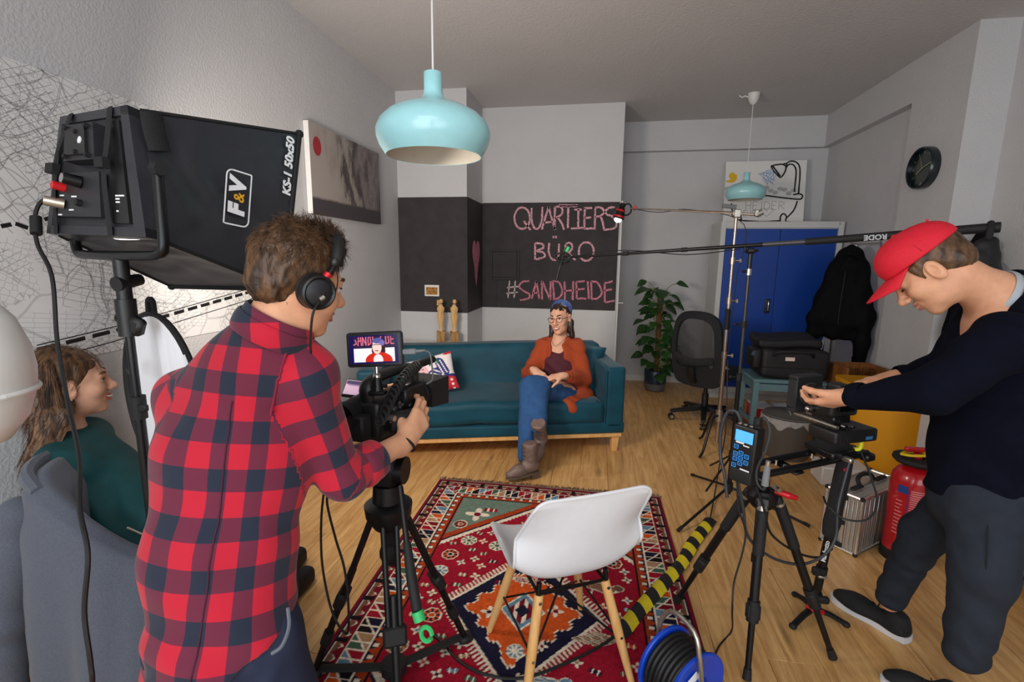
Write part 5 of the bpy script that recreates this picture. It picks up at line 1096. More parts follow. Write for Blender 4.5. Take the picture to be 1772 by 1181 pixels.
for i in range(22): x = .072; y = random.uniform(-.1, .1); z = random.uniform(-.06, .04); btn.cyl((.052 + .018, y, z), (.052 + .022, y, z), random.choice((.003, .005, .006)), n=8)
bt_ = cput('buttons', btn, m_steel); bt_['kind'] = 'stuff'; cput('hand_strap', MB().tube([(.06, -.08, -.02), (.095, -.03, -.02), (.095, .05, -.02), (.07, .1, -.02)], .022, 8, sm=4, flat=((0, 0, 1), 1.6)), m_strap)
for (y, z) in ((-.09, .0), (-.05, -.045)): cput('cable_socket', MB().cyl((.06, y, z), (.085, y, z), .01, n=12), m_steel)
cput('blue_switch', MB().box((-.055, -.09, -.05), (.012, .012, .03), .003), M('switch_blue', '#1f6fd0', .4)); cput('camera_label', MB().box((.073, .07, .052), (.002, .035, .035), .0, (0, 0, 0)), m_card); cput('label_mark', MB().box((.0745, .07, .056), (.001, .016, .014), 0), m_redbox)
coil = []
for i in range(220): t = i / 219; a = t * 2 * pi * 16; p = Vector((.075, -.16, .0)).lerp(Vector((.055, .1, .135)), t) + Vector((0, 0, .03 * sin(pi * t))); coil.append(p + Vector((.016 * cos(a), .006 * sin(a), .016 * sin(a))))
cput('coiled_cable', MB().tube(coil, .0045, 6), m_rubber)
# ---- field monitor with its picture
MC = PD(647, 605, 1.48); my = (Vector((-.08, .93, -.12))); MM = look(MC, my) @ TR((0, 0, 0), (0, radians(-4), 0)); fm_ = thing('field_monitor', 'small monitor above the video camera showing the interviewed woman', 'monitor', MC)
def mput(n, mb, mat, par=fm_, **k): mb.v = [MM @ p for p in mb.v]; return put(n, mb, mat, par, world=True, **k)
mput('monitor_case', MB().rbox((0, .012, 0), (.176, .026, .108), .01, 3), M('monitor_grey', '#2b2c30', .5, var=.1))
nx, nz2 = 132, 76; sw, sh = .152, .086
mput('screen', MB().grid(lambda u, v: Vector(((u - .5) * sw, -.0017, (v - .5) * sh)), nx, nz2), None or M('monitor_image', '#000000', .25, var=0))
scr = fm_.children[-1]; uu = np.array([(i / nx, j / nz2) for j in range(nz2 + 1) for i in range(nx + 1)]); u, v = uu[:, 0], uu[:, 1]; cc = np.tile(lin('#1b1450'), (len(u), 1)).astype(float)
inn = (u > .09) & (u < .93) & (v > .06) & (v < .95); paint = lambda m, c: cc.__setitem__(m, lin(c))
paint(inn & (v > .55), '#2c2140'); paint(inn & (v <= .55), '#f4f0f4')
def sseg(x0, y0, x1, y1, w, c):
    dx, dy = (x1 - x0) * sw, (y1 - y0) * sh; px, py = (u - x0) * sw, (v - y0) * sh; h = np.clip((px * dx + py * dy) / (dx * dx + dy * dy), 0, 1); paint(inn & (np.hypot(px - h * dx, py - h * dy) < w), c)
for (x0, y0, x1, y1) in ((.09, .68, .15, .72), (.15, .72, .13, .85), (.18, .66, .2, .95), (.25, .66, .24, .95), (.19, .82, .25, .82), (.28, .66, .28, .95), (.28, .95, .35, .66), (.35, .66, .35, .95), (.39, .66, .4, .95), (.39, .66, .45, .72), (.45, .72, .44, .95), (.49, .7, .49, .95), (.76, .68, .76, .95), (.76, .68, .82, .72), (.82, .72, .81, .95), (.86, .68, .86, .95), (.86, .68, .92, .69), (.86, .84, .91, .84), (.62, .8, .66, .95)): sseg(x0, y0, x1, y1, .0016, '#e0708c')
el = lambda x, y, a, b: ((u - x) / a) ** 2 + ((v - y) / b) ** 2 < 1
paint(inn & el(.6, .46, .14, .34), '#3a2028'); paint(inn & el(.6, .1, .28, .3), '#cf2c1c'); paint(inn & el(.585, .12, .1, .2), '#f6e6e6'); paint(inn & el(.57, .58, .095, .25), '#f7d5c9'); paint(inn & el(.59, .8, .11, .1), '#5a5a9c'); paint(inn & el(.68, .72, .05, .1), '#7c6cb0'); paint(inn & el(.56, .45, .04, .02), '#c04a4a')
sseg(.49, .66, .64, .66, .001, '#5a2a3a')
pcolor(scr, cc)
_m = MATS['monitor_image']; _nt = _m.node_tree; _a = _nt.nodes.new('ShaderNodeAttribute'); _a.attribute_name = 'Col'; _b = _nt.nodes['Principled BSDF']; _nt.links.new(_a.outputs['Color'], _b.inputs['Emission Color']); _b.inputs['Emission Strength'].default_value = 1.0
mput('mount_arm', MB().cyl((.0, .012, -.054), (0, .012, -.078), .007, n=12).ell((0, .012, -.085), .013, 12), m_chrome); mput('mount_base', MB().cyl((0, .012, -.09), (0, .012, -.135), .014, .018, 14).box((0, .012, -.135), (.05, .04, .014), .004).cyl((-.03, .012, -.115), (.03, .012, -.115), .006), m_blackmetal)
mput('signal_plug', MB().box((.105, .012, -.012), (.045, .012, .018), .003).cyl((.125, .012, -.012), (.155, .012, -.01), .005, .003, 8), M('plug_grey', '#77787c', .5)); mput('signal_cable', MB().tube([(.15, .012, -.01), (.17, .01, -.02), (.175, .01, -.06), (.172, .02, -.1), (.15, .03, -.115)], .0028, 8, sm=6), M('grey_cable', '#5c5d60', .5))

# ---- white shell chairs
m_shell = M('white_shell_plastic', '#dfe0e4', .42, var=.02); m_wire = M('black_wire', '#121214', .4, .4)
def shell_chair(name, label, loc, rz):
    c = thing(name, label, 'chair', loc, rz)
    prof = [(.235, .4, .175), (.228, .425, .19), (.18, .434, .203), (.08, .425, .213), (-.03, .42, .22), (-.12, .435, .228), (-.172, .48, .232), (-.197, .55, .23), (-.215, .625, .222), (-.229, .69, .212), (-.237, .735, .205), (-.241, .758, .2), (-.244, .772, .19), (-.246, .781, .176), (-.247, .785, .158)]
    pr = smooth_path([(a, b, w) for a, b, w in prof], 3)
    def pt(u, v):
        k = v * (len(pr) - 1); i = min(int(k), len(pr) - 2); p = pr[i].lerp(pr[i + 1], k - i); s = u * 2 - 1; back_ = max(0, min(1, (p.y - .44) / .2)); e = abs(s) ** 3
        return Vector((s * p.z, p.x + back_ * (.085 - .08 * min(1, max(0, (p.y - .6) / .16))) * abs(s) ** 2.2 , p.y + (1 - back_) * (.075 * e * (1 - .55 * max(0, (p.x - .05) / .19)))))
    o = put('shell', MB().grid(pt, 20, len(pr) * 1), m_shell, c, ang=180); md = o.modifiers.new('thickness', 'SOLIDIFY'); md.thickness = .008; md.offset = -1; md2 = o.modifiers.new('bevel', 'BEVEL'); md2.width = .002; md2.segments = 1; md2.limit_method = 'ANGLE'
    rimp = [pt(0, v / 20) for v in range(21)] + [pt(u / 12, 1) for u in range(1, 12)] + [pt(1, 1 - v / 20) for v in range(21)] + [pt(1 - u / 12, 0) for u in range(1, 12)]
    put('shell_rim', MB().tube(rimp + rimp[:1], .0055, 8), m_shell, o)
    tops = {}
    for x in (-1, 1):
        for y in (-1, 1):
            t = Vector((x * .125, y * .115 + .01, .375)); f = Vector((x * .205, y * .2 + .01, 0)); tops[x, y] = t, f
            l = put('leg', MB().tube([t, t.lerp(f, .5), f + Vector((0, 0, .004))], [.0165, .0175, .012], 14), m_beech, c); put('leg_bracket', MB().cyl(t + Vector((0, 0, .045)), t - (t - f).normalized() * .03, .009, n=8), m_wire, l)
            put('leg_bolt', MB().cyl(t.lerp(f, .05) + Vector((0, y * .014, 0)), t.lerp(f, .05) + Vector((0, y * .02, 0)), .006, n=10).cyl(t.lerp(f, .52) + Vector((0, y * .014, 0)), t.lerp(f, .52) + Vector((0, y * .02, 0)), .005, n=10), m_chrome, l)
    w = MB(); at_ = lambda x, y, s: tops[x, y][0].lerp(tops[x, y][1], s)
    for (a, b) in (((-1, -1), (1, 1)), ((1, -1), (-1, 1))): w.cyl(at_(*a, .55), at_(*b, 0) , .0042, n=6); w.cyl(at_(*b, .55), at_(*a, 0), .0042, n=6)
    for x in (-1, 1): w.cyl(at_(x, -1, .5), at_(x, 1, .5), .0042, n=6); w.cyl(at_(x, -1, 0), at_(x, 1, 0), .006, n=6)
    for y in (-1, 1): w.cyl(at_(-1, y, 0), at_(1, y, 0), .006, n=6)
    put('wire_base', w, m_wire, c); return c
wc = shell_chair('shell_chair', 'empty white shell chair with wooden legs standing on the red rug', (-.095, 1.615, .009), radians(29))
wc2 = shell_chair('shell_chair', 'white shell chair at left with the grey fleece jacket over its back', (-1.42, 1.36, 0), radians(-52))
next(c for c in wc2.children if c.name.startswith('shell')).scale = (.88, .88, .82)

# ---- rug: woven design as a colour attribute
RW, RL = 1.45, 2.25; nu, nv = 330, 510
m_rug = M('rug_wool', '#ffffff', .95, var=.22, scale=60, attr='Col', bump=.35, bscale=420, spec=.1)
rug = thing('persian_rug', 'red patterned oriental rug under the white chair and the tripods', 'rug', (-.262, 1.86, 0), radians(1))
gx, gy = np.meshgrid(np.linspace(-RW / 2, RW / 2, nu + 1), np.linspace(-RL / 2, RL / 2, nv + 1)); x, y = gx.ravel(), gy.ravel(); rng = np.random.RandomState(4)
C_ = {k: lin(c) for k, c in dict(red='#93152a', dred='#6e1222', navy='#1c1a30', cream='#d9cbb6', orange='#c2501f', rust='#9c3b1c', teal='#66796c', blue='#5d7f95', brown='#6d4a3a', black='#1a1216', tan='#a07c5c', green='#3f5a48').items()}
cc = np.tile(C_['red'], (len(x), 1)).astype(float); setc = lambda m, k: cc.__setitem__(m, C_[k])
dx_, dy_ = RW / 2 - np.abs(x), RL / 2 - np.abs(y); d = np.minimum(dx_, dy_); s = np.where(dx_ < dy_, y, x)
def tri(s, d, per, lo, hi): f = np.abs((s / per) % 1 - .5) * 2; return f < (d - lo) / (hi - lo)
fx_, fy_ = .5, .9
sp1 = (fx_ - np.abs(x)) / .43 + (fy_ - np.abs(y)) / .40
fld = (np.abs(x) < fx_) & (np.abs(y) < fy_)
zz = .035 * (np.abs(((np.abs(x) - np.abs(y)) / .035) % 1 - .5) * 2)
setc(fld & (sp1 < 1.26 + zz), 'cream'); setc(fld & (sp1 < 1.19), 'navy'); setc(fld & (sp1 < 1.15), 'rust'); setc(fld & (sp1 < 1.02), 'teal')
# hexagonal hooked frame and medallion
def medal(cy, a, b, cols):
    D = np.abs(x) / a + np.abs(y - cy) / b; t = np.abs((((x / a) - (y - cy) / b) * 13) % 1 - .5); t2 = np.abs((((x / a) + (y - cy) / b) * 13) % 1 - .5); q = np.where(x * (y - cy) > 0, t, t2)
    setc(D < 1.2 , 'cream') if False else None
    setc((D < 1.16) & (D > 1.0) & (q > .25), 'cream'); setc((D < 1.03) & (D > .98), 'cream'); setc(D < .98, 'navy'); st = .05 * np.round(np.sin(np.arctan2(y - cy, x) * 14)); setc(D < .76 + st, 'cream'); setc(D < .73 + st, 'orange')
    setc((D < .3), 'cream'); setc(D < .27, 'blue'); setc(D < .2, 'dred'); setc((D < .2) & (np.sin(x * 160) > .2), 'cream'); setc(D < .1, 'navy'); return D
Dm = medal(-.02, .33, .40, None); Dm2 = medal(-1.25, .4, .42, None) if False else None
free = fld & (Dm > 1.22) & (sp1 > 1.36)
def motif(cx, cy, kind, sc, a, pal):
    X = (x - cx) * cos(a) + (y - cy) * sin(a); Y_ = -(x - cx) * sin(a) + (y - cy) * cos(a); X = X / sc; Y_ = Y_ / sc
    if kind == 0:   # octagon rosette
        o = np.maximum(np.maximum(np.abs(X), np.abs(Y_)), (np.abs(X) + np.abs(Y_)) * .72); setc(o < 1, 'cream'); setc(o < .88, pal[0]); ang = np.arctan2(Y_, X); setc((o < .88) & (np.sin(ang * 8) > 0) & (o > .4), pal[1]); setc(o < .4, 'cream'); setc(o < .28, pal[0])
    elif kind == 1:  # bird or animal
        b = (X / 1.7) ** 2 + (Y_ / .62) ** 2 - .25 * np.sin(X * 3); h = ((X - 1.7) / .5) ** 2 + ((Y_ - .5) / .42) ** 2; t = (np.abs(Y_ + X * .3 + .5) < .35 + .1 * np.sin(X * 20)) & (X < -1) & (X > -2.3); lg = (np.abs(np.abs(X) - .7) < .09) & (Y_ < 0) & (Y_ > -1.3)
        setc((b < 1.35) | (h < 1.4) | lg, 'cream'); setc(t, pal[1]); setc((b < 1) | (h < 1), pal[0]); setc((b < 1) & (np.sin(Y_ * 22 + 2 * np.sin(X * 4)) > .3), pal[1])
    elif kind == 2:  # small star
        r_ = np.hypot(X, Y_); ang = np.arctan2(Y_, X); setc(r_ < .7 + .35 * np.cos(ang * 4), 'cream'); setc(r_ < .3, pal[0])
    elif kind == 3:  # striped fish
        b = (np.abs(X) / 2 + np.abs(Y_) / .8); setc(b < 1.06, 'cream'); setc(b < 1, pal[0]); setc((b < 1) & (np.sin(Y_ * 16 + np.round(X * 4) * 1.6) > .1), 'cream'); setc((b < 1) & (np.sin(Y_ * 16 + np.round(X * 4) * 1.6) > .8), 'navy')
    elif kind == 4: setc((np.abs(X) < 1) & (np.abs(Y_) < .5), 'dred'); setc((np.abs(X) < .8) & (np.abs(Y_) < .32), pal[0]); setc((np.abs(np.abs(X) - .4) < .12) & (np.abs(Y_) < .5), 'cream')
pls = []
for t in range(4000):
    px, py = rng.uniform(-.47, .47), rng.uniform(-.87, .87); k = rng.choice([0, 1, 2, 2, 3, 4, 4]); sc = {0: .042, 1: .045, 2: .024, 3: .05, 4: .026}[k]; R_ = sc * (2.3 if k in (1, 3) else 1.25)
    i = int((py + RL / 2) / RL * nv) * (nu + 1) + int((px + RW / 2) / RW * nu)
    ok = free[i] and all(math.hypot(px - a, py - b) > R_ + r for a, b, r in pls) and abs(px) + R_ * .7 < .5
    if ok: pls.append((px, py, R_ * .85)); motif(px, py, k, sc, rng.uniform(-.4, .4) + (pi if rng.rand() < .5 else 0), [('orange', 'navy'), ('brown', 'tan'), ('blue', 'cream'), ('navy', 'orange'), ('green', 'cream'), ('tan', 'navy')][rng.randint(6)])
for (px, py, k, sc, pal) in ((-.37, .72, 2, .07, ('dred', 0)), (-.3, .78, 4, .04, ('red', 0)), (.36, .72, 2, .06, ('dred', 0)), (-.44, .6, 0, .04, ('rust', 'navy')), (.44, .58, 0, .035, ('rust', 'navy')), (.4, .8, 2, .03, ('navy', 0)), (0, .18, 1, .035, ('dred', 'cream')), (-.14, -.05, 2, .035, ('navy', 0)), (.14, .0, 2, .035, ('dred', 0)), (0, -.24, 0, .035, ('cream', 'blue')), (-.12, .14, 4, .03, ('navy', 0)), (.12, .14, 4, .03, ('navy', 0)), (.1, -.2, 2, .025, ('dred', 0)), (-.36, -.72, 2, .07, ('dred', 0)), (.36, -.72, 2, .06, ('dred', 0))): motif(px, py, k, sc, 0, pal)
# borders
setc((d < .222), 'black'); setc((d < .214), 'rust'); setc((d < .214) & (d > .17) & tri(s, d, .055, .21, .165), 'navy'); setc((d < .2) & (d > .18) & (np.abs((s / .055) % 1 - .5) < .16), 'cream')
setc(d < .168, 'cream'); mb_ = (d < .161) & (d > .083); seg = np.floor(s / .085).astype(int); pal = ['navy', 'dred', 'orange', 'blue', 'green', 'black', 'red', 'tan']; f = (s / .085) % 1; lo_ = f + (d - .083) / .078 < 1
for i, k in enumerate(pal): setc(mb_ & (seg % 8 == i) & lo_, k); setc(mb_ & ((seg + 3) % 8 == i) & ~lo_, k)
setc(mb_ & ((np.abs(f - .5) < .05) | (np.abs(f + (d - .083) / .078 - 1) < .06)), 'cream'); setc(mb_ & (f < .07), 'cream')
setc(d < .083, 'cream'); setc(d < .076, 'dred'); setc((d < .07) & (d > .025) & tri(s, d, .06, .068, .03), 'cream'); setc((d < .062) & (d > .03) & tri(s, d, .06, .058, .038), 'brown'); setc((d < .07) & (d > .02) & (np.abs((s / .12) % 1 - .5) < .1), 'black'); setc(d < .022, 'navy'); setc(d < .014, 'dred')
cc *= (1 + .1 * rng.randn(len(x)))[:, None].clip(.75, 1.25)
rs = MB(); rs.grid(lambda u, v: Vector(((u - .5) * RW, (v - .5) * RL, .009 + .0012 * sin(u * 11) * sin(v * 17))), nu, nv); rp_ = put('rug_pile', rs, m_rug, rug, ang=180); pcolor(rp_, cc)
put('rug_backing', MB().box((0, 0, .004), (RW - .004, RL - .004, .007), .002), M('rug_warp', '#5a3a30', .95, var=.2), rug)
fg = MB(); random.seed(9)
for sgn in (-1, 1):
    for i in range(340):
        px = -RW / 2 + RW * i / 339; a = random.uniform(-.02, .02); l = random.uniform(.03, .065); fg.add([(px - .0022, sgn * RL / 2, .005), (px + .0022, sgn * RL / 2, .005), (px + a + .0015, sgn * (RL / 2 + l), .003), (px + a - .0015, sgn * (RL / 2 + l), .003), (px, sgn * (RL / 2 + .01), .012)], [(0, 1, 4), (4, 1, 2, 3), (0, 4, 3)])
put('fringe', fg, M('fringe_wool', '#7d6656', .95, var=.3), rug)['kind'] = 'stuff'

# ---- hazard tape over a cable, cable reel
m_hy = M('tape_yellow', '#d6c21c', .5, var=.1); m_hb = M('tape_black', '#17171a', .5, var=.1)
ht = thing('hazard_tape', 'black and yellow striped tape covering a cable across the rug edge', 'tape', (.4, 2.25, 0))
tp = smooth_path([PZ(1072, 1097, .02), PZ(1110, 1050, .02), PZ(1165, 990, .02), PZ(1183, 968, .015), PZ(1200, 938, .012), PZ(1230, 899, .012)], 12); L_ = 0; segs = [[]]
tot = sum((b - a).length for a, b in zip(tp, tp[1:])); per = tot / 17
def along(sv):
    for a, b in zip(tp, tp[1:]):
        l = (b - a).length
        if sv <= l: return a.lerp(b, sv / l), (b - a).normalized()
        sv -= l
    return tp[-1], (tp[-1] - tp[-2]).normalized()
for i in range(17):
    vs, fs = [], []; hw = .032 if 7 <= i <= 10 else .034
    for j in range(4):
        for w in range(7):
            k = w / 6 * 2 - 1; p, t = along(max(0, min(tot, (i + j / 3) * per + k * .022 * (1 if 0 < i + j / 3 < 17 else 0)))); n_ = Vector((-t.y, t.x, 0)); vs.append(Vector((p.x, p.y, 0)) + n_ * k * hw + Vector((0, 0, p.z * .55 + .013 * (1 - k * k) + .002)))
    for j in range(3):
        for w in range(6): a = j * 7 + w; fs.append((a, a + 1, a + 8, a + 7))
    put('tape_stripe', MB().add(vs, fs), m_hy if i % 2 else m_hb, ht, world=True, ang=180)
m_rblue = M('reel_blue', '#0b3fb5', .35, var=.05)
RC = Vector((.32, 1.47, .155)); rl = thing('cable_reel', 'blue cable reel wound with black cable in the right foreground of the rug', 'cable reel', RC)
RX = look(RC, (.62, -.78, .0))   # +Y is the drum axis
def rput(n, mb, mat, par=rl, **k): mb.v = [RX @ p for p in mb.v]; return put(n, mb, mat, par, world=True, **k)
AX = Matrix(((1, 0, 0, 0), (0, 0, 1, 0), (0, -1, 0, 0), (0, 0, 0, 1)))
for sgn in (-1, 1): rput('flange', MB().lathe([(.03, sgn * .058), (.118, sgn * .058), (.122, sgn * .062), (.122, sgn * .07), (.117, sgn * .073), (.09, sgn * .068), (.03, sgn * .07), (.03, sgn * .058)], 40, AX), m_rblue)
rput('drum', MB().lathe([(.05, -.058), (.05, .058)], 24, AX), m_rblue)
for lay in range(2):
    for i in range(7): r_ = .105 - lay * .02 - (i % 3) * .003; rput('cable_turn', MB().tube([(r_ * cos(t * pi / 20), -.048 + i * .016 + .003 * sin(t * pi / 20), r_ * sin(t * pi / 20)) for t in range(41)], .0085, 8, False), m_cable)
rput('hub', MB().lathe([(.001, .085), (.035, .085), (.045, .07)], 24, AX).lathe([(.001, -.085), (.035, -.085), (.045, -.07)], 24, AX), m_rblue); rput('hub_sticker', MB().box((.03, .0735, .055), (.045, .001, .03), 0, (0, .5, 0)), m_logo)
rput('carry_frame', MB().tube([(-.08, .09, -.145), (-.06, .09, -.1), (0, .09, 0), (.02, .085, .12), (.015, .05, .2), (.01, -.05, .2), (.02, -.085, .12), (0, -.09, 0), (-.06, -.09, -.1), (-.08, -.09, -.145)], .008, 10, sm=4), m_steel)
rput('carry_frame', MB().tube([(.0, .09, 0), (.07, .09, -.1), (.09, .09, -.145), (.09, -.09, -.145), (.07, -.09, -.1), (0, -.09, 0)], .008, 10, sm=4), m_steel)
# ================================================================== PEOPLE
V3 = lambda *a: np.array(a, float)
def nrm(v): v = np.array(v, float); return v / np.linalg.norm(v)
class Fr:
    "local frame: x right, y forward, z up, with scale"
    def __init__(s, o, fwd, up=(0, 0, 1), k=1.):
        s.o = np.array(o, float); y = nrm(fwd); x = nrm(np.cross(y, up)); z = np.cross(x, y); s.X = np.array([x, y, z]); s.k = k
    def p(s, x, y, z): return s.o + s.k * (np.array([x, y, z]) @ s.X)
    def m(s): return frame(Vector(s.o), Vector(s.X[0] * s.k), Vector(s.X[1] * s.k), Vector(s.X[2] * s.k))
def roll(up, fwd, a):
    f = nrm(fwd); u = nrm(np.array(up, float) - f * np.dot(up, f)); return u * cos(a) + np.cross(f, u) * sin(a)
def head_prims(F, fem=False, smile=0.):
    k = F.k; L = []; X = F.X
    def B(x, y, z, r, kk, op='u'): L.append(Blob(F.p(x, y, z), np.array(r if hasattr(r, '__len__') else (r,) * 3) * k, X, kk * k, op))
    def Lm(a, b, ra, rb, kk, op='u'): L.append(Limb(F.p(*a), F.p(*b), ra * k, rb * k, kk * k, op))
    B(0, -.018, .04, (.074, .095, .083), .01); B(0, .022, -.012, (.063, .068, .088), .03); jw = .047 if fem else .053
    B(0, .03, -.072, (jw, .053, .04), .03); B(0, .068, -.1, (.02 if fem else .025, .018, .016), .025)
    for s in (-1, 1):
        B(s * .038, .06, -.026 + .006 * smile, .023 + .003 * smile, .022); B(s * .033, .1, .006, (.018, .014, .011), .014, 's')
    Lm((-.036, .074, .024), (0, .085, .022), .011, .011, .014); Lm((.036, .074, .024), (0, .085, .022), .011, .011, .014)
    Lm((0, .086, .016), (0, .108, -.022), .0075, .0105, .012); B(0, .111, -.026, .0125, .01)
    for s in (-1, 1):
        B(s * .0125, .1, -.03, .0085, .008); Lm((s * .022, .08, -.058 + .006 * smile), (0, .093, -.053), .0045, .0065, .008); Lm((s * .02, .08, -.064 + .004 * smile), (0, .091, -.067), .0045, .0075, .008)
        B(s * .078, -.006, -.004, (.009, .019, .033), .008); B(s * .073, -.006, -.02, (.01, .012, .014), .01); B(s * .0875, -.001, .003, (.008, .012, .021), .005, 's'); B(s * .083, .006, -.004, (.006, .006, .008), .004, 's')
    return L
def hand_prims(o, f, n, t, curls, k=1., thumb=(.6, .7, .35, .85, .2, .45), kk=.0045):
    f = nrm(f); n = nrm(np.array(n, float) - f * np.dot(n, f)); tt = np.cross(f, n); t = tt if np.dot(tt, t) > 0 else -tt; o = np.array(o, float); L = []
    pos = (.029, .01, -.0105, -.029); kn = (.088, .092, .087, .078); ln = ((.043, .026, .02), (.047, .029, .021), (.044, .027, .02), (.034, .021, .018)); rad = (.0098, .0102, .0096, .0084)
    K = []
    for i in range(4):
        a = o + k * (f * .012 + t * pos[i] * .55); b = o + k * (f * kn[i] + t * pos[i]); K.append(b); L.append(Limb(a, b, .0145 * k, .0118 * k, .016 * k))
    L.append(Limb(o - f * .03 * k, o + f * .03 * k, .025 * k, .022 * k, .02 * k, flat=(n, 1.3)))
    for i in range(4):
        p = K[i]; ang = 0
        for j in range(3):
            ang += curls[i][j]; d = f * cos(ang) + n * sin(ang) + t * (pos[i] * 1.6) * (1 - .25 * j) * cos(ang); d = nrm(d); q = p + d * ln[i][j] * k
            L.append(Limb(p, q, rad[i] * k * (1 - .09 * j), rad[i] * k * (1 - .09 * (j + 1)), kk * k)); p = q
    a = o + k * (f * .022 + t * .022 + n * .008); d1 = nrm(f * thumb[0] + t * thumb[1] + n * thumb[2]); d2 = nrm(f * thumb[3] + t * thumb[4] + n * thumb[5]); b = a + d1 * .043 * k; c = b + d2 * .033 * k; e = c + nrm(d2 + n * .25) * .025 * k
    L += [Limb(a, b, .0165 * k, .0125 * k, .014 * k), Limb(b, c, .0118 * k, .0108 * k, .006 * k), Limb(c, e, .0106 * k, .0088 * k, .006 * k)]
    return L
def skin(name, c): return M(name, c, .48, var=.07, scale=45, bump=.05, bscale=500, spec=.35, sss=.08)
m_eye = M('eye_white', '#e3dfda', .2, var=.02); m_iris = M('iris_dark', '#2b2019', .15); m_teeth = M('teeth', '#ece6dc', .25, var=.02)
def face_parts(root, F, lip, hair, smile=0., eyes=True, brow_w=.0045, teeth=False):
    T = F.m()
    def fp(n, b, m, par=root): b.v = [T @ p for p in b.v]; return put(n, b, m, par, world=True)
    for s in (-1, 1):
        if eyes:
            e = fp('eye', MB().ell((s * .032, .0728, .006), (.0135, .0125, .0122 - .0035 * smile), 14), m_eye); fp('iris', MB().ell((s * .0315, .0836, .006), (.0058, .0024, .0058 - .0014 * smile), 10), m_iris, e)
            fp('eyelashes', MB().tube([(s * .017, .085, .008), (s * .025, .0885, .0125 - .002 * smile), (s * .033, .0885, .0135 - .002 * smile), (s * .042, .0825, .0105)], [.0012, .002, .0022, .0014], 6, sm=3), m_iris, e)
        fp('eyebrow', MB().tube([(s * .013, .0925, .026), (s * .025, .0915, .0325), (s * .037, .083, .0335), (s * .047, .071, .028)], [.003, brow_w, brow_w, .002], 8, sm=3), hair)
    z = .008 * smile; W_ = 1 + .2 * smile
    l = fp('lips', MB().tube([(-.024 * W_, .079, -.0595 + z * 1.3), (-.012 * W_, .0935, -.0555 + z * .3), (0, .0985, -.0545), (.012 * W_, .0935, -.0555 + z * .3), (.024 * W_, .079, -.0595 + z * 1.3)], [.002, .0038, .0042, .0038, .002], 8, sm=4).tube([(-.024 * W_, .079, -.0605 + z * 1.2), (-.012 * W_, .0915, -.0665 - z * .35), (0, .096, -.0685 - z * .6), (.012 * W_, .0915, -.0665 - z * .35), (.024 * W_, .079, -.0605 + z * 1.2)], [.002, .0042, .005, .0042, .002], 8, sm=4), lip)
    if teeth: fp('teeth', MB().tube([(-.023, .0845, -.0545), (-.012, .0955, -.0595), (0, .0995, -.0608), (.012, .0955, -.0595), (.023, .0845, -.0545)], [.0018, .0042, .0048, .0042, .0018], 8, sm=4), m_teeth, l)
def strands(n, rootfn, w, segs=4, m=None, seed=1):
    "many thin tapered hairs; rootfn(rng) -> list of points"
    rng = np.random.RandomState(seed); vs = []; fs = []
    for _ in range(n):
        pts = rootfn(rng); k = len(pts)
        if not k: continue
        b0 = len(vs); t = pts[-1] - pts[0]; s = np.cross(t, rng.randn(3)); s = s / (np.linalg.norm(s) + 1e-9); s2 = np.cross(t, s); s2 /= np.linalg.norm(s2) + 1e-9
        for i, p in enumerate(pts):
            r = w * (1 - .75 * i / (k - 1))
            for a in (0, 2.094, 4.189): vs.append(p + (s * cos(a) + s2 * sin(a)) * r)
        for i in range(k - 1):
            for j in range(3): a = b0 + i * 3 + j; b = b0 + i * 3 + (j + 1) % 3; fs.append((a, b, b + 3, a + 3))
    b = MB(); b.v = [Vector(p) for p in vs]; b.f = fs; return b
def hairmat(name, c1, c2, rough=.45):
    m = bpy.data.materials.new(name); m.use_nodes = True; N = m.node_tree.nodes; L = m.node_tree.links; b = N['Principled BSDF']; b.inputs['Roughness'].default_value = rough; b.inputs['Specular IOR Level'].default_value = .35
    tc = N.new('ShaderNodeTexCoord'); mp = N.new('ShaderNodeMapping'); mp.inputs['Scale'].default_value = (1, 1, .25); L.new(tc.outputs['Object'], mp.inputs[0]); nz = N.new('ShaderNodeTexNoise'); nz.inputs['Scale'].default_value = 55; nz.inputs['Detail'].default_value = 5; L.new(mp.outputs[0], nz.inputs['Vector'])
    rp = N.new('ShaderNodeValToRGB'); e = rp.color_ramp.elements; e[0].position = .35; e[0].color = (*lin(c1), 1); e[1].position = .65; e[1].color = (*lin(c2), 1); L.new(nz.outputs['Fac'], rp.inputs[0]); L.new(rp.outputs[0], b.inputs['Base Color'])
    bp = N.new('ShaderNodeBump'); bp.inputs['Strength'].default_value = .4; bp.inputs['Distance'].default_value = .004; L.new(nz.outputs['Fac'], bp.inputs['Height']); L.new(bp.outputs[0], b.inputs['Normal']); MATS[name] = m; return m
def folds(amp, sc=14, along=None, seed=1):
    a = np.array(sc if hasattr(sc, '__len__') else (sc,) * 3, float)
    return lambda p: amp * (vnoise(p * a, seed) + .5 * vnoise(p * a * 2.1, seed + 5)) - 0
def ringband(mb, c, ax, fwd, rx, ry, h, th, a0=0., a1=2 * pi, n=40):
    "upright band around axis ax (collar, cuff)"
    ax = Vector(ax).normalized(); y = Vector(fwd); y = (y - ax * y.dot(ax)).normalized(); x = y.cross(ax); pts = [Vector(c) + x * rx * sin(a0 + (a1 - a0) * i / n) + y * ry * cos(a0 + (a1 - a0) * i / n) for i in range(n + 1)]
    return mb.tube(pts, th, 10, flat=(tuple(ax), h / th))

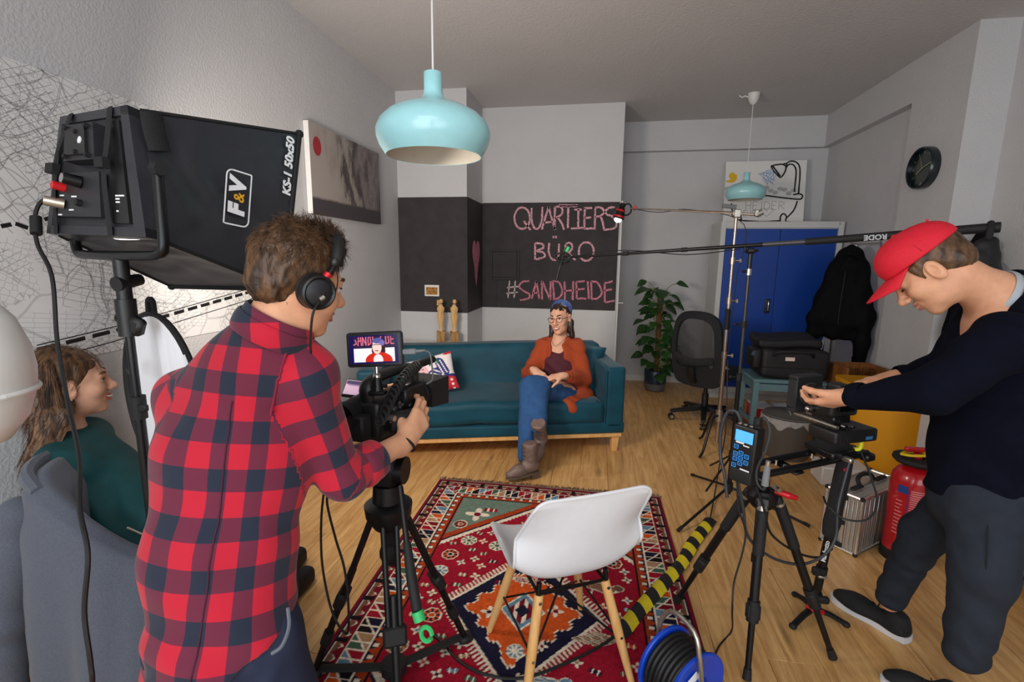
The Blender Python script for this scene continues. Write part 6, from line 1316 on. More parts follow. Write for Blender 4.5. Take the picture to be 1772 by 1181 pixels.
# ---------------------------------------------------------------- man in the checked shirt (left foreground)
fw1 = nrm((-.3, .95, 0)); rt1 = nrm((.95, .3, 0)); Y1 = 1.03
N1 = np.array(P(478, 566, Y1)); H1 = np.array(P(513, 476, 1.035)); pv = np.array(P(392, 1105, .9)); md = np.array(P(384, 960, .94)); cst = np.array(P(408, 790, 1.0)); up1 = np.array(P(442, 672, 1.03))
sR = np.array(P(530, 652, 1.05)); sL = np.array(P(330, 690, 1.03)); eR = np.array(P(592, 828, 1.12)); wR = np.array(P(703, 762, 1.36)); eL = sL + V3(-.02, .2, -.24); wL = np.array(CM @ Vector((-.075, -.02, -.02)))
H1 = H1 + V3(-.008, .02, -.02); F1 = Fr(H1, V3(.52, .83, -.26), roll((0, 0, 1), (.52, .83, -.26), radians(6)), 1.02)
kR, kL = pv + V3(.14, .1, -.40), pv + V3(-.12, .14, -.40); kR[2] = kL[2] = .075; fR, fL = kR + V3(.0, -.42, .0), kL + V3(-.03, -.42, 0)
p1 = thing('person', 'man in a red and navy checked shirt with headphones operating the video camera', 'person', (pv[0], pv[1], 0))
m_skin1 = skin('skin_fair', '#d9a07e')
def hipsdir(a, b): return nrm(b - a)
hf = nrm(P(738, 708, 1.46) - Vector(wR)); hn = nrm(V3(-.75, .25, -.3))
body = [Limb(pv, md, .13, .12, .04, flat=(fw1, 1.3)), Limb(md, cst, .12, .135, .05, flat=(fw1, 1.35)), Limb(cst, up1, .135, .1, .05, flat=(fw1, 1.4)), Limb(sL, sR, .05, .05, .04), Limb(up1, N1, .075, .064, .05), Limb(N1, F1.p(0, -.02, -.03), .06, .06, .03), Limb(sR, eR, .05, .042, .03), Limb(eR, wR, .043, .03, .02), Limb(sL, eL, .05, .042, .03), Limb(eL, wL, .043, .03, .02), Limb(pv + rt1 * .09, kR, .075, .05, .04), Limb(pv - rt1 * .09, kL, .075, .05, .04), Limb(kR, fR, .05, .04, .02), Limb(kL, fL, .05, .04, .02)] + head_prims(F1)
body += hand_prims(wR, hf, hn, (0, 0, 1), [(.35, .5, .4), (.35, .55, .4), (.4, .6, .4), (.5, .6, .4)], 1.06, thumb=(.7, .5, .6, .7, -.1, .7))
body += hand_prims(wL, (.2, .95, .05), (.9, -.1, .1), (0, 0, 1), [(.4, .5, .3)] * 4, 1.05)
soft('body', body, .0042, m_skin1, p1)
m_hair1 = hairmat('hair_brown', '#33241a', '#6a4c33'); face_parts(p1, F1, M('lip_pink', '#b3705f', .5), m_hair1, .6)
# plaid shirt
def plaid_mat():
    m = bpy.data.materials.new('checked_flannel'); m.use_nodes = True; N = m.node_tree.nodes; L = m.node_tree.links; b = N['Principled BSDF']; b.inputs['Roughness'].default_value = .85; b.inputs['Sheen Weight'].default_value = .15
    at = N.new('ShaderNodeAttribute'); at.attribute_name = 'weave'; sp = N.new('ShaderNodeSeparateXYZ'); L.new(at.outputs['Vector'], sp.inputs[0]); st = []
    for ax in ('X', 'Y'):
        fr_ = N.new('ShaderNodeMath'); fr_.operation = 'FRACT'; L.new(sp.outputs[ax], fr_.inputs[0]); g = N.new('ShaderNodeMath'); g.operation = 'GREATER_THAN'; g.inputs[1].default_value = .53; L.new(fr_.outputs[0], g.inputs[0]); st.append(g)
    ad = N.new('ShaderNodeMath'); ad.operation = 'ADD'; L.new(st[0].outputs[0], ad.inputs[0]); L.new(st[1].outputs[0], ad.inputs[1]); hv = N.new('ShaderNodeMath'); hv.operation = 'MULTIPLY'; hv.inputs[1].default_value = .5; L.new(ad.outputs[0], hv.inputs[0])
    rp = N.new('ShaderNodeValToRGB'); rp.color_ramp.interpolation = 'CONSTANT'; e = rp.color_ramp.elements; e.new(.5)
    for i, (q, c) in enumerate(((0, '#be0a2c'), (.3, '#661634'), (.8, '#131e34'))): e[i].position = q; e[i].color = (*lin(c), 1)
    L.new(hv.outputs[0], rp.inputs[0]); w = N.new('ShaderNodeVectorMath'); w.operation = 'SCALE'; w.inputs['Scale'].default_value = 60; L.new(at.outputs['Vector'], w.inputs[0])
    nz = N.new('ShaderNodeTexNoise'); nz.inputs['Scale'].default_value = 3; L.new(w.outputs[0], nz.inputs['Vector']); mr = N.new('ShaderNodeMapRange'); mr.inputs[3].default_value = .75; mr.inputs[4].default_value = 1.2; L.new(nz.outputs['Fac'], mr.inputs[0])
    mx = N.new('ShaderNodeMix'); mx.data_type = 'RGBA'; mx.blend_type = 'MULTIPLY'; mx.inputs[0].default_value = 1; L.new(rp.outputs[0], mx.inputs[6]); L.new(mr.outputs[0], mx.inputs[7]); L.new(mx.outputs[2], b.inputs['Base Color'])
    bp = N.new('ShaderNodeBump'); bp.inputs['Strength'].default_value = .15; bp.inputs['Distance'].default_value = .002; L.new(nz.outputs['Fac'], bp.inputs['Height']); L.new(bp.outputs[0], b.inputs['Normal']); return m
m_plaid = plaid_mat()
hem = np.array(P(392, 1142, .86)); cuffR = eR + (wR - eR) * .36; cuffL = eL + (wL - eL) * .36
shirt = [Limb(pv - (md - pv) * .75, md, .182, .154, .04, flat=(fw1, 1.2)), Limb(md, cst, .15, .168, .06, flat=(fw1, 1.35)), Limb(cst, up1, .165, .125, .06, flat=(fw1, 1.4)), Limb(sL, up1 + V3(0, 0, .05), .072, .075, .07), Limb(sR, up1 + V3(0, 0, .05), .072, .075, .07), Limb(up1, N1, .095, .074, .05), Cut(hem, (.42, .18, -.88), .006), Cut(N1 + V3(0, 0, .012), nrm(F1.o - N1), .01),
    Limb(sR, eR, .064, .052, .035), Limb(eR, cuffR, .058, .055, .03), Limb(sL, eL, .07, .058, .035), Limb(eL, cuffL, .058, .055, .03)]
def shirtdisp(p):
    q = p + .02 * np.stack([vnoise(p * 9, 2), vnoise(p * 9, 3), vnoise(p * 9, 4)], -1)
    return .006 * vnoise(q * V3(12, 12, 7), 7) + .004 * np.sin((q @ V3(18, 8, 42)) + 3 * vnoise(p * 6, 8)) * np.clip((1.05 - p[:, 2]) * 2, 0, 1) + .004 * np.sin(q @ V3(46, 10, 30)) * np.clip((p[:, 0] + .62) * 6, 0, 1)
so, sv = soft('shirt', shirt, .0065, m_plaid, p1, shirtdisp, .012, 1)
axis = nrm(up1 - pv)
def seg_uv(p, a, b, ref, rad):
    d = nrm(b - a); t = (p - a) @ d; r = p - a - t[:, None] * d; x = nrm(ref - d * np.dot(ref, d)); y = np.cross(d, x); return np.stack([np.arctan2(r @ y, r @ x) * rad, t], -1), np.linalg.norm(r, axis=1)
def dseg(p, a, b): ab = b - a; h = np.clip((p - a) @ ab / (ab @ ab), 0, 1); return np.linalg.norm(p - a - h[:, None] * ab, axis=1)
cand = [seg_uv(sv, pv, up1, -fw1, .16)[0]]; dist = [np.minimum(np.minimum(dseg(sv, pv, md), dseg(sv, md, cst)), np.minimum(dseg(sv, cst, up1), dseg(sv, sL * .82 + sR * .18, sR * .82 + sL * .18) + .05)) - .135]
for (a, b, e) in ((sR, eR, None), (eR, wR, None), (sL, eL, None), (eL, wL, None)): cand.append(seg_uv(sv, a, b, V3(.3, -.8, .3), .062)[0] + (0, (.3 if e is None else 0))); dist.append(dseg(sv, a, b) - .06)
dist = np.stack(dist, -1); w = np.zeros(len(sv), int)
for s_, e_, w_, sg, i0 in ((sR, eR, wR, 1, 1), (sL, eL, wL, -1, 3)):
    out = nrm(rt1 * sg * .95 + nrm(e_ - s_) * .3); m = ((sv - (s_ - rt1 * sg * .045)) @ out > 0) & (np.minimum(dist[:, i0], dist[:, i0 + 1]) < .05); w[m] = i0 + ((sv[m] - e_) @ nrm(nrm(w_ - e_) + nrm(e_ - s_)) > 0)
    c_ = s_ - rt1 * sg * .045; q = sv[(np.abs((sv - c_) @ out) < .005) & (np.minimum(dist[:, i0], dist[:, i0 + 1]) < .05)]; ux = nrm(np.cross(out, (0, 0, 1))); uy = np.cross(out, ux); cq = q.mean(0); an = np.arctan2((q - cq) @ uy, (q - cq) @ ux); lp = [q[(an >= t) & (an < t + .35)].mean(0) for t in np.arange(-pi, pi - .3, .35) if ((an >= t) & (an < t + .35)).any()]; lp = [cq + (v - cq) * 1.012 for v in lp]
    put('sleeve_seam', MB().tube([Vector(v) for v in lp + lp[:1]], .0032, 6, sm=4), M('seam_crimson', '#7c1a36', .9), so, world=True)
UV = np.stack(cand, 1)[np.arange(len(sv)), w] / .108
at = so.data.attributes.new('weave', 'FLOAT_VECTOR', 'POINT'); a3 = np.zeros((len(sv), 3), np.float32); a3[:, :2] = UV; a3[:, 2] = w; at.data.foreach_set('vector', a3.ravel())
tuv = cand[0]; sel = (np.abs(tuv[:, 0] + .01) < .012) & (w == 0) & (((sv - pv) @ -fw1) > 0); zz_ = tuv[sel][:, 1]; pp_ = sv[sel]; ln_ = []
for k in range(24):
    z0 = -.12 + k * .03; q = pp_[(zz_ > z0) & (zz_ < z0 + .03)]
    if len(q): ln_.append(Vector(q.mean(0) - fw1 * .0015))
if len(ln_) > 3: put('back_pleat', MB().tube(ln_, .0017, 6, sm=2), M('pleat_seam_dark', '#4a1830', .9), so, world=True)  # thin dark seam line down the centre of the back
m_col = m_plaid
def plaidpart(o, sc=.108):
    n = len(o.data.vertices); c = np.zeros(n * 3, np.float32); o.data.vertices.foreach_get('co', c); c = c.reshape(-1, 3); ax_ = np.stack([(c[:, 0] * .9 + c[:, 1] * .43) / sc, c[:, 2] / sc, c[:, 0] * 0], -1).astype(np.float32); a = o.data.attributes.new('weave', 'FLOAT_VECTOR', 'POINT'); a.data.foreach_set('vector', ax_.ravel())
nk = nrm(F1.o - N1); plaidpart(put('collar', ringband(ringband(MB(), N1 + nk * .005, nk, fw1, .079, .079, .026, .006, .5, 2 * pi - .5), N1 - nk * .012, nk, fw1, .088, .088, .024, .006, .35, 2 * pi - .35), m_plaid, p1, world=True))
for c_, a_, b_ in ((cuffR, eR, wR), (cuffL, eL, wL)): plaidpart(put('rolled_cuff', ringband(ringband(MB(), c_ + (b_ - a_) * .03, b_ - a_, (0, 0, 1), .052, .052, .03, .008), c_ - (b_ - a_) * .06, b_ - a_, (0, 0, 1), .057, .057, .02, .007), m_plaid, p1, world=True))
m_jean1 = M('navy_trousers', '#1d2742', .8, var=.15, scale=20, bump=.15, bscale=350)
trs = [Limb(pv + V3(0, 0, .03), pv - V3(0, 0, .06), .14, .142, .05, flat=(fw1, 1.2)), Limb(pv + rt1 * .085, kR, .09, .072, .05), Limb(pv - rt1 * .085, kL, .088, .072, .05), Limb(kR, fR, .066, .055, .03), Limb(kL, fL, .066, .055, .03)]
soft('trousers', trs, .0085, m_jean1, p1, folds(.006, 13, seed=4), .012, 1)
pk = pv + rt1 * .175; put('pocket_edge', MB().tube([P(498, 1052, .83), P(500, 1085, .82), P(488, 1118, .81), P(470, 1132, .80)], .004, 6, sm=4), M('pocket_lining', '#5d646e', .8), p1, world=True)
for f in (fR, fL): put('shoe', MB().rbox(f + V3(0, -.08, -.02), (.09, .26, .09), .035, 3), m_rubber, p1, world=True)
bw = np.array(wR) - hf * .012; put('wrist_band', ringband(MB(), bw, hf, hn, .038, .034, .0045, .0035), m_rubber, p1, world=True)
# hair of the man: cap plus short strands
def hair1(p):
    q = (p - F1.o) @ F1.X.T / F1.k; return .004 * vnoise(q * V3(70, 70, 45), 3) + .003 * vnoise(q * V3(160, 160, 60), 4)
hp1 = [Blob(F1.p(0, -.021, .05), V3(.079, .099, .086) * F1.k, F1.X, .01), Blob(F1.p(0, -.055, -.005), V3(.068, .06, .062) * F1.k, F1.X, .02), Blob(F1.p(0, .03, .1), V3(.06, .055, .035) * F1.k, F1.X, .03), Cut(F1.p(0, .052, .03), F1.X[1] * .8 - F1.X[2] * .6, .01), Cut(F1.p(0, -.02, -.045), F1.X[1] * .35 - F1.X[2] * .94, .01)] + [Blob(F1.p(s * .08, .0, -.02), V3(.024, .03, .045) * F1.k, F1.X, .012, 's') for s in (-1, 1)]
ho, hv1 = soft('hair', hp1, .004, m_hair1, p1, hair1, .01)
rngv = hv1[((hv1 - F1.o) @ F1.X[2]) > -.045 * F1.k]
def root1(r):
    p = rngv[r.randint(len(rngv))]; q = (p - F1.o) / F1.k @ F1.X.T; n = nrm(q - V3(0, -.02, .03)); top = max(0, q[2] - .05) * 9
    flow = V3(-.25 * np.sign(q[0] + .01) * (q[1] + .05) * 4, -.4 - q[1] * 3, -.9 + top * 1.1) + V3(.9, .5, .7) * top * .6 * (1 if q[1] > -.03 else .4) + r.randn(3) * .35
    flow = flow - n * np.dot(flow, n) * .9; d = nrm(nrm(flow) + n * (.22 + .55 * min(1, top) * r.rand())); L = (.018 + .026 * min(1, top) * (1 + .6 * r.rand())) * 1; pts = []
    for i in range(4): pts.append(F1.p(*(q + d * L * i / 3 + n * -.003 * (i / 3) ** 2 * 2 - n * .002)))
    return [np.array(x) for x in pts]
put('hair_strands', strands(5200, root1, .00075), m_hair1, ho, world=True, ang=180)['kind'] = 'stuff'
# headphones
hp_ = thing('headphones', 'black headphones worn by the man in the checked shirt', 'headphones', F1.o); T1 = F1.m()
def hput(n, b, m, par=hp_): b.v = [T1 @ p for p in b.v]; return put(n, b, m, par, world=True)
for s in (-1, 1):
    cup = hput('ear_cup', MB().lathe([(.001, .098), (.018, .098), (.034, .115), (.038, .112), (.04, .1), (.04, .092), (.036, .09), (.001, .09)][::-1], 28, TR((0, -.002, -.006), (0, s * pi / 2, 0))), m_black); hput('ear_pad', MB().lathe([(.02, .074), (.036, .076), (.041, .084), (.038, .092), (.02, .092)], 28, TR((0, -.002, -.006), (0, s * pi / 2, 0))), m_rubber, cup)
    hput('cup_disc', MB().lathe([(.001, .1145), (.026, .1135), (.03, .11)], 24, TR((0, -.002, -.006), (0, s * pi / 2, 0))), m_house, cup); hput('yoke_arm', MB().tube([(s * .1, -.002, .012), (s * .102, .014, .04), (s * .094, .026, .07)], .006, 8, sm=3), m_blackmetal); hput('red_band', MB().cyl((s * .101, .006, .024), (s * .102, .013, .04), .0085, n=10), m_red); hput('pivot', MB().ell((s * .096, .024, .068), (.012, .012, .014), 12), m_black)
hput('headband', MB().tube([(.094 * cos(a), .027 + .008 * sin(a), .064 + .07 * sin(a)) for a in [pi * i / 20 for i in range(21)]], .014, 10, flat=((0, 1, 0), 1)), m_rubber)
hput('small_wire', MB().tube([(.104, .004, -.01), (.112, .03, .0), (.106, .035, .03), (.1, .024, .06)], .0016, 6, sm=4), m_cable); hput('wire_plug', MB().cyl((.116, .0, -.02), (.116, .008, -.012), .0055, n=10), m_steel)
a0 = F1.p(.115, .0, -.025); put('headphone_cable', MB().tube([Vector(a0), P(541, 545, .97), P(537, 590, .98), P(538, 612, .99)], .0028, 8, sm=6), m_cable, hp_, world=True)

# ---------------------------------------------------------------- woman seated on the sofa
Fq = nrm((-.28, -.96, 0)); pel = np.array(P(985, 683, 3.92)); che = np.array(P(968, 622, 3.93)); nk3 = np.array(P(969, 585, 3.92)); H3 = np.array(P(970, 551, 3.88))
sL3, sR3 = np.array(P(998, 600, 3.93)), np.array(P(940, 600, 3.93)); eR3, eL3 = np.array(P(916, 648, 3.82)), np.array(P(1010, 655, 3.84)); wR3, wL3 = np.array(P(926, 642, 3.56)), np.array(P(972, 651, 3.56))
kR3, kL3 = np.array(P(918, 668, 3.46)), np.array(P(934, 668, 3.5)); aR3 = np.array(P(908, 788, 3.2)); aL3 = np.array(P(932, 748, 3.24))
F3 = Fr(H3, V3(-.34, -.94, -.06), roll((0, 0, 1), (-.34, -.94, -.06), radians(6)), 1.06)
p3 = thing('person', 'smiling woman with glasses and a blue headscarf seated on the sofa', 'person', (pel[0], pel[1], 0)); m_skin3 = skin('skin_light', '#d6a286')
bd3 = [Limb(pel, che, .15, .15, .05, flat=(Fq, 1.2)), Limb(sL3, sR3, .055, .055, .05), Limb(che, nk3, .11, .06, .05), Limb(nk3, F3.p(0, -.02, -.03), .052, .05, .03), Limb(sL3, eL3, .05, .042, .03), Limb(eL3, wL3, .04, .027, .02), Limb(sR3, eR3, .05, .042, .03), Limb(eR3, wR3, .04, .027, .02), Limb(pel + V3(.08, 0, 0), kL3, .09, .06, .04), Limb(pel - V3(.08, 0, 0), kR3, .09, .06, .04), Limb(kL3, kL3 * .3 + aL3 * .7, .055, .035, .03), Limb(kR3, kR3 * .3 + aR3 * .7, .055, .035, .03)] + head_prims(F3, True, 1.)
bd3 += hand_prims(wR3, nrm(V3(.75, -.45, -.35)), V3(.1, .3, -1), (0, -1, .3), [(.3, .5, .3)] * 4, .92) + hand_prims(wL3, nrm(V3(-.9, -.3, -.1)), V3(0, .25, -1), (0, -1, .5), [(.35, .5, .4)] * 4, .92)
soft('body', bd3, .0048, m_skin3, p3); m_hair3 = hairmat('hair_dark_brown', '#1c120f', '#3a2720'); face_parts(p3, F3, M('lip_rose', '#b5584e', .4), m_hair3, 1., teeth=True)
m_card3 = M('rust_cardigan', '#a2401a', .9, var=.14, scale=60, bump=.3, bscale=320, stretch=(3, 3, 1)); m_top3 = M('maroon_top', '#4a1424', .8, var=.12, scale=80, bump=.2, bscale=260)
fd3 = lambda p: .006 * vnoise(p * V3(14, 14, 9), 2) + .004 * np.sin(p @ V3(40, 20, 55) + 3 * vnoise(p * 7, 5))
soft('top', [Limb(pel + V3(-.02, -.06, 0), che + V3(0, -.005, 0), .155, .15, .05, flat=(Fq, 1.15)), Limb(che + Fq * .012, (nk3 * .7 + che * .3), .135, .09, .05), Limb(sL3, sR3, .05, .05, .05), Cut(nk3 + Fq * .08 - V3(0, 0, .085), nrm(V3(0, 0, .75) + Fq * .55), .01)], .008, m_top3, p3, fd3, .01, 1)
lap = (kR3 + kL3) / 2
fr3 = Fr(che, Fq)
card = [Limb(pel + V3(.03, 0, -.02), che, .172, .16, .06, flat=(Fq, 1.15)), Limb(che, nk3, .14, .085, .05), Limb(sL3, sR3, .06, .06, .06), Limb(pel + V3(.1, -.1, -.03), pel + V3(.02, -.26, -.02), .1, .08, .06), Limb(pel + V3(-.16, .0, .0), pel + V3(-.24, -.04, -.06), .08, .05, .05), Cut(nk3 + V3(0, 0, .01), (0, 0, 1), .01)]
op = []
for i in range(6): t = i / 5; c = nk3 * (1 - t) + (pel + V3(-.06, -.12, .04)) * t; op.append(Blob(c + Fq * (.1 + .07 * sin(pi * min(1, t * 1.3))) + fr3.X[0] * (-.005), (.052 + .008 * (1 - t) - .01 * abs(t - .5), .14, .075), fr3.X, .012, 's'))
card += op + [Limb(sL3, eL3, .066, .064, .04), Limb(eL3, eL3 + (wL3 - eL3) * .72, .066, .042, .03), Limb(sR3, eR3, .066, .064, .04), Limb(eR3, eR3 + (wR3 - eR3) * .78, .066, .042, .03)]
soft('cardigan', card, .0075, m_card3, p3, fd3, .012, 1)
for e_, w_, k_ in ((eL3, wL3, .74), (eR3, wR3, .8)): put('cuff', ringband(MB(), e_ + (w_ - e_) * k_, w_ - e_, (0, 0, 1), .039, .039, .018, .005), m_card3, p3, world=True)
m_jean3 = M('blue_denim', '#1f4a7c', .85, var=.18, scale=26, bump=.2, bscale=420)
soft('jeans', [Limb(pel + V3(.09, 0, -.03), kL3 - V3(0, 0, .015), .1, .07, .05), Limb(pel - V3(.09, 0, .03), kR3 - V3(0, 0, .015), .1, .072, .05), Limb(kL3, aL3 + V3(0, 0, .02), .076, .055, .04), Cut(aL3 + V3(0, 0, -.0), (0, -.15, -1), .004), Limb(kR3, aR3 - V3(0, 0, .01), .078, .052, .04)], .0075, m_jean3, p3, folds(.005, 16, seed=6), .01, 1)
m_boot = M('taupe_leather', '#6e5a52', .5, var=.18, scale=24, bump=.1, bscale=160); m_sole = M('boot_sole', '#5b4a3e', .7)
def boot(ank, toe_dir, pitch, lab):
    f = nrm(V3(toe_dir[0], toe_dir[1], -pitch)); up = nrm(V3(0, 0, 1) - f * f[2]); B = Fr(ank - up * .075, f, up)
    soft('boot', [Limb(B.p(0, -.01, .02), B.p(0, -.015, .15), .043, .052, .03), Limb(B.p(0, -.03, -.005), B.p(0, .09, -.018), .04, .04, .04, flat=(B.X[0], 1.05)), Limb(B.p(0, .08, -.02), B.p(0, .15, -.03), .04, .026, .03), Cut(B.p(0, 0, -.045), -B.X[2], .004), Cut(B.p(0, 0, .165), B.X[2], .004)], .006, m_boot, p3, folds(.0025, 40, seed=8), .006); bo = p3.children[-1]
    T = B.m(); s = MB(); s.prism([(.03, -.06), (.04, 0), (.042, .08), (.03, .15), (0, .178), (-.03, .15), (-.042, .08), (-.04, 0), (-.03, -.06)], .014, TR((0, 0, -.056))); s.v = [T @ p for p in s.v]; put('sole', s, m_sole, bo, world=True)
    h = MB().hexa([Vector(q) for q in ((-.026, -.062, -.09), (.026, -.062, -.09), (.028, -.01, -.09), (-.028, -.01, -.09), (-.032, -.066, -.05), (.032, -.066, -.05), (.034, .0, -.05), (-.034, .0, -.05))]); h.v = [T @ p for p in h.v]; put('heel', h, m_sole, bo, world=True)
    l = MB()
    for i in range(6):
        z = .0 + i * .026; y = .075 - i * .0075 if i < 2 else .052 - i * .003; l.tube([(-.022, y - .004, z + .012), (0, y + .008, z + .018), (.022, y - .004, z + .024)], .003, 5, sm=3)
    l.v = [T @ p for p in l.v]; put('laces', l, M('lace_brown', '#3d322d', .8), bo, world=True); zz_ = MB().tube([(.046, -.01, -.02), (.05, -.005, .06), (.053, -.01, .14)], .002, 5, sm=3); zz_.v = [T @ p for p in zz_.v]; put('zip', zz_, m_rubber, bo, world=True)
boot(np.array(PZ(893, 838, 0)) + V3(.07, .09, .17), (-.75, -.5), .06, ''); boot(aL3 + V3(.005, 0, -.005), (-.12, -.85), .55, '')
# head scarf, hair, glasses, jewellery
T3 = F3.m()
def gput(n, b, m, par=p3): b.v = [T3 @ p for p in b.v]; return put(n, b, m, par, world=True)
def h3d(p): q = (p - F3.o) @ F3.X.T; return .0025 * np.sin(q[:, 0] * 130 + 5 * vnoise(q * 30, 2)) + .004 * vnoise(q * V3(60, 60, 20), 3)
soft('hair', [Blob(F3.p(0, -.02, .045), V3(.083, .104, .088), F3.X, .01), Cut(F3.p(0, .066, .066), F3.X[1] * .8 - F3.X[2] * .75, .008), Limb(F3.p(.072, -.015, -.03), F3.p(.084, .012, -.135), .028, .024, .02), Limb(F3.p(-.072, -.015, -.03), F3.p(-.086, .012, -.135), .028, .024, .02), Blob(F3.p(0, -.06, -.06), V3(.07, .04, .08), F3.X, .03)], .005, m_hair3, p3, h3d, .012)
m_scarf = M('scarf_blue', '#3f5a9a', .8, var=.5, scale=75, bump=.35, bscale=90)
def scd(p): q = (p - F3.o) @ F3.X.T; return .003 * np.sin(q[:, 1] * 150 + q[:, 2] * 60 + 4 * vnoise(q * 25, 1))
soft('headscarf', [Blob(F3.p(0, -.032, .062), V3(.083, .092, .08), F3.X, .01), Blob(F3.p(.03, -.115, .03), V3(.04, .04, .045), F3.X, .03), Cut(F3.p(0, .03, .09), F3.X[1] * .8 - F3.X[2] * .3, .006), Cut(F3.p(0, -.02, .02), -F3.X[2] * .9 + F3.X[1] * .5, .006)], .005, m_scarf, p3, scd, .006)
gl = gput('glasses', MB(), m_blackmetal) if False else None
m_gl = M('glasses_frame', '#1d1418', .35)
gb = MB()
for s in (-1, 1):
    gb.tube([(s * .033 + .024 * cos(t * pi / 9), .103 - abs(.024 * cos(t * pi / 9)) * .2, .004 + (.016 if sin(t * pi / 9) > 0 else .019) * sin(t * pi / 9)) for t in range(19)], .0016, 6); gb.tube([(s * .057, .097, .01), (s * .072, .07, .01), (s * .078, .0, .012)], .0018, 6)
gb.tube([(-.009, .103, .008), (0, .107, .01), (.009, .103, .008)], .0016, 6, sm=3); gput('glasses', gb, m_gl)
put('necklace', MB().tube([Vector(nk3 + fr3.X[0] * .06 + Fq * .06), Vector(nk3 + Fq * .11 - V3(0, 0, .05)), Vector(nk3 - fr3.X[0] * .06 + Fq * .06)], .0015, 6, sm=6), m_steel, p3, world=True)
put('bracelet', ringband(MB(), wL3 - nrm(wL3 - eL3) * .025, wL3 - eL3, (0, 0, 1), .031, .029, .004, .003), m_steel, p3, world=True); put('bracelet', ringband(MB(), wR3 - nrm(wR3 - eR3) * .02, wR3 - eR3, (0, 0, 1), .033, .031, .008, .004), M('amber_beads', '#b98a4a', .4), p3, world=True)

# ---------------------------------------------------------------- woman seated at the far left
N2 = np.array(P(108, 748, 1.36)); H2 = np.array(P(118, 664, 1.38)); pl2 = V3(-1.45, 1.33, .49); c2_ = np.array(P(158, 850, 1.36)); fq2 = nrm((.72, .69, 0)); F2 = Fr(H2, V3(.62, .78, .02), roll((0, 0, 1), (.62, .78, .02), radians(3)), 1.03)
r2 = nrm(np.cross(fq2, (0, 0, 1))); sR2 = N2 + r2 * .17 + V3(0.02, .0, -.075); sL2 = N2 - r2 * .09 + V3(0.02, .03, -.06); eR2 = sR2 + V3(.06, .06, -.26); eL2 = sL2 + V3(.0, .08, -.27); wR2 = eR2 + V3(.2, .14, .0); wL2 = eL2 + V3(.2, .1, .0)
p2_ = thing('person', 'laughing woman with long brown hair in a dark green jacket seated at left', 'person', (-1.46, 1.40, 0)); k2 = [pl2 + r2 * s * .09 + V3(.08, .39, .02) for s in (-1, 1)]; a2 = [k + V3(.02, .03, -.43) for k in k2]
bd2 = [Limb(pl2, c2_, .13, .13, .05, flat=(fq2, 1.2)), Limb(c2_, N2, .12, .055, .05), Limb(sL2, sR2, .05, .05, .05), Limb(N2, F2.p(0, -.02, -.03), .05, .048, .03), Limb(sR2, eR2, .045, .038, .03), Limb(eR2, wR2, .038, .026, .02), Limb(sL2, eL2, .045, .038, .03), Limb(eL2, wL2, .038, .026, .02)] + [Limb(pl2 + r2 * s * .08, k, .085, .055, .04) for s, k in zip((-1, 1), k2)] + [Limb(k, a, .055, .04, .03) for k, a in zip(k2, a2)] + head_prims(F2, True, 1.)
bd2 += hand_prims(wR2, (-.2, .9, -.2), (-.6, 0, -.7), (-.6, 0, .6), [(.3, .4, .3)] * 4, .9) + hand_prims(wL2, (.4, .8, -.2), (.6, 0, -.7), (.6, 0, .6), [(.3, .4, .3)] * 4, .9)
soft('body', bd2, .0042, m_skin3, p2_); m_hair2 = hairmat('hair_ombre_brown', '#33231a', '#76553a'); face_parts(p2_, F2, M('lip_rose', '#b5584e', .4), m_hair2, 1., teeth=True)
m_green2 = M('petrol_green_jacket', '#04464a', .75, var=.18, scale=16, bump=.12, bscale=200)
fd2 = lambda p: .006 * vnoise(p * V3(11, 11, 9), 2) + .004 * np.sin(p @ V3(30, 26, 50) + 3 * vnoise(p * 6, 5))
soft('jacket', [Limb(pl2 - V3(0, 0, .03), c2_, .2, .175, .06, flat=(fq2, 1.2)), Limb(c2_, N2 - V3(0, 0, .03), .165, .09, .06), Limb(sL2, sR2, .072, .078, .07), Limb(sR2, eR2, .082, .075, .04), Limb(eR2, wR2 - V3(0, .03, 0), .07, .05, .03), Limb(sL2, eL2, .075, .065, .04), Limb(eL2, wL2 - V3(0, .03, 0), .065, .045, .03), Cut(N2 + V3(0, 0, .012), nrm(nrm(H2 - N2) + V3(0, 0, 1.5)), .01)], .0075, m_green2, p2_, fd2, .012, 1)
put('collar', ringband(MB(), N2 - nrm(H2 - N2) * .005, H2 - N2, fq2, .075, .075, .02, .007, .4, 2 * pi - .4), m_green2, p2_, world=True); put('pocket_zip', MB().tube([P(214, 913, 1.2), P(228, 919, 1.2), P(243, 926, 1.2)], .004, 6), m_steel, p2_, world=True)
soft('trousers', [Limb(pl2 + V3(0, 0, -.02), k, .12, .075, .05) for k in k2] + [Limb(k, a, .072, .055, .03) for k, a in zip(k2, a2)], .01, m_jean1, p2_, None, 0, 1)
for a in a2: put('shoe', MB().rbox((a[0], a[1] + .06, .045), (.08, .24, .085), .03, 3), m_rubber, p2_, world=True)
b_ = Vector(F2.p(.083, -.004, -.035)); put('earring', MB().ell(b_, .004, 10), m_steel, p2_, world=True)
def h2d(p): q = (p - F2.o) @ F2.X.T; return .003 * np.sin(q[:, 0] * 200 + q[:, 1] * 160 + 4 * vnoise(q * 18, 2)) + .003 * vnoise(p * V3(70, 70, 9), 3)
hr2 = [Blob(F2.p(0, -.022, .045), V3(.081, .1, .087) * F2.k, F2.X, .01), Blob(F2.p(0, -.06, -.02), V3(.075, .06, .09), F2.X, .03)]
pa = [F2.p(.0, -.085, -.02), np.array(P(96, 730, 1.29)), np.array(P(72, 790, 1.24)), np.array(P(54, 828, 1.22))]
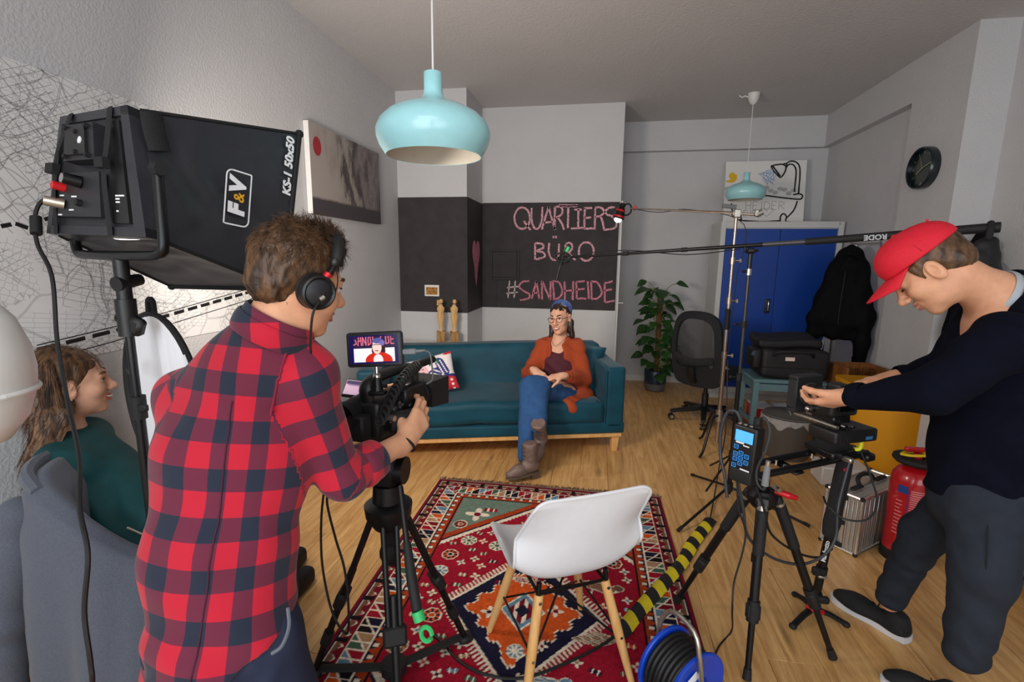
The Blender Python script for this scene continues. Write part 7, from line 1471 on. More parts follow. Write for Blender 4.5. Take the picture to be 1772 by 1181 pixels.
for i in range(3): hr2.append(Limb(pa[i], pa[i + 1], (.07, .058, .042)[i], (.058, .042, .018)[i], .03, flat=(nrm(V3(.77, -.64, 0)) * 0 + nrm(V3(-.75, .66, 0)), 1.6)))
hr2 += [Limb(F2.p(-.06, -.0, -.05), F2.p(-.06, .03, -.17), .03, .025, .03), Limb(F2.p(-.06, .03, -.17), np.array(P(222, 770, 1.40)), .025, .012, .03), Limb(F2.p(.06, -.03, -.02), F2.p(.06, -.025, -.14), .022, .02, .02), Blob(F2.p(.084, -.004, -.006), V3(.02, .024, .036), F2.X, .008, 's'), Cut(F2.p(0, .055, .04), F2.X[1] * .88 - F2.X[2] * .48, .008)]
ho2, hv2 = soft('hair', hr2, .0045, m_hair2, p2_, h2d, .008)
def root2(r):
    if r.rand() < .45:
        a = r.uniform(-1.4, 1.4); q = V3(.082 * sin(a) * .95, -.03 - .07 * cos(a) * r.rand(), .1 - .1 * r.rand()); p = F2.p(*q); off = r.uniform(-.04, .04); pts = [p]
        for k in (1, 2, 3): t = r.uniform(.75, 1.0) if k == 3 else 1; pts.append(pts[-1] + ((pa[k] + V3(.77, .64, 0) * off * (1.1 - .2 * k) + V3(.5, -.55, 0) * .035) - pts[-1]) * t)
        return [np.array(x) for x in [pts[0], pts[0] * .55 + pts[1] * .45 + V3(.5, -.55, .1) * .015, pts[1], pts[2], pts[3]]]
    p = hv2[r.randint(len(hv2))]; q = (p - F2.o) @ F2.X.T; n = nrm(q - V3(0, -.02, .02)); g = V3(.35 * np.sign(q[0]) * (q[2] > .09), -.5, -1) + r.randn(3) * .05; g = g - n * np.dot(n, g) * (1.08 if q[2] > -.03 else .2); d = nrm(g)
    if q[1] > .03 and q[2] < .07: return []
    L = .045; return [F2.p(*(q + n * (.0015 - .012 * (i / 3) ** 2 * (q[2] > -.02)) + d * L * i / 3)) for i in range(4)]
put('hair_strands', strands(2600, root2, .0009), m_hair2, ho2, world=True, ang=180)['kind'] = 'stuff'
p2_.location.x += .014
# fleece jacket draped over her chair
m_fleece = M('grey_fleece', '#555a66', .95, var=.16, scale=220, bump=.3, bscale=400, sheen=.2)
fj = thing('fleece_jacket', 'grey fleece jacket draped over the back of the left shell chair', 'jacket', wc2.location, wc2.rotation_euler.z)
spine = smooth_path([(-.16, -.3, .80), (.02, -.3, .835), (.14, -.29, .825), (.235, -.2, .74), (.265, -.08, .62), (.275, .06, .55), (.27, .2, .5)], 6)
def drape(u, v):
    "u along the chair edge (back, then near side), v from the inside over the edge and down"
    k = u * (len(spine) - 1); i = min(int(k), len(spine) - 2); p = spine[i].lerp(spine[i + 1], k - i); t = (spine[min(i + 2, len(spine) - 1)] - spine[max(i - 1, 0)]); t.z = 0; t.normalize(); o = Vector((t.y, -t.x, 0))
    prof = [(-.075, -.3), (-.04, -.05), (.0, .018), (.035, .0), (.06, -.12), (.075, -.34), (.08, -.58)]; q = v * (len(prof) - 1); j = min(int(q), len(prof) - 2); a = prof[j]; c = prof[j + 1]; f = q - j; dx = a[0] + (c[0] - a[0]) * f; dz = a[1] + (c[1] - a[1]) * f; low = .12
    z = p.z + dz if dz > -.1 else p.z - .1 + (dz + .1) * (p.z - .1 - low) / .48
    w = max(0, v - .5); fold = w * (.035 * sin(u * 21 + 1) + .02 * sin(u * 43 + v * 4)); return Vector((p.x, p.y, z)) + o * (dx + fold) + t * (.02 * sin(v * 6 + u * 9) * w)
do = put('jacket_body', MB().grid(drape, 70, 40), m_fleece, fj, ang=180); md_ = do.modifiers.new('thickness', 'SOLIDIFY'); md_.thickness = .012; md_.offset = 1
def sldisp(p): return .005 * vnoise(p * V3(12, 12, 7), 3) + .003 * np.sin(p[:, 2] * 50 + 4 * vnoise(p * 6, 2))
CT = Matrix.Translation(wc2.location) @ Matrix.Rotation(wc2.rotation_euler.z, 4, 'Z'); cl = lambda x, y, z: np.array(CT @ Vector((x, y, z)))
soft('sleeve', [Limb(cl(.14, -.36, .76), cl(.16, -.43, .45), .05, .058, .03), Limb(cl(.16, -.43, .45), cl(.17, -.44, .12), .058, .048, .03)], .008, m_fleece, fj, sldisp, .01, 1)
put('sleeve_cuff', ringband(MB(), cl(.17, -.44, .08), (0, 0, 1), (0, 1, 0), .045, .036, .03, .008), m_fleece, fj, world=True)
zp = [drape(.93, v / 10) + Vector((.014, -.006, 0)) for v in range(5, 11)]; put('zip', MB().tube(zp, .004, 6, sm=3), m_rubber, fj); put('zip_pull', MB().box(zp[-1] + Vector((.01, -.01, -.03)), (.008, .005, .04), .002, (0, .5, 0)), m_steel, fj)
put('jacket_collar', MB().tube([(-.1, -.33, .84), (0, -.345, .855), (.1, -.34, .85), (.17, -.3, .82)], .02, 8, sm=4, flat=((0, 0, 1), 1.3)), m_fleece, fj)

# ---------------------------------------------------------------- man in the red cap (right)
f4 = nrm((-.85, .52, 0)); r4 = nrm(np.cross(f4, (0, 0, 1))); F4 = Fr(P(1608, 468, 1.75), V3(-.585, .264, -.766), V3(-.697, .314, .643), 1.03)
N4 = np.array(P(1722, 512, 1.74)); hp4 = np.array(P(1706, 835, 1.76)); ws4 = np.array(P(1722, 735, 1.76)); ch4 = np.array(P(1752, 630, 1.76)); u4 = np.array(P(1752, 565, 1.75))
sL4 = np.array(P(1735, 592, 1.56)); sR4 = np.array(P(1705, 556, 1.93)); eL4 = np.array(P(1618, 676, 1.58)); wL4 = np.array(P(1466, 687, 1.78)); eR4 = np.array(P(1630, 645, 1.98)); wR4 = np.array(P(1548, 655, 1.96))
kR4 = np.array(P(1598, 925, 1.95)); aR4 = np.array(P(1540, 1042, 2.02)); kL4 = np.array(P(1702, 985, 1.62)); aL4 = np.array(P(1672, 1130, 1.6))
p4 = thing('person', 'man in a red cap, navy sweater and grey jeans bending over the second camera', 'person', (hp4[0], hp4[1], 0))
bd4 = [Limb(hp4, ws4, .11, .11, .04), Limb(ws4, ch4, .12, .14, .05, flat=(f4, 1.25)), Limb(ch4, u4, .14, .11, .05), Limb(sL4, sR4, .055, .055, .05), Limb(u4, N4, .09, .066, .05), Limb(N4, F4.p(0, -.03, -.05), .062, .062, .04), Limb(sL4, eL4, .05, .042, .03), Limb(eL4, wL4, .042, .03, .02), Limb(sR4, eR4, .05, .042, .03), Limb(eR4, wR4, .042, .03, .02), Limb(hp4 + r4 * .07 - V3(0, 0, .08), kR4, .06, .05, .04), Limb(hp4 - r4 * .07 - V3(0, 0, .08), kL4, .06, .05, .04), Limb(kR4, aR4, .055, .038, .03), Limb(kL4, aL4, .055, .038, .03)] + head_prims(F4, False, .5)
bd4 += hand_prims(wL4, nrm(np.array(P(1422, 700, 1.86)) - wL4), (-.15, .75, .3), (0, 0, 1), [(.35, .6, .4), (.35, .6, .4), (.4, .65, .4), (.4, .65, .4)], 1.04, thumb=(.75, .55, .2, .8, .3, .4)) + hand_prims(wR4, nrm(np.array(P(1490, 660, 1.93)) - wR4), (0, -.3, -1), (0, -1, .3), [(.15, .25, .2)] * 4, 1.04)
soft('body', bd4, .0042, m_skin1, p4); face_parts(p4, F4, M('lip_pink', '#b3705f', .5), m_hair1, .5, eyes=False)
for s in (-1, 1): eb = MB().tube([F4.p(s * .018, .086, .006), F4.p(s * .027, .0895, .0025), F4.p(s * .036, .0885, .003), F4.p(s * .044, .0815, .006)], [.0012, .0022, .0022, .0012], 6, sm=3); put('eyelashes', eb, m_iris, p4, world=True)
m_knit = M('navy_sweater', '#0a0d1a', .95, var=.15, scale=40, bump=.15, bscale=380, spec=.1)
fd4 = lambda p: .005 * vnoise(p * V3(11, 11, 9), 2) + .004 * np.sin(p @ V3(34, 20, 40) + 3 * vnoise(p * 6, 5))
soft('sweater', [Limb(hp4 + V3(0, 0, -.05), ws4, .157, .152, .06, flat=(r4, 1.0)), Limb(ws4, ch4, .152, .172, .06, flat=(f4, 1.12)), Limb(ch4, u4, .172, .135, .06), Limb(u4, N4 - nrm(N4 - u4) * .03, .12, .085, .05), Limb(sL4, sR4, .082, .082, .06), Cut(hp4 + V3(0, 0, -.06), (-.1, 0, -1), .006), Cut(N4 - nrm(F4.o - N4) * .01, nrm(F4.o - N4), .008), Limb(sL4, eL4, .08, .064, .04), Limb(eL4, eL4 + (wL4 - eL4) * .88, .064, .041, .03), Limb(sR4, eR4, .078, .064, .04), Limb(eR4, eR4 + (wR4 - eR4) * .8, .064, .043, .03)], .0075, m_knit, p4, fd4, .012, 1)
nk4 = nrm(F4.o - N4); put('undershirt_collar', ringband(MB(), N4 - nk4 * .004, nk4, f4, .078, .078, .014, .005), M('undershirt_grey', '#a7acb2', .9), p4, world=True); put('sweater_neckband', ringband(MB(), N4 - nk4 * .022, nk4, f4, .088, .088, .014, .007), m_knit, p4, world=True)
put('chain', MB().tube([Vector(N4 + nk4 * .05 + f4 * .0 - r4 * .068), Vector(N4 + nk4 * .02 - r4 * .076 + f4 * .02), Vector(N4 - nk4 * .0 - r4 * .06 + f4 * .055)], .0012, 6, sm=5), m_steel, p4, world=True)
for w_, e_ in ((wL4, eL4), (wR4, eR4)): put('sleeve_cuff', ringband(MB(), e_ + (w_ - e_) * (.86 if w_ is wL4 else .8), w_ - e_, (0, 0, 1), .041, .041, .022, .005), m_knit, p4, world=True)
rg_ = wL4 + nrm(np.array(P(1422, 700, 1.86)) - wL4) * .1
m_jean4 = M('grey_denim', '#2b3039', .9, var=.16, scale=22, bump=.2, bscale=420, spec=.15)
def fd4j(p): return .004 * vnoise(p * V3(12, 12, 8), 2) + .0025 * np.sin(p[:, 2] * 75 + 6 * vnoise(p * 8, 5)) * np.clip(1.2 - np.abs(p[:, 2] - .22) * 4, 0, 1) + .0018 * np.sin(p[:, 2] * 60 + p[:, 0] * 40 + 4 * vnoise(p * 9, 6))
soft('jeans', [Limb(hp4 + V3(0, 0, .02), hp4 - V3(0, 0, .06), .146, .148, .06), Limb(hp4 + r4 * .08 - V3(0, 0, .05), kR4, .1, .07, .05), Limb(kR4, aR4 + V3(0, 0, .03), .07, .055, .04), Limb(hp4 - r4 * .08 - V3(0, 0, .05), kL4, .108, .08, .03), Limb(kL4, aL4 + V3(0, 0, .0), .076, .06, .04), Cut(aR4 + V3(0, 0, -.03), (0, 0, -1), .01)], .0075, m_jean4, p4, fd4j, .014, 1)
put('side_seam', MB().tube([Vector(hp4 - r4 * .165 + V3(0, 0, -.02)), Vector((hp4 - r4 * .08) * .5 + kL4 * .5 - r4 * .098), Vector(kL4 - r4 * .083)], .002, 5, sm=5), M('seam_grey', '#16181d', .9), p4, world=True); put('rivet', MB().ell(Vector(hp4 - r4 * .15 + f4 * .03 + V3(0, 0, -.005)), .005, 8), m_steel, p4, world=True)
m_shoe = M('black_suede', '#0e0e10', .8, var=.2, scale=60, bump=.15, bscale=300); m_wsole = M('white_rubber', '#c9c9ce', .6, var=.05)
def sneaker(heel, toe, logo=False):
    h_, t_ = Vector(heel), Vector(toe); d = (t_ - h_); L = d.length; T = look(h_, d) @ TR((0, 0, 0), (0, 0, 0), (L / .29,) * 3)
    ol = [(-.03, .0), (-.034, .06), (-.032, .12), (-.044, .2), (-.036, .26), (-.012, .288), (.018, .286), (.042, .255), (.047, .2), (.036, .12), (.035, .06), (.03, 0), (0, -.008)]; q = smooth_path([(a, b, 0) for a, b in ol + ol[:1]], 3)[:-1]
    s = MB().prism([(p.x, p.y) for p in q], .026, TR((0, 0, .001))); s.v = [T @ p for p in s.v]; Bf = Fr(h_, d); k = L / .29
    up = [Limb(Bf.p(0, .035 * k, .045 * k), Bf.p(0, .04 * k, .075 * k), .034 * k, .036 * k, .03), Limb(Bf.p(0, .04 * k, .04 * k), Bf.p(0, .2 * k, .036 * k), .034 * k, .042 * k, .04, flat=(Bf.X[2], 1.1)), Limb(Bf.p(0, .18 * k, .036 * k), Bf.p(.004, .25 * k, .03 * k), .042 * k, .034 * k, .03, flat=(Bf.X[2], 1.2)), Cut(Bf.p(0, 0, .024), -Bf.X[2], .003), Cut(Bf.p(0, 0, .095 * k), nrm(Bf.X[2] - .2 * Bf.X[1]), .004)]
    o, _ = soft('sneaker', up, .006, m_shoe, p4, None, 0, 1); put('sole', s, m_wsole, o, world=True); l = MB()
    for i in range(4): y = .105 + i * .028; z = .094 - i * .011; l.tube([(-.02, y, z - .012), (0, y + .004, z), (.02, y, z - .012)], .003, 5, sm=3)
    l.v = [T @ p for p in l.v]; put('laces', l, m_rubber, o, world=True)
    if logo: b = MB().text('adidas', .03, frame(Vector(Bf.p(-.0365 * k, .045 * k, .05 * k)), Vector(-Bf.X[1]), Vector(Bf.X[2]), Vector(-Bf.X[0])), bold=.0008); put('shoe_lettering', b, M('lettering_grey', '#3a3b40', .6), o, world=True, flip=False, ang=180)
sneaker(PZ(1570, 1112, 0), PZ(1438, 1034, 0), True); sneaker(PZ(1660, 1225, 0), PZ(1522, 1178, 0))
# cap and short hair
m_cap = M('cap_red', '#d3132c', .75, var=.07, scale=60, bump=.2, bscale=420); T4 = F4.m()
def cput4(n, b, m, par=p4): b.v = [T4 @ p for p in b.v]; return put(n, b, m, par, world=True)
soft('cap', [Blob(F4.p(0, -.02, .052), V3(.086, .108, .085) * F4.k, F4.X, .01), Blob(F4.p(0, .02, .08), V3(.074, .072, .06) * F4.k, F4.X, .03), Cut(F4.p(0, .03, .05), -F4.X[2] + F4.X[1] * .06, .003)], .005, m_cap, p4); cap = p4.children[-1]
def brim(u, v):
    s = u * 2 - 1; a = s * 1.15; r0 = .088 - .01 * abs(s); out = v * (.092 * cos(a * .95) ** .6 if abs(a) < 1.5 else 0); return Vector(((.079 * sin(a)) * (1 + .02 * v), -.012 + .098 * cos(a) + out, (.056 - .016 * abs(s) ** 2 * (.4 + v) - .006 * v - .01 * v * v)))
bo = cput4('cap_brim', MB().grid(brim, 24, 8), m_cap, cap); bo.data.update(); mdf = bo.modifiers.new('thickness', 'SOLIDIFY'); mdf.thickness = .004
cput4('cap_button', MB().ell((0, -.015, .141), (.008, .008, .005), 10), m_cap, cap)
sm_ = MB()
for k in range(6):
    a = k * pi / 3 + .5; sm_.tube([(.087 * sin(a) * cos(t), -.02 + .109 * cos(a) * cos(t), .052 + .0865 * sin(t)) for t in (.1, .4, .7, 1.0, 1.3, 1.55)], .0012, 5, sm=2)
cput4('cap_seam', sm_, M('cap_red_seam', '#a90f22', .8), cap)
for k in range(3): a = k * pi / 3 + 1.05; cput4('eyelet', MB().ell((.089 * sin(a) * .72, -.02 + .111 * cos(a) * .72, .052 + .088 * .7), .004, 8), m_cap, cap)
soft('hair', [Blob(F4.p(0, -.022, .03), V3(.0785, .099, .08) * F4.k, F4.X, .01), Blob(F4.p(0, -.06, -.02), V3(.064, .055, .05) * F4.k, F4.X, .02), Limb(F4.p(.07, .026, .035), F4.p(.07, .028, -.005), .012, .008, .01), Limb(F4.p(-.07, .026, .035), F4.p(-.07, .028, -.005), .012, .008, .01), Cut(F4.p(0, .04, .03), F4.X[1] * .95 - F4.X[2] * .3, .006), Cut(F4.p(0, -.02, .055), F4.X[2], .006), Cut(F4.p(0, -.03, -.055), -F4.X[2] * .95 + F4.X[1] * .3, .02)] + [Blob(F4.p(s * .082, -.002, -.016), V3(.022, .03, .04) * F4.k, F4.X, .01, 's') for s in (-1, 1)], .0045, m_hair1, p4, lambda p: .002 * vnoise(p * 180, 3), .004)
# ================================================================== SECOND CAMERA, BOOM, LAMP, CABLES
# ---- tripod with slider
T2 = Vector((.64, 1.835, 0)); st2 = thing('photo_tripod', 'black photo tripod carrying the slider rails at right', 'tripod', T2)
for f in (Vector((.398, 2.022, .01)), Vector((.587, 1.649, .01)), Vector((.94, 1.812, .01))):
    d = (f - T2); d.z = 0; d.normalize(); top = T2 + d * .05 + Vector((0, 0, .63)); ax_ = (f - top).normalized(); a, b = top.lerp(f, .3), top.lerp(f, .62)
    l = put('leg', MB().cyl(top, b, .0165, n=14), m_tri, st2, world=True); put('foam_grip', MB().cyl(top + ax_ * .03, a, .0215, .02, 14), m_rubber, l, world=True); put('lower_leg', MB().cyl(b, f, .012, .0105, 12), m_tri, l, world=True)
    put('leg_lock', MB().box((0, 0, 0), (.05, .06, .036), .01, m=look(b, ax_, d)).cyl(b - ax_ * .04, b + ax_ * .035, .0215, n=14), m_rubber, l, world=True); put('rubber_foot', MB().cyl(f - ax_ * .04, f, .013, .016, 12), m_rubber, l, world=True); put('leg_band', MB().cyl(top + ax_ * .012, top + ax_ * .03, .0185, n=14), m_steel, l, world=True); put('leg_angle_lock', MB().box((0, 0, 0), (.05, .04, .03), .008, m=look(top, ax_, d)), m_black, l, world=True)
put('tripod_spider', MB().lathe([(.001, .59), (.035, .59), (.05, .61), (.055, .64), (.04, .66), (.001, .66)], 18, TR(T2)).cyl(T2 + Vector((0, 0, .64)), T2 + Vector((0, 0, .7)), .02, n=16), m_tri, st2, world=True)
put('centre_column', MB().cyl(T2 + Vector((0, 0, .38)), T2 + Vector((0, 0, .64)), .014, n=14).cyl(T2 + Vector((0, 0, .36)), T2 + Vector((0, 0, .39)), .018, n=12), m_tri, st2, world=True)
put('red_lever', MB().tube([T2 + Vector((.03, -.03, .668)), T2 + Vector((.07, -.05, .665)), T2 + Vector((.1, -.045, .655))], [.01, .012, .008], 10), m_red, st2, world=True); put('steel_knob', MB().cyl(T2 + Vector((.02, -.045, .69)), T2 + Vector((.03, -.07, .69)), .01, n=12), m_chrome, st2, world=True)
s0, s1 = Vector((.56, 1.80, .735)), Vector((1.03, 2.02, .775)); sd = (s1 - s0).normalized(); sn = Vector((-sd.y, sd.x, 0)).normalized(); sld = thing('camera_slider', 'black two rail camera slider on the tripod at right', 'slider', s0)
for k in (-1, 1): put('rail', MB().cyl(s0 + sn * k * .042, s1 + sn * k * .042, .013, n=14), m_blackmetal, sld, world=True)
for t in (0, 1, .36): p = s0.lerp(s1, t); put('end_block' if t in (0, 1) else 'cross_plate', MB().box((0, 0, 0), (.125, .045, .03 if t != .36 else .012), .006, m=look(p - Vector((0, 0, .014)), sd)), m_blackmetal, sld, world=True)
for t in (.05, .3, .62, .95):
    for k in (-1, 1): put('screw', MB().cyl(s0.lerp(s1, t) + sn * k * .02 + Vector((0, 0, -.01)), s0.lerp(s1, t) + sn * k * .02 + Vector((0, 0, .008)), .006, n=8), m_chrome, sld, world=True)
car = s0.lerp(s1, .74); put('carriage', MB().box((0, 0, 0), (.13, .12, .03), .006, m=look(car + Vector((0, 0, .024)), sd)), m_blackmetal, sld, world=True)
put('carriage_lock', MB().box((0, 0, 0), (.04, .02, .02), .004, m=look(car + Vector((0, 0, .012)) - sn * .075, sd)), m_steel, sld, world=True)
# support leg of the slider
mp_ = thing('monopod_support', 'black monopod with small feet holding the right end of the slider', 'monopod', (.962, 2.05, 0)); mt, mb2 = Vector((.985, 2.0, .745)), Vector((.963, 2.052, .05)); md3 = (mb2 - mt).normalized()
put('sleeve', MB().tube([mt, mt.lerp(mb2, .1), mt.lerp(mb2, .33), mt.lerp(mb2, .42), mt.lerp(mb2, .5)], [.026, .029, .029, .032, .026], 14), m_strap, mp_, world=True); put('tube', MB().cyl(mt.lerp(mb2, .48), mt.lerp(mb2, .98), .0165, n=14), m_tri, mp_, world=True); put('lever_lock', MB().cyl(mt.lerp(mb2, .72), mt.lerp(mb2, .77), .022, n=14).box(mt.lerp(mb2, .745) + Vector((-.025, -.01, 0)), (.03, .025, .035), .006), m_rubber, mp_, world=True); put('lever_lock', MB().cyl(mt.lerp(mb2, .9), mt.lerp(mb2, .96), .022, n=14).box(mt.lerp(mb2, .93) + Vector((.02, -.02, 0)), (.045, .025, .03), .006), m_rubber, mp_, world=True); put('steel_plate', MB().box(mt.lerp(mb2, .775) + Vector((0, -.018, 0)), (.035, .01, .012), .003), m_steel, mp_, world=True)
put('red_badge', MB().cyl(mt.lerp(mb2, .06) + Vector((-.006, -.027, 0)), mt.lerp(mb2, .06) + Vector((-.007, -.0305, 0)), .008, n=12), m_red, mp_, world=True)
zx = -md3; vx = Vector((-.47, -.88, 0)); vx = (vx - zx * vx.dot(zx)).normalized(); put('lettering', MB().text('Manfrotto', .024, frame(mt.lerp(mb2, .6) + vx * .0172, zx, vx.cross(zx), vx), bold=.0004), m_logo, mp_, world=True, flip=False, ang=180)
hub = Vector((.963, 2.052, .05)); put('ball_base', MB().ell(hub, (.024, .024, .02), 14), m_rubber, mp_, world=True); put('red_ring', MB().tube([hub + Vector((-.03, -.005, .0)), hub + Vector((.0, -.03, -.008)), hub + Vector((.03, -.02, -.01))], .009, 8, sm=3), m_red, mp_, world=True)
for t in (PZ(1372, 1085, .01), PZ(1464, 1082, .01), PZ(1376, 1030, .01)):
    f = put('foot', MB().tube([hub + Vector((0, 0, -.01)), hub.lerp(t, .5) + Vector((0, 0, .004)), t + Vector((0, 0, .004))], [.014, .013, .012], 10, flat=((0, 0, 1), .8)), m_tri, mp_, world=True); put('rubber_pad', MB().ell(t + Vector((0, 0, .002)), (.016, .016, .012), 10), m_rubber, f, world=True)
# ---- second camera
C2 = Vector((.885, 1.945, .985)); K2 = look(C2, (-.42, .9, -.02)); dc = thing('cinema_camera', 'compact black camera with matte box on the slider, held by the man in the cap', 'camera', C2)
def dput(n, b, m, par=dc, **k): b.v = [K2 @ p for p in b.v]; return put(n, b, m, par, world=True, **k)
LY = lambda y: Matrix(((1, 0, 0, 0), (0, 0, 1, y), (0, -1, 0, 0), (0, 0, 0, 1)))
dput('camera_body', MB().rbox((0, -.02, 0), (.13, .075, .095), .014, 3), m_black); dput('grip', MB().rbox((.055, .015, -.005), (.035, .04, .08), .014, 3), m_rubber); dput('viewfinder_hump', MB().rbox((0, -.02, .055), (.05, .06, .035), .01, 3), m_black)
ln2 = dput('lens', MB().lathe([(.001, .01), (.034, .01), (.036, .02), (.036, .06), (.041, .064), (.041, .1), (.001, .1)], 28, LY(0)), m_black); dput('focus_ring', MB().lathe([(.0415, .066), (.044, .068), (.044, .09), (.0415, .092)], 36, LY(0)), m_rubber, ln2); dput('silver_ring', MB().lathe([(.0415, .096), (.0455, .096), (.0455, .103), (.0415, .103)], 32, LY(0)), m_steel, ln2)
mbx = MB()
for (x, z, w, h) in ((0, .066, .128, .016), (0, -.066, .128, .016), (-.056, 0, .016, .116), (.056, 0, .016, .116)): mbx.box((x, .125, z), (w, .045, h), .004)
mbx.box((0, .104, 0), (.125, .006, .14), .002); dput('matte_box', mbx, M('matte_box_black', '#1b1c1f', .6, var=.1)); dput('rod_mount', MB().cyl((-.03, -.06, -.085), (-.03, .13, -.085), .0075, n=10).cyl((.03, -.06, -.085), (.03, .13, -.085), .0075, n=10), m_steel)
dput('quick_release', MB().box((0, 0, -.06), (.08, .1, .03), .005), m_blackmetal); dput('battery_pack', MB().rbox((.03, -.03, -.115), (.2, .12, .05), .01, 3), m_black); ribs_ = MB()
for i in range(6): ribs_.box((-.05 + i * .008, -.0915, -.115), (.004, .004, .035))
dput('cooling_ribs', ribs_, m_rubber)['kind'] = 'stuff'; dput('blue_badge', MB().box((.085, -.0915, -.122), (.03, .002, .012)), M('badge_blue', '#3a6a9c', .4)); dput('silver_nut', MB().cyl((-.02, -.07, -.075), (-.02, -.085, -.075), .008, n=10).cyl((.02, -.07, -.08), (.02, -.082, -.08), .006, n=10), m_chrome)
dput('hdmi_screen', MB().box((.0, -.062, .0), (.075, .006, .05), .002), M('dark_screen', '#08090b', .15)); dput('arm_knob', MB().cyl((-.085, .02, -.03), (-.06, .02, -.03), .009, n=10).ell((-.09, .02, -.03), .01, 10), m_chrome)
m_clip = M('clamp_yellow', '#d3d021', .45); yc_ = thing('spring_clamp', 'bright yellow spring clamp on the right end of the slider', 'clamp', P(1488, 758, 1.93))
put('clamp_jaw', MB().tube([P(1462, 738, 1.93), P(1480, 742, 1.93), P(1492, 746, 1.93)], .008, 8, flat=((0, 0, 1), .7)).tube([P(1478, 742, 1.93), P(1490, 758, 1.93), P(1488, 776, 1.93), P(1478, 778, 1.93)], .008, 8, sm=3), m_clip, yc_, world=True); put('clamp_tip', MB().box(P(1493, 750, 1.93), (.02, .02, .02), .003), m_clip, yc_, world=True)
# ---- recorder with the blue screen
RCC = Vector((.545, 1.755, .845)); RM = look(RCC, (.72, .69, -.05)); rd = thing('wireless_recorder', 'black recorder with lit blue screen and keys at the left end of the slider', 'recorder', RCC)
def qput(n, b, m, par=rd, **k): b.v = [RM @ p for p in b.v]; return put(n, b, m, par, world=True, **k)
m_blue = M('screen_blue', '#4d9be0', .3, emit='#4d9be0', estr=.75); m_key = M('key_blue', '#2f80c8', .35, emit='#2a78c0', estr=.35)
qput('recorder_body', MB().rbox((0, 0, 0), (.088, .055, .165), .008, 3), m_black); qput('battery_box', MB().rbox((.0, .0, -.1), (.084, .06, .05), .008, 3), m_rubber); qput('screen', MB().box((0, -.0285, .045), (.064, .002, .04)), m_blue); qput('screen_caption', MB().box((-.012, -.0296, .021), (.03, .001, .006)).box((.012, -.0296, .014), (.022, .001, .004)), m_logo)
for (x, z) in ((-.024, .003), (-.024, -.023), (-.024, -.042), (-.026, -.066), (-.004, -.016), (-.004, -.035), (-.004, -.054), (.017, -.023), (.017, -.045)):
    kb = MB()
    for (dx, dz, w, h) in ((0, .0065, .016, .0022), (0, -.0065, .016, .0022), (-.007, 0, .0022, .015), (.007, 0, .0022, .015)): kb.box((x + dx, -.0284, z + dz), (w, .002, h))
    kb.box((x, -.0284, z), (.005, .002, .002)); qput('key', kb, m_key)
qput('maker_print', MB().box((.015, -.0282, -.073), (.034, .001, .005)), m_logo)
for x in (-.03, -.01, .012): qput('top_button', MB().box((x, -.01, .084), (.013, .012, .006), .002), m_steel)
qput('top_socket', MB().cyl((.02, .01, .08), (.02, .01, .115), .013, n=12).box((.035, -.01, .088), (.02, .018, .01), .003), m_rubber); qput('mount_arm', MB().cyl((.02, .03, -.1), (.045, .05, -.12), .012, n=10), m_blackmetal)
m_gcab = M('grey_rubber_cable', '#303236', .5)
qput('signal_cable', MB().tube([(-.03, .0, .08), (-.05, -.01, .12), (-.085, -.01, .105), (-.1, -.01, .03), (-.09, -.01, -.06), (-.06, -.02, -.12), (-.04, -.02, -.2)], .0062, 10, sm=7), m_gcab); qput('loop_cable', MB().tube([(.02, .01, .11), (.05, -.005, .125), (.075, -.01, .09), (.075, -.02, .02), (.055, -.02, -.05), (.06, -.02, -.1), (.085, -.02, -.115), (.09, -.02, -.07)], .004, 8, sm=7), m_gcab)
qput('connector', MB().cyl((.088, -.02, -.1), (.088, -.02, -.03), .012, .01, 12), M('plug_grey', '#77787c', .5)); qput('connector_tip', MB().cyl((.088, -.02, -.03), (.088, -.02, -.012), .008, n=10), m_steel)
# ---- cables around the second camera
def cable(label, pts, r=.004, name='camera_cable', m=m_cable):
    c = thing(name, label, 'cable', pts[0]); put('cable', MB().tube(pts, r, 8, sm=8), m, c, world=True); return c
cable('thick grey cable drooping in a loop under the slider in front of the silver case', [P(1478, 770, 1.97), P(1462, 830, 1.94), P(1450, 880, 1.9), P(1446, 930, 1.88), P(1425, 962, 1.86), P(1385, 977, 1.83), P(1335, 965, 1.79), P(1295, 930, 1.76), P(1286, 880, 1.75), P(1276, 830, 1.75)], .0055, m=m_gcab)
cable('thin black cable curving past the silver case from the yellow clamp', [P(1486, 775, 1.95), P(1505, 820, 1.9), P(1518, 870, 1.86), P(1500, 900, 1.84), P(1460, 898, 1.85), P(1432, 875, 1.88), P(1425, 860, 1.93)], .0035)
cable('black cable hanging between the tripod legs below the recorder', [P(1300, 822, 1.77), P(1322, 880, 1.76), P(1335, 925, 1.78), P(1380, 957, 1.84), P(1418, 965, 1.9), P(1440, 950, 1.95)], .0045)
cable('long black cable from the recorder down to the floor near the cable reel', [P(1275, 832, 1.74), P(1278, 880, 1.73), P(1290, 920, 1.72), P(1284, 960, 1.71), P(1270, 1010, 1.7), P(1267, 1060, 1.68), PZ(1266, 1092, .02), PZ(1245, 1118, .006), PZ(1230, 1150, .006), PZ(1212, 1190, .006)], .0035)
cable('black cable crossing the rug from the hazard tape to the video tripod', [PZ(1076, 1092, .018), PZ(1040, 1118, .016), PZ(980, 1148, .016), PZ(905, 1174, .016), PZ(840, 1168, .016), PZ(795, 1145, .016), PZ(765, 1112, .016), PZ(745, 1095, .02)], .0055, 'floor_cable')
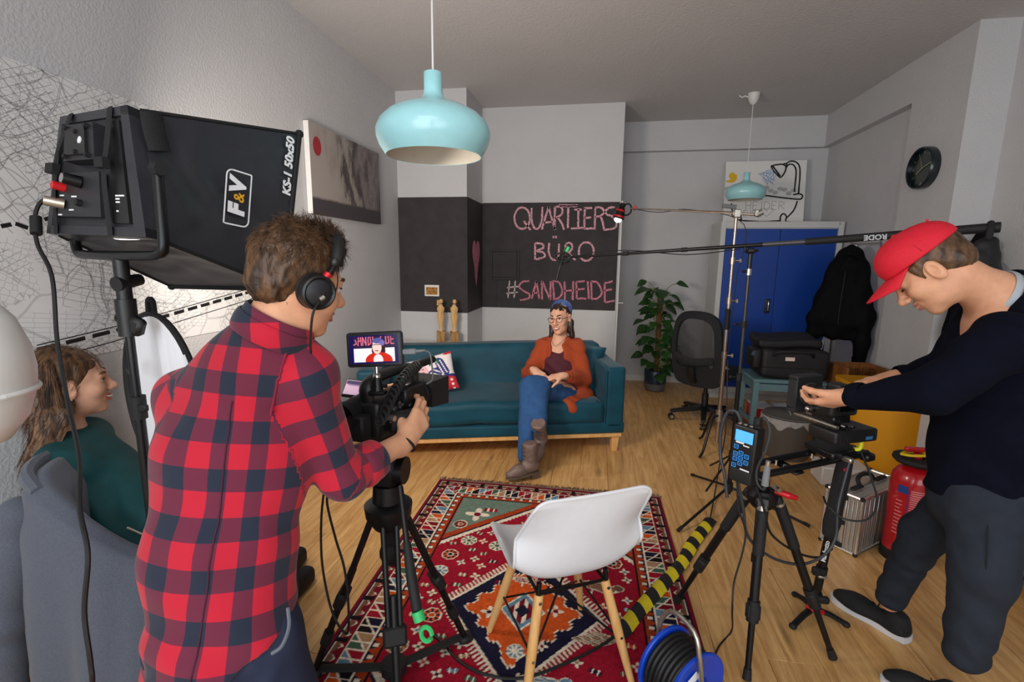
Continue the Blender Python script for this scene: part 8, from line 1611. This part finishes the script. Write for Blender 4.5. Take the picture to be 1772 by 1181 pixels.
cable('thin black cable hanging from the lamp stand down to the hazard tape end', [Vector((1.0, 3.86, .75)), P(1256, 740, 3.7), P(1246, 800, 3.4), P(1236, 860, 3.05), PZ(1229, 897, .012)], .004, 'floor_cable')
cable('black cable looping beside the left leg of the video tripod', [P(563, 830, 1.42), P(556, 900, 1.4), P(558, 980, 1.37), P(575, 1060, 1.33), P(600, 1097, 1.3), P(603, 1050, 1.31), P(596, 985, 1.34), P(580, 930, 1.37), P(566, 870, 1.4), P(571, 835, 1.42)], .004)
# ---- boom pole and its stand
bs = Vector((.835, 2.95, 0)); bst = thing('boom_stand', 'thin black stand with spread legs holding up the boom pole', 'stand', bs)
put('pole', MB().cyl((0, 0, .1), (0, 0, .85), .0135, n=12), m_blackmetal, bst); put('upper_pole', MB().cyl((0, 0, .8), (0, 0, 1.53), .009, n=12), M('dark_steel', '#4a4642', .35, .8), bst)
for z in (.83, 1.14): put('collar', MB().cyl((0, 0, z - .02), (0, 0, z + .02), .017, n=12).cyl((0, 0, z), (-.045, -.01, z), .005).ell((-.05, -.01, z), .01, 8), m_rubber, bst)
put('boom_clamp', MB().cyl((0, 0, 1.46), (0, 0, 1.56), .012, n=12).box((0, 0, 1.555), (.04, .03, .03), .006).cyl((-.035, 0, 1.44), (.0, 0, 1.44), .007).tube([(-.035, -.01, 1.575), (-.03, -.01, 1.55), (.0, -.01, 1.545), (.035, -.01, 1.56)], .007, 8, sm=3), m_blackmetal, bst); put('steel_joint', MB().cyl((0, 0, 1.42), (0, 0, 1.455), .014, n=12), m_steel, bst)
put('leg_hub', MB().cyl((0, 0, .12), (0, 0, .17), .022, n=14).cyl((0, 0, .33), (0, 0, .37), .019, n=14), m_rubber, bst)
for f in (PZ(1197, 822, .012), PZ(1173, 919, .012), PZ(1401, 911, .012)):
    f = f - bs; l = put('leg', MB().cyl((0, 0, .35), f.lerp(Vector((0, 0, .35)), .5), .006, n=8).cyl(Vector((0, 0, .145)), f, .008, n=10), m_blackmetal, bst); put('leg_tip', MB().cyl(f * .93 + Vector((0, 0, .012)), f, .0105, n=10), m_rubber, l)
bt = Vector((.835, 2.95, 1.585)); bd_ = Vector((-1.045, .545, -.075)); be = bt - bd_ * .82 + Vector((0, 0, .008)); bm0 = bt + bd_ * .99
bp2 = thing('boom_pole', 'long black boom pole reaching from the right across the blue cabinet', 'boom pole', bt); mid_ = bt - bd_ * .22
put('pole', MB().tube([bm0, bt, mid_], [.008, .0115, .0125], 12), m_blackmetal, bp2, world=True); put('silver_section', MB().cyl(bt - bd_ * .05, mid_, .0128, n=12), M('boom_grey', '#55565c', .35, .6), bp2, world=True); put('foam_grip', MB().cyl(mid_, be, .018, .0215, 14), m_rubber, bp2, world=True)
for t in (.3, .62): put('collar', MB().cyl(bt + bd_ * t, bt + bd_ * (t + .03), .0135, n=12), m_rubber, bp2, world=True)
xa = -bd_.normalized(); ya = Vector((0, 0, -1)); vv = Vector((-.55, -.83, 0)); vv = (vv - xa * vv.dot(xa)).normalized(); lp = bt - bd_ * .47; up2 = vv.cross(xa).normalized(); put('lettering', MB().text('RODE', .034, frame(lp + vv * .0212, -xa, -up2, vv), bold=.0012), M('lettering_pale', '#a9abb0', .5), bp2, world=True, flip=False, ang=180)
put('boom_cable', MB().tube([bm0, bt + bd_ * .75 + Vector((0, 0, .025)), bt + bd_ * .55 + Vector((0, 0, .01)), bt + bd_ * .3 + Vector((0, 0, -.03)), bt + bd_ * .05 + Vector((0, 0, -.018))], .003, 8, sm=6), m_cable, bp2, world=True)
put('end_cap', MB().cyl(be, be + xa * .02, .023, n=14), m_rubber, bp2, world=True)
pch = thing('counterweight_pouch', 'black cloth pouch hanging from the thick end of the boom pole', 'bag', be - Vector((0, 0, .1))); put('pouch_strap', MB().tube([be - xa * .012 + Vector((0, 0, .022)), be - xa * .012 + Vector((-.012, -.022, -.01)), be - xa * .015 + Vector((0, 0, -.12))], .013, 8, sm=3), m_strap, pch, world=True)
soft('pouch', [Limb(np.array(be) + V3(-.03, .0, -.09), np.array(be) + V3(-.045, .0, -.17), .04, .07, .03), Limb(np.array(be) + V3(.0, 0, -.06), np.array(be) + V3(.0, 0, -.19), .025, .05, .03)], .008, m_bag, pch, folds(.006, 22), .01)
# microphone in its shock mount
mc = thing('boom_microphone', 'shotgun microphone in a black shock mount pointing down at the seated woman', 'microphone', bm0); mq = Vector(bm0); mdn = Vector((-.28, .2, -1)).normalized()
put('mount_ring', MB().tube([mq + Vector((-.05 + .055 * cos(t * pi / 10), -.01, .0 + .03 * sin(t * pi / 10))) for t in range(21)], .006, 8), m_rubber, mc, world=True); put('mount_ring', MB().tube([mq + Vector((-.05 + .04 * cos(t * pi / 10), .03, -.02 + .028 * sin(t * pi / 10))) for t in range(21)], .006, 8), m_rubber, mc, world=True)
el_ = MB()
for k in range(6): el_.tube([mq + Vector((-.05 + .05 * cos(k), -.01, .028 * sin(k))), mq + Vector((-.05, .01, -.01))], .003, 6)
put('elastic_bands', el_, m_rubber, mc, world=True)['kind'] = 'stuff'; put('mount_handle', MB().cyl(mq, mq + Vector((-.02, 0, -.01)), .012, n=10), m_blackmetal, mc, world=True); put('microphone_tube', MB().cyl(mq + Vector((-.05, .01, .02)) - mdn * .05, mq + Vector((-.05, .01, 0)) + mdn * .17, .0095, n=14), M('microphone_grey', '#3a3a3c', .4, .5), mc, world=True); put('microphone_base', MB().cyl(mq + Vector((-.05, .01, .02)) - mdn * .02, mq + Vector((-.05, .01, 0)) + mdn * .06, .0115, n=14), m_rubber, mc, world=True); put('green_marker', MB().box(mq + Vector((-.02, -.005, .055)), (.022, .02, .04), .004, (0, .5, 0)), m_green, mc, world=True)
# ---- lamp stand with arm and clamp lamp
lp0 = Vector((.982, 3.9, 0)); lst = thing('lamp_stand', 'tall chrome stand with a black grip beside the boom stand', 'stand', lp0); m_cst = M('chrome_stand', '#b5a698', .28, .95)
put('pole', MB().cyl((0, 0, .08), (0, 0, .8), .0165, n=14), m_cst, lst); put('middle_pole', MB().cyl((0, 0, .75), (0, 0, 1.25), .0135, n=14), m_cst, lst); put('upper_pole', MB().cyl((0, 0, 1.2), (0, 0, 1.86), .011, n=14), m_cst, lst); put('black_grip', MB().cyl((0, 0, .98), (0, 0, 1.14), .019, n=14), m_rubber, lst)
for z in (.78, 1.2, 1.5): put('collar', MB().cyl((0, 0, z - .025), (0, 0, z + .025), .02, n=14).cyl((0, 0, z), (.05, -.005, z), .006).box((.055, -.005, z), (.018, .012, .03), .003), m_cst, lst)
for a in (-.3, 1.9, 4.0): d = Vector((cos(a), sin(a), 0)); put('leg', MB().tube([d * .015 + Vector((0, 0, .3)), d * .1 + Vector((0, 0, .28)), d * .2 + Vector((0, 0, .06)), d * .25 + Vector((0, 0, .012))], .01, 10, sm=4), m_blackmetal, lst)
put('leg_clamp', MB().cyl((0, 0, .25), (0, 0, .34), .026, n=14), m_steel, lst)
kn = lp0 + Vector((0, 0, 1.84)); put('arm_clamp', MB().cyl(kn - Vector((0, .02, 0)), kn + Vector((0, .03, 0)), .03, n=14).box(kn + Vector((.0, -.02, .0)), (.05, .02, .06), .006), m_steel, lst, world=True)
arm0, arm1 = kn + Vector((.14, -.05, -.012)), Vector((.24, 4.33, 1.925)); put('arm', MB().cyl(kn, arm1, .0055, n=10).cyl(kn + Vector((0, 0, .012)), arm1, .004, n=8).cyl(arm0, kn, .009, n=10), m_cst, lst, world=True); put('counter_knob', MB().cyl(arm0 - Vector((.02, 0, 0)), arm0 + Vector((.02, .0, .02)), .022, n=12).box(arm0 + Vector((-.02, -.01, .01)), (.03, .02, .05), .006), m_steel, lst, world=True)
put('level_gauge', MB().box(kn + Vector((-.06, -.02, .05)), (.1, .014, .03), .004, (0, .1, 0)), M('gauge_grey', '#5b5f63', .4), lst, world=True)
put('lamp_cable', MB().tube([arm1, arm1.lerp(kn, .3) + Vector((0, 0, -.02)), arm1.lerp(kn, .6) + Vector((0, 0, .012)), kn + Vector((.05, -.03, -.08)), kn + Vector((.03, -.03, -.5)), kn + Vector((.02, -.03, -1.05))], .0028, 8, sm=6), m_cable, lst, world=True)
la = Vector((.165, 4.36, 1.90)); ld = Vector((-.28, .05, -1)).normalized(); cla = thing('clamp_lamp', 'small lit lamp with red rings clamped on the arm in front of the chalkboard', 'lamp', la); LX = look(la, ld, (0, 1, 0))
def lput(n, b, m, par=cla, **k): b.v = [LX @ p for p in b.v]; return put(n, b, m, par, world=True, **k)
lput('shade', MB().lathe([(.018, -.05), (.03, -.03), (.04, .01), (.05, .06), (.048, .06), (.038, .01), (.001, -.02)], 24, LY(0)), m_blackmetal); lput('shade_cap', MB().lathe([(.001, -.075), (.02, -.072), (.028, -.055), (.024, -.045), (.001, -.045)], 18, LY(0)), m_rubber); lput('red_ring', MB().lathe([(.034, -.02), (.0375, -.018), (.04, -.005), (.037, -.003)], 24, LY(0)), m_red); lput('red_ring', MB().lathe([(.045, .03), (.0475, .032), (.049, .045), (.0465, .045)], 24, LY(0)), m_red)
lput('bulb', MB().ell((0, .07, 0), (.03, .022, .03), 14), M('lamp_glow', '#ffffff', .4, emit='#fff3dc', estr=22)); put('handle_bracket', MB().tube([la + Vector((.02, 0, .05)), la + Vector((.06, .0, .065)), la + Vector((.085, 0, .045)), la + Vector((.085, 0, -.005)), la + Vector((.05, 0, -.03)), la + Vector((.03, 0, -.02))], .007, 8, sm=3), m_rubber, cla, world=True); put('wing_screw', MB().box(la + Vector((.115, 0, .03)), (.03, .012, .035), .005, (0, .6, 0)).cyl(la + Vector((.085, 0, .025)), la + Vector((.13, 0, .022)), .006), m_red, cla, world=True)
sp_l = bpy.data.lights.new('clamp_lamp_light', 'SPOT'); sp_l.energy = 14; sp_l.color = (1, .93, .82); sp_l.spot_size = radians(110); sp_l.spot_blend = .6; sp_l.shadow_soft_size = .03
so_ = bpy.data.objects.new('clamp_lamp_light', sp_l); COL.objects.link(so_); so_.location = la + ld * .11; so_.rotation_euler = ld.to_track_quat('-Z', 'Y').to_euler()
# ---- white globe lamp hanging at the very left
gc = P(-80, 645, .5); gb_ = thing('globe_lamp', 'big white globe lamp cut off by the left edge of the photo', 'lamp', gc); m_globe = M('opal_white', '#d9dad8', .35, var=.02)
put('globe', MB().lathe([(.02, .112), (.045, .101), (.067, .071), (.079, .03), (.082, 0), (.079, -.03), (.067, -.071), (.045, -.101), (.02, -.112), (.001, -.115)], 48), m_globe, gb_, ang=80); put('rim', MB().tube([(.08 * cos(t * pi / 24), .08 * sin(t * pi / 24), -.03) for t in range(49)], .004, 8), m_globe, gb_); put('lamp_holder', MB().cyl((0, 0, .105), (0, 0, .15), .022, n=18), m_white, gb_); put('cord', MB().cyl((0, 0, .15), (0, 0, ZC - gc.z), .004), m_white, gb_)
# green strap bundle under the left chair
gs = thing('green_strap', 'bundle of green webbing hanging under the grey fleece jacket', 'strap', P(190, 1165, 1.1)); put('strap', MB().tube([P(160, 1150, 1.1), P(175, 1165, 1.09), P(195, 1158, 1.08), P(215, 1165, 1.1), P(214, 1200, 1.1), PZ(200, 1260, .01)], .012, 8, sm=4, flat=((0, 0, 1), .4)).tube([P(165, 1165, 1.12), P(178, 1185, 1.1), P(200, 1172, 1.1), P(212, 1190, 1.12)], .011, 8, sm=4, flat=((0, 0, 1), .4)), M('strap_green', '#0f5a34', .7), gs, world=True)
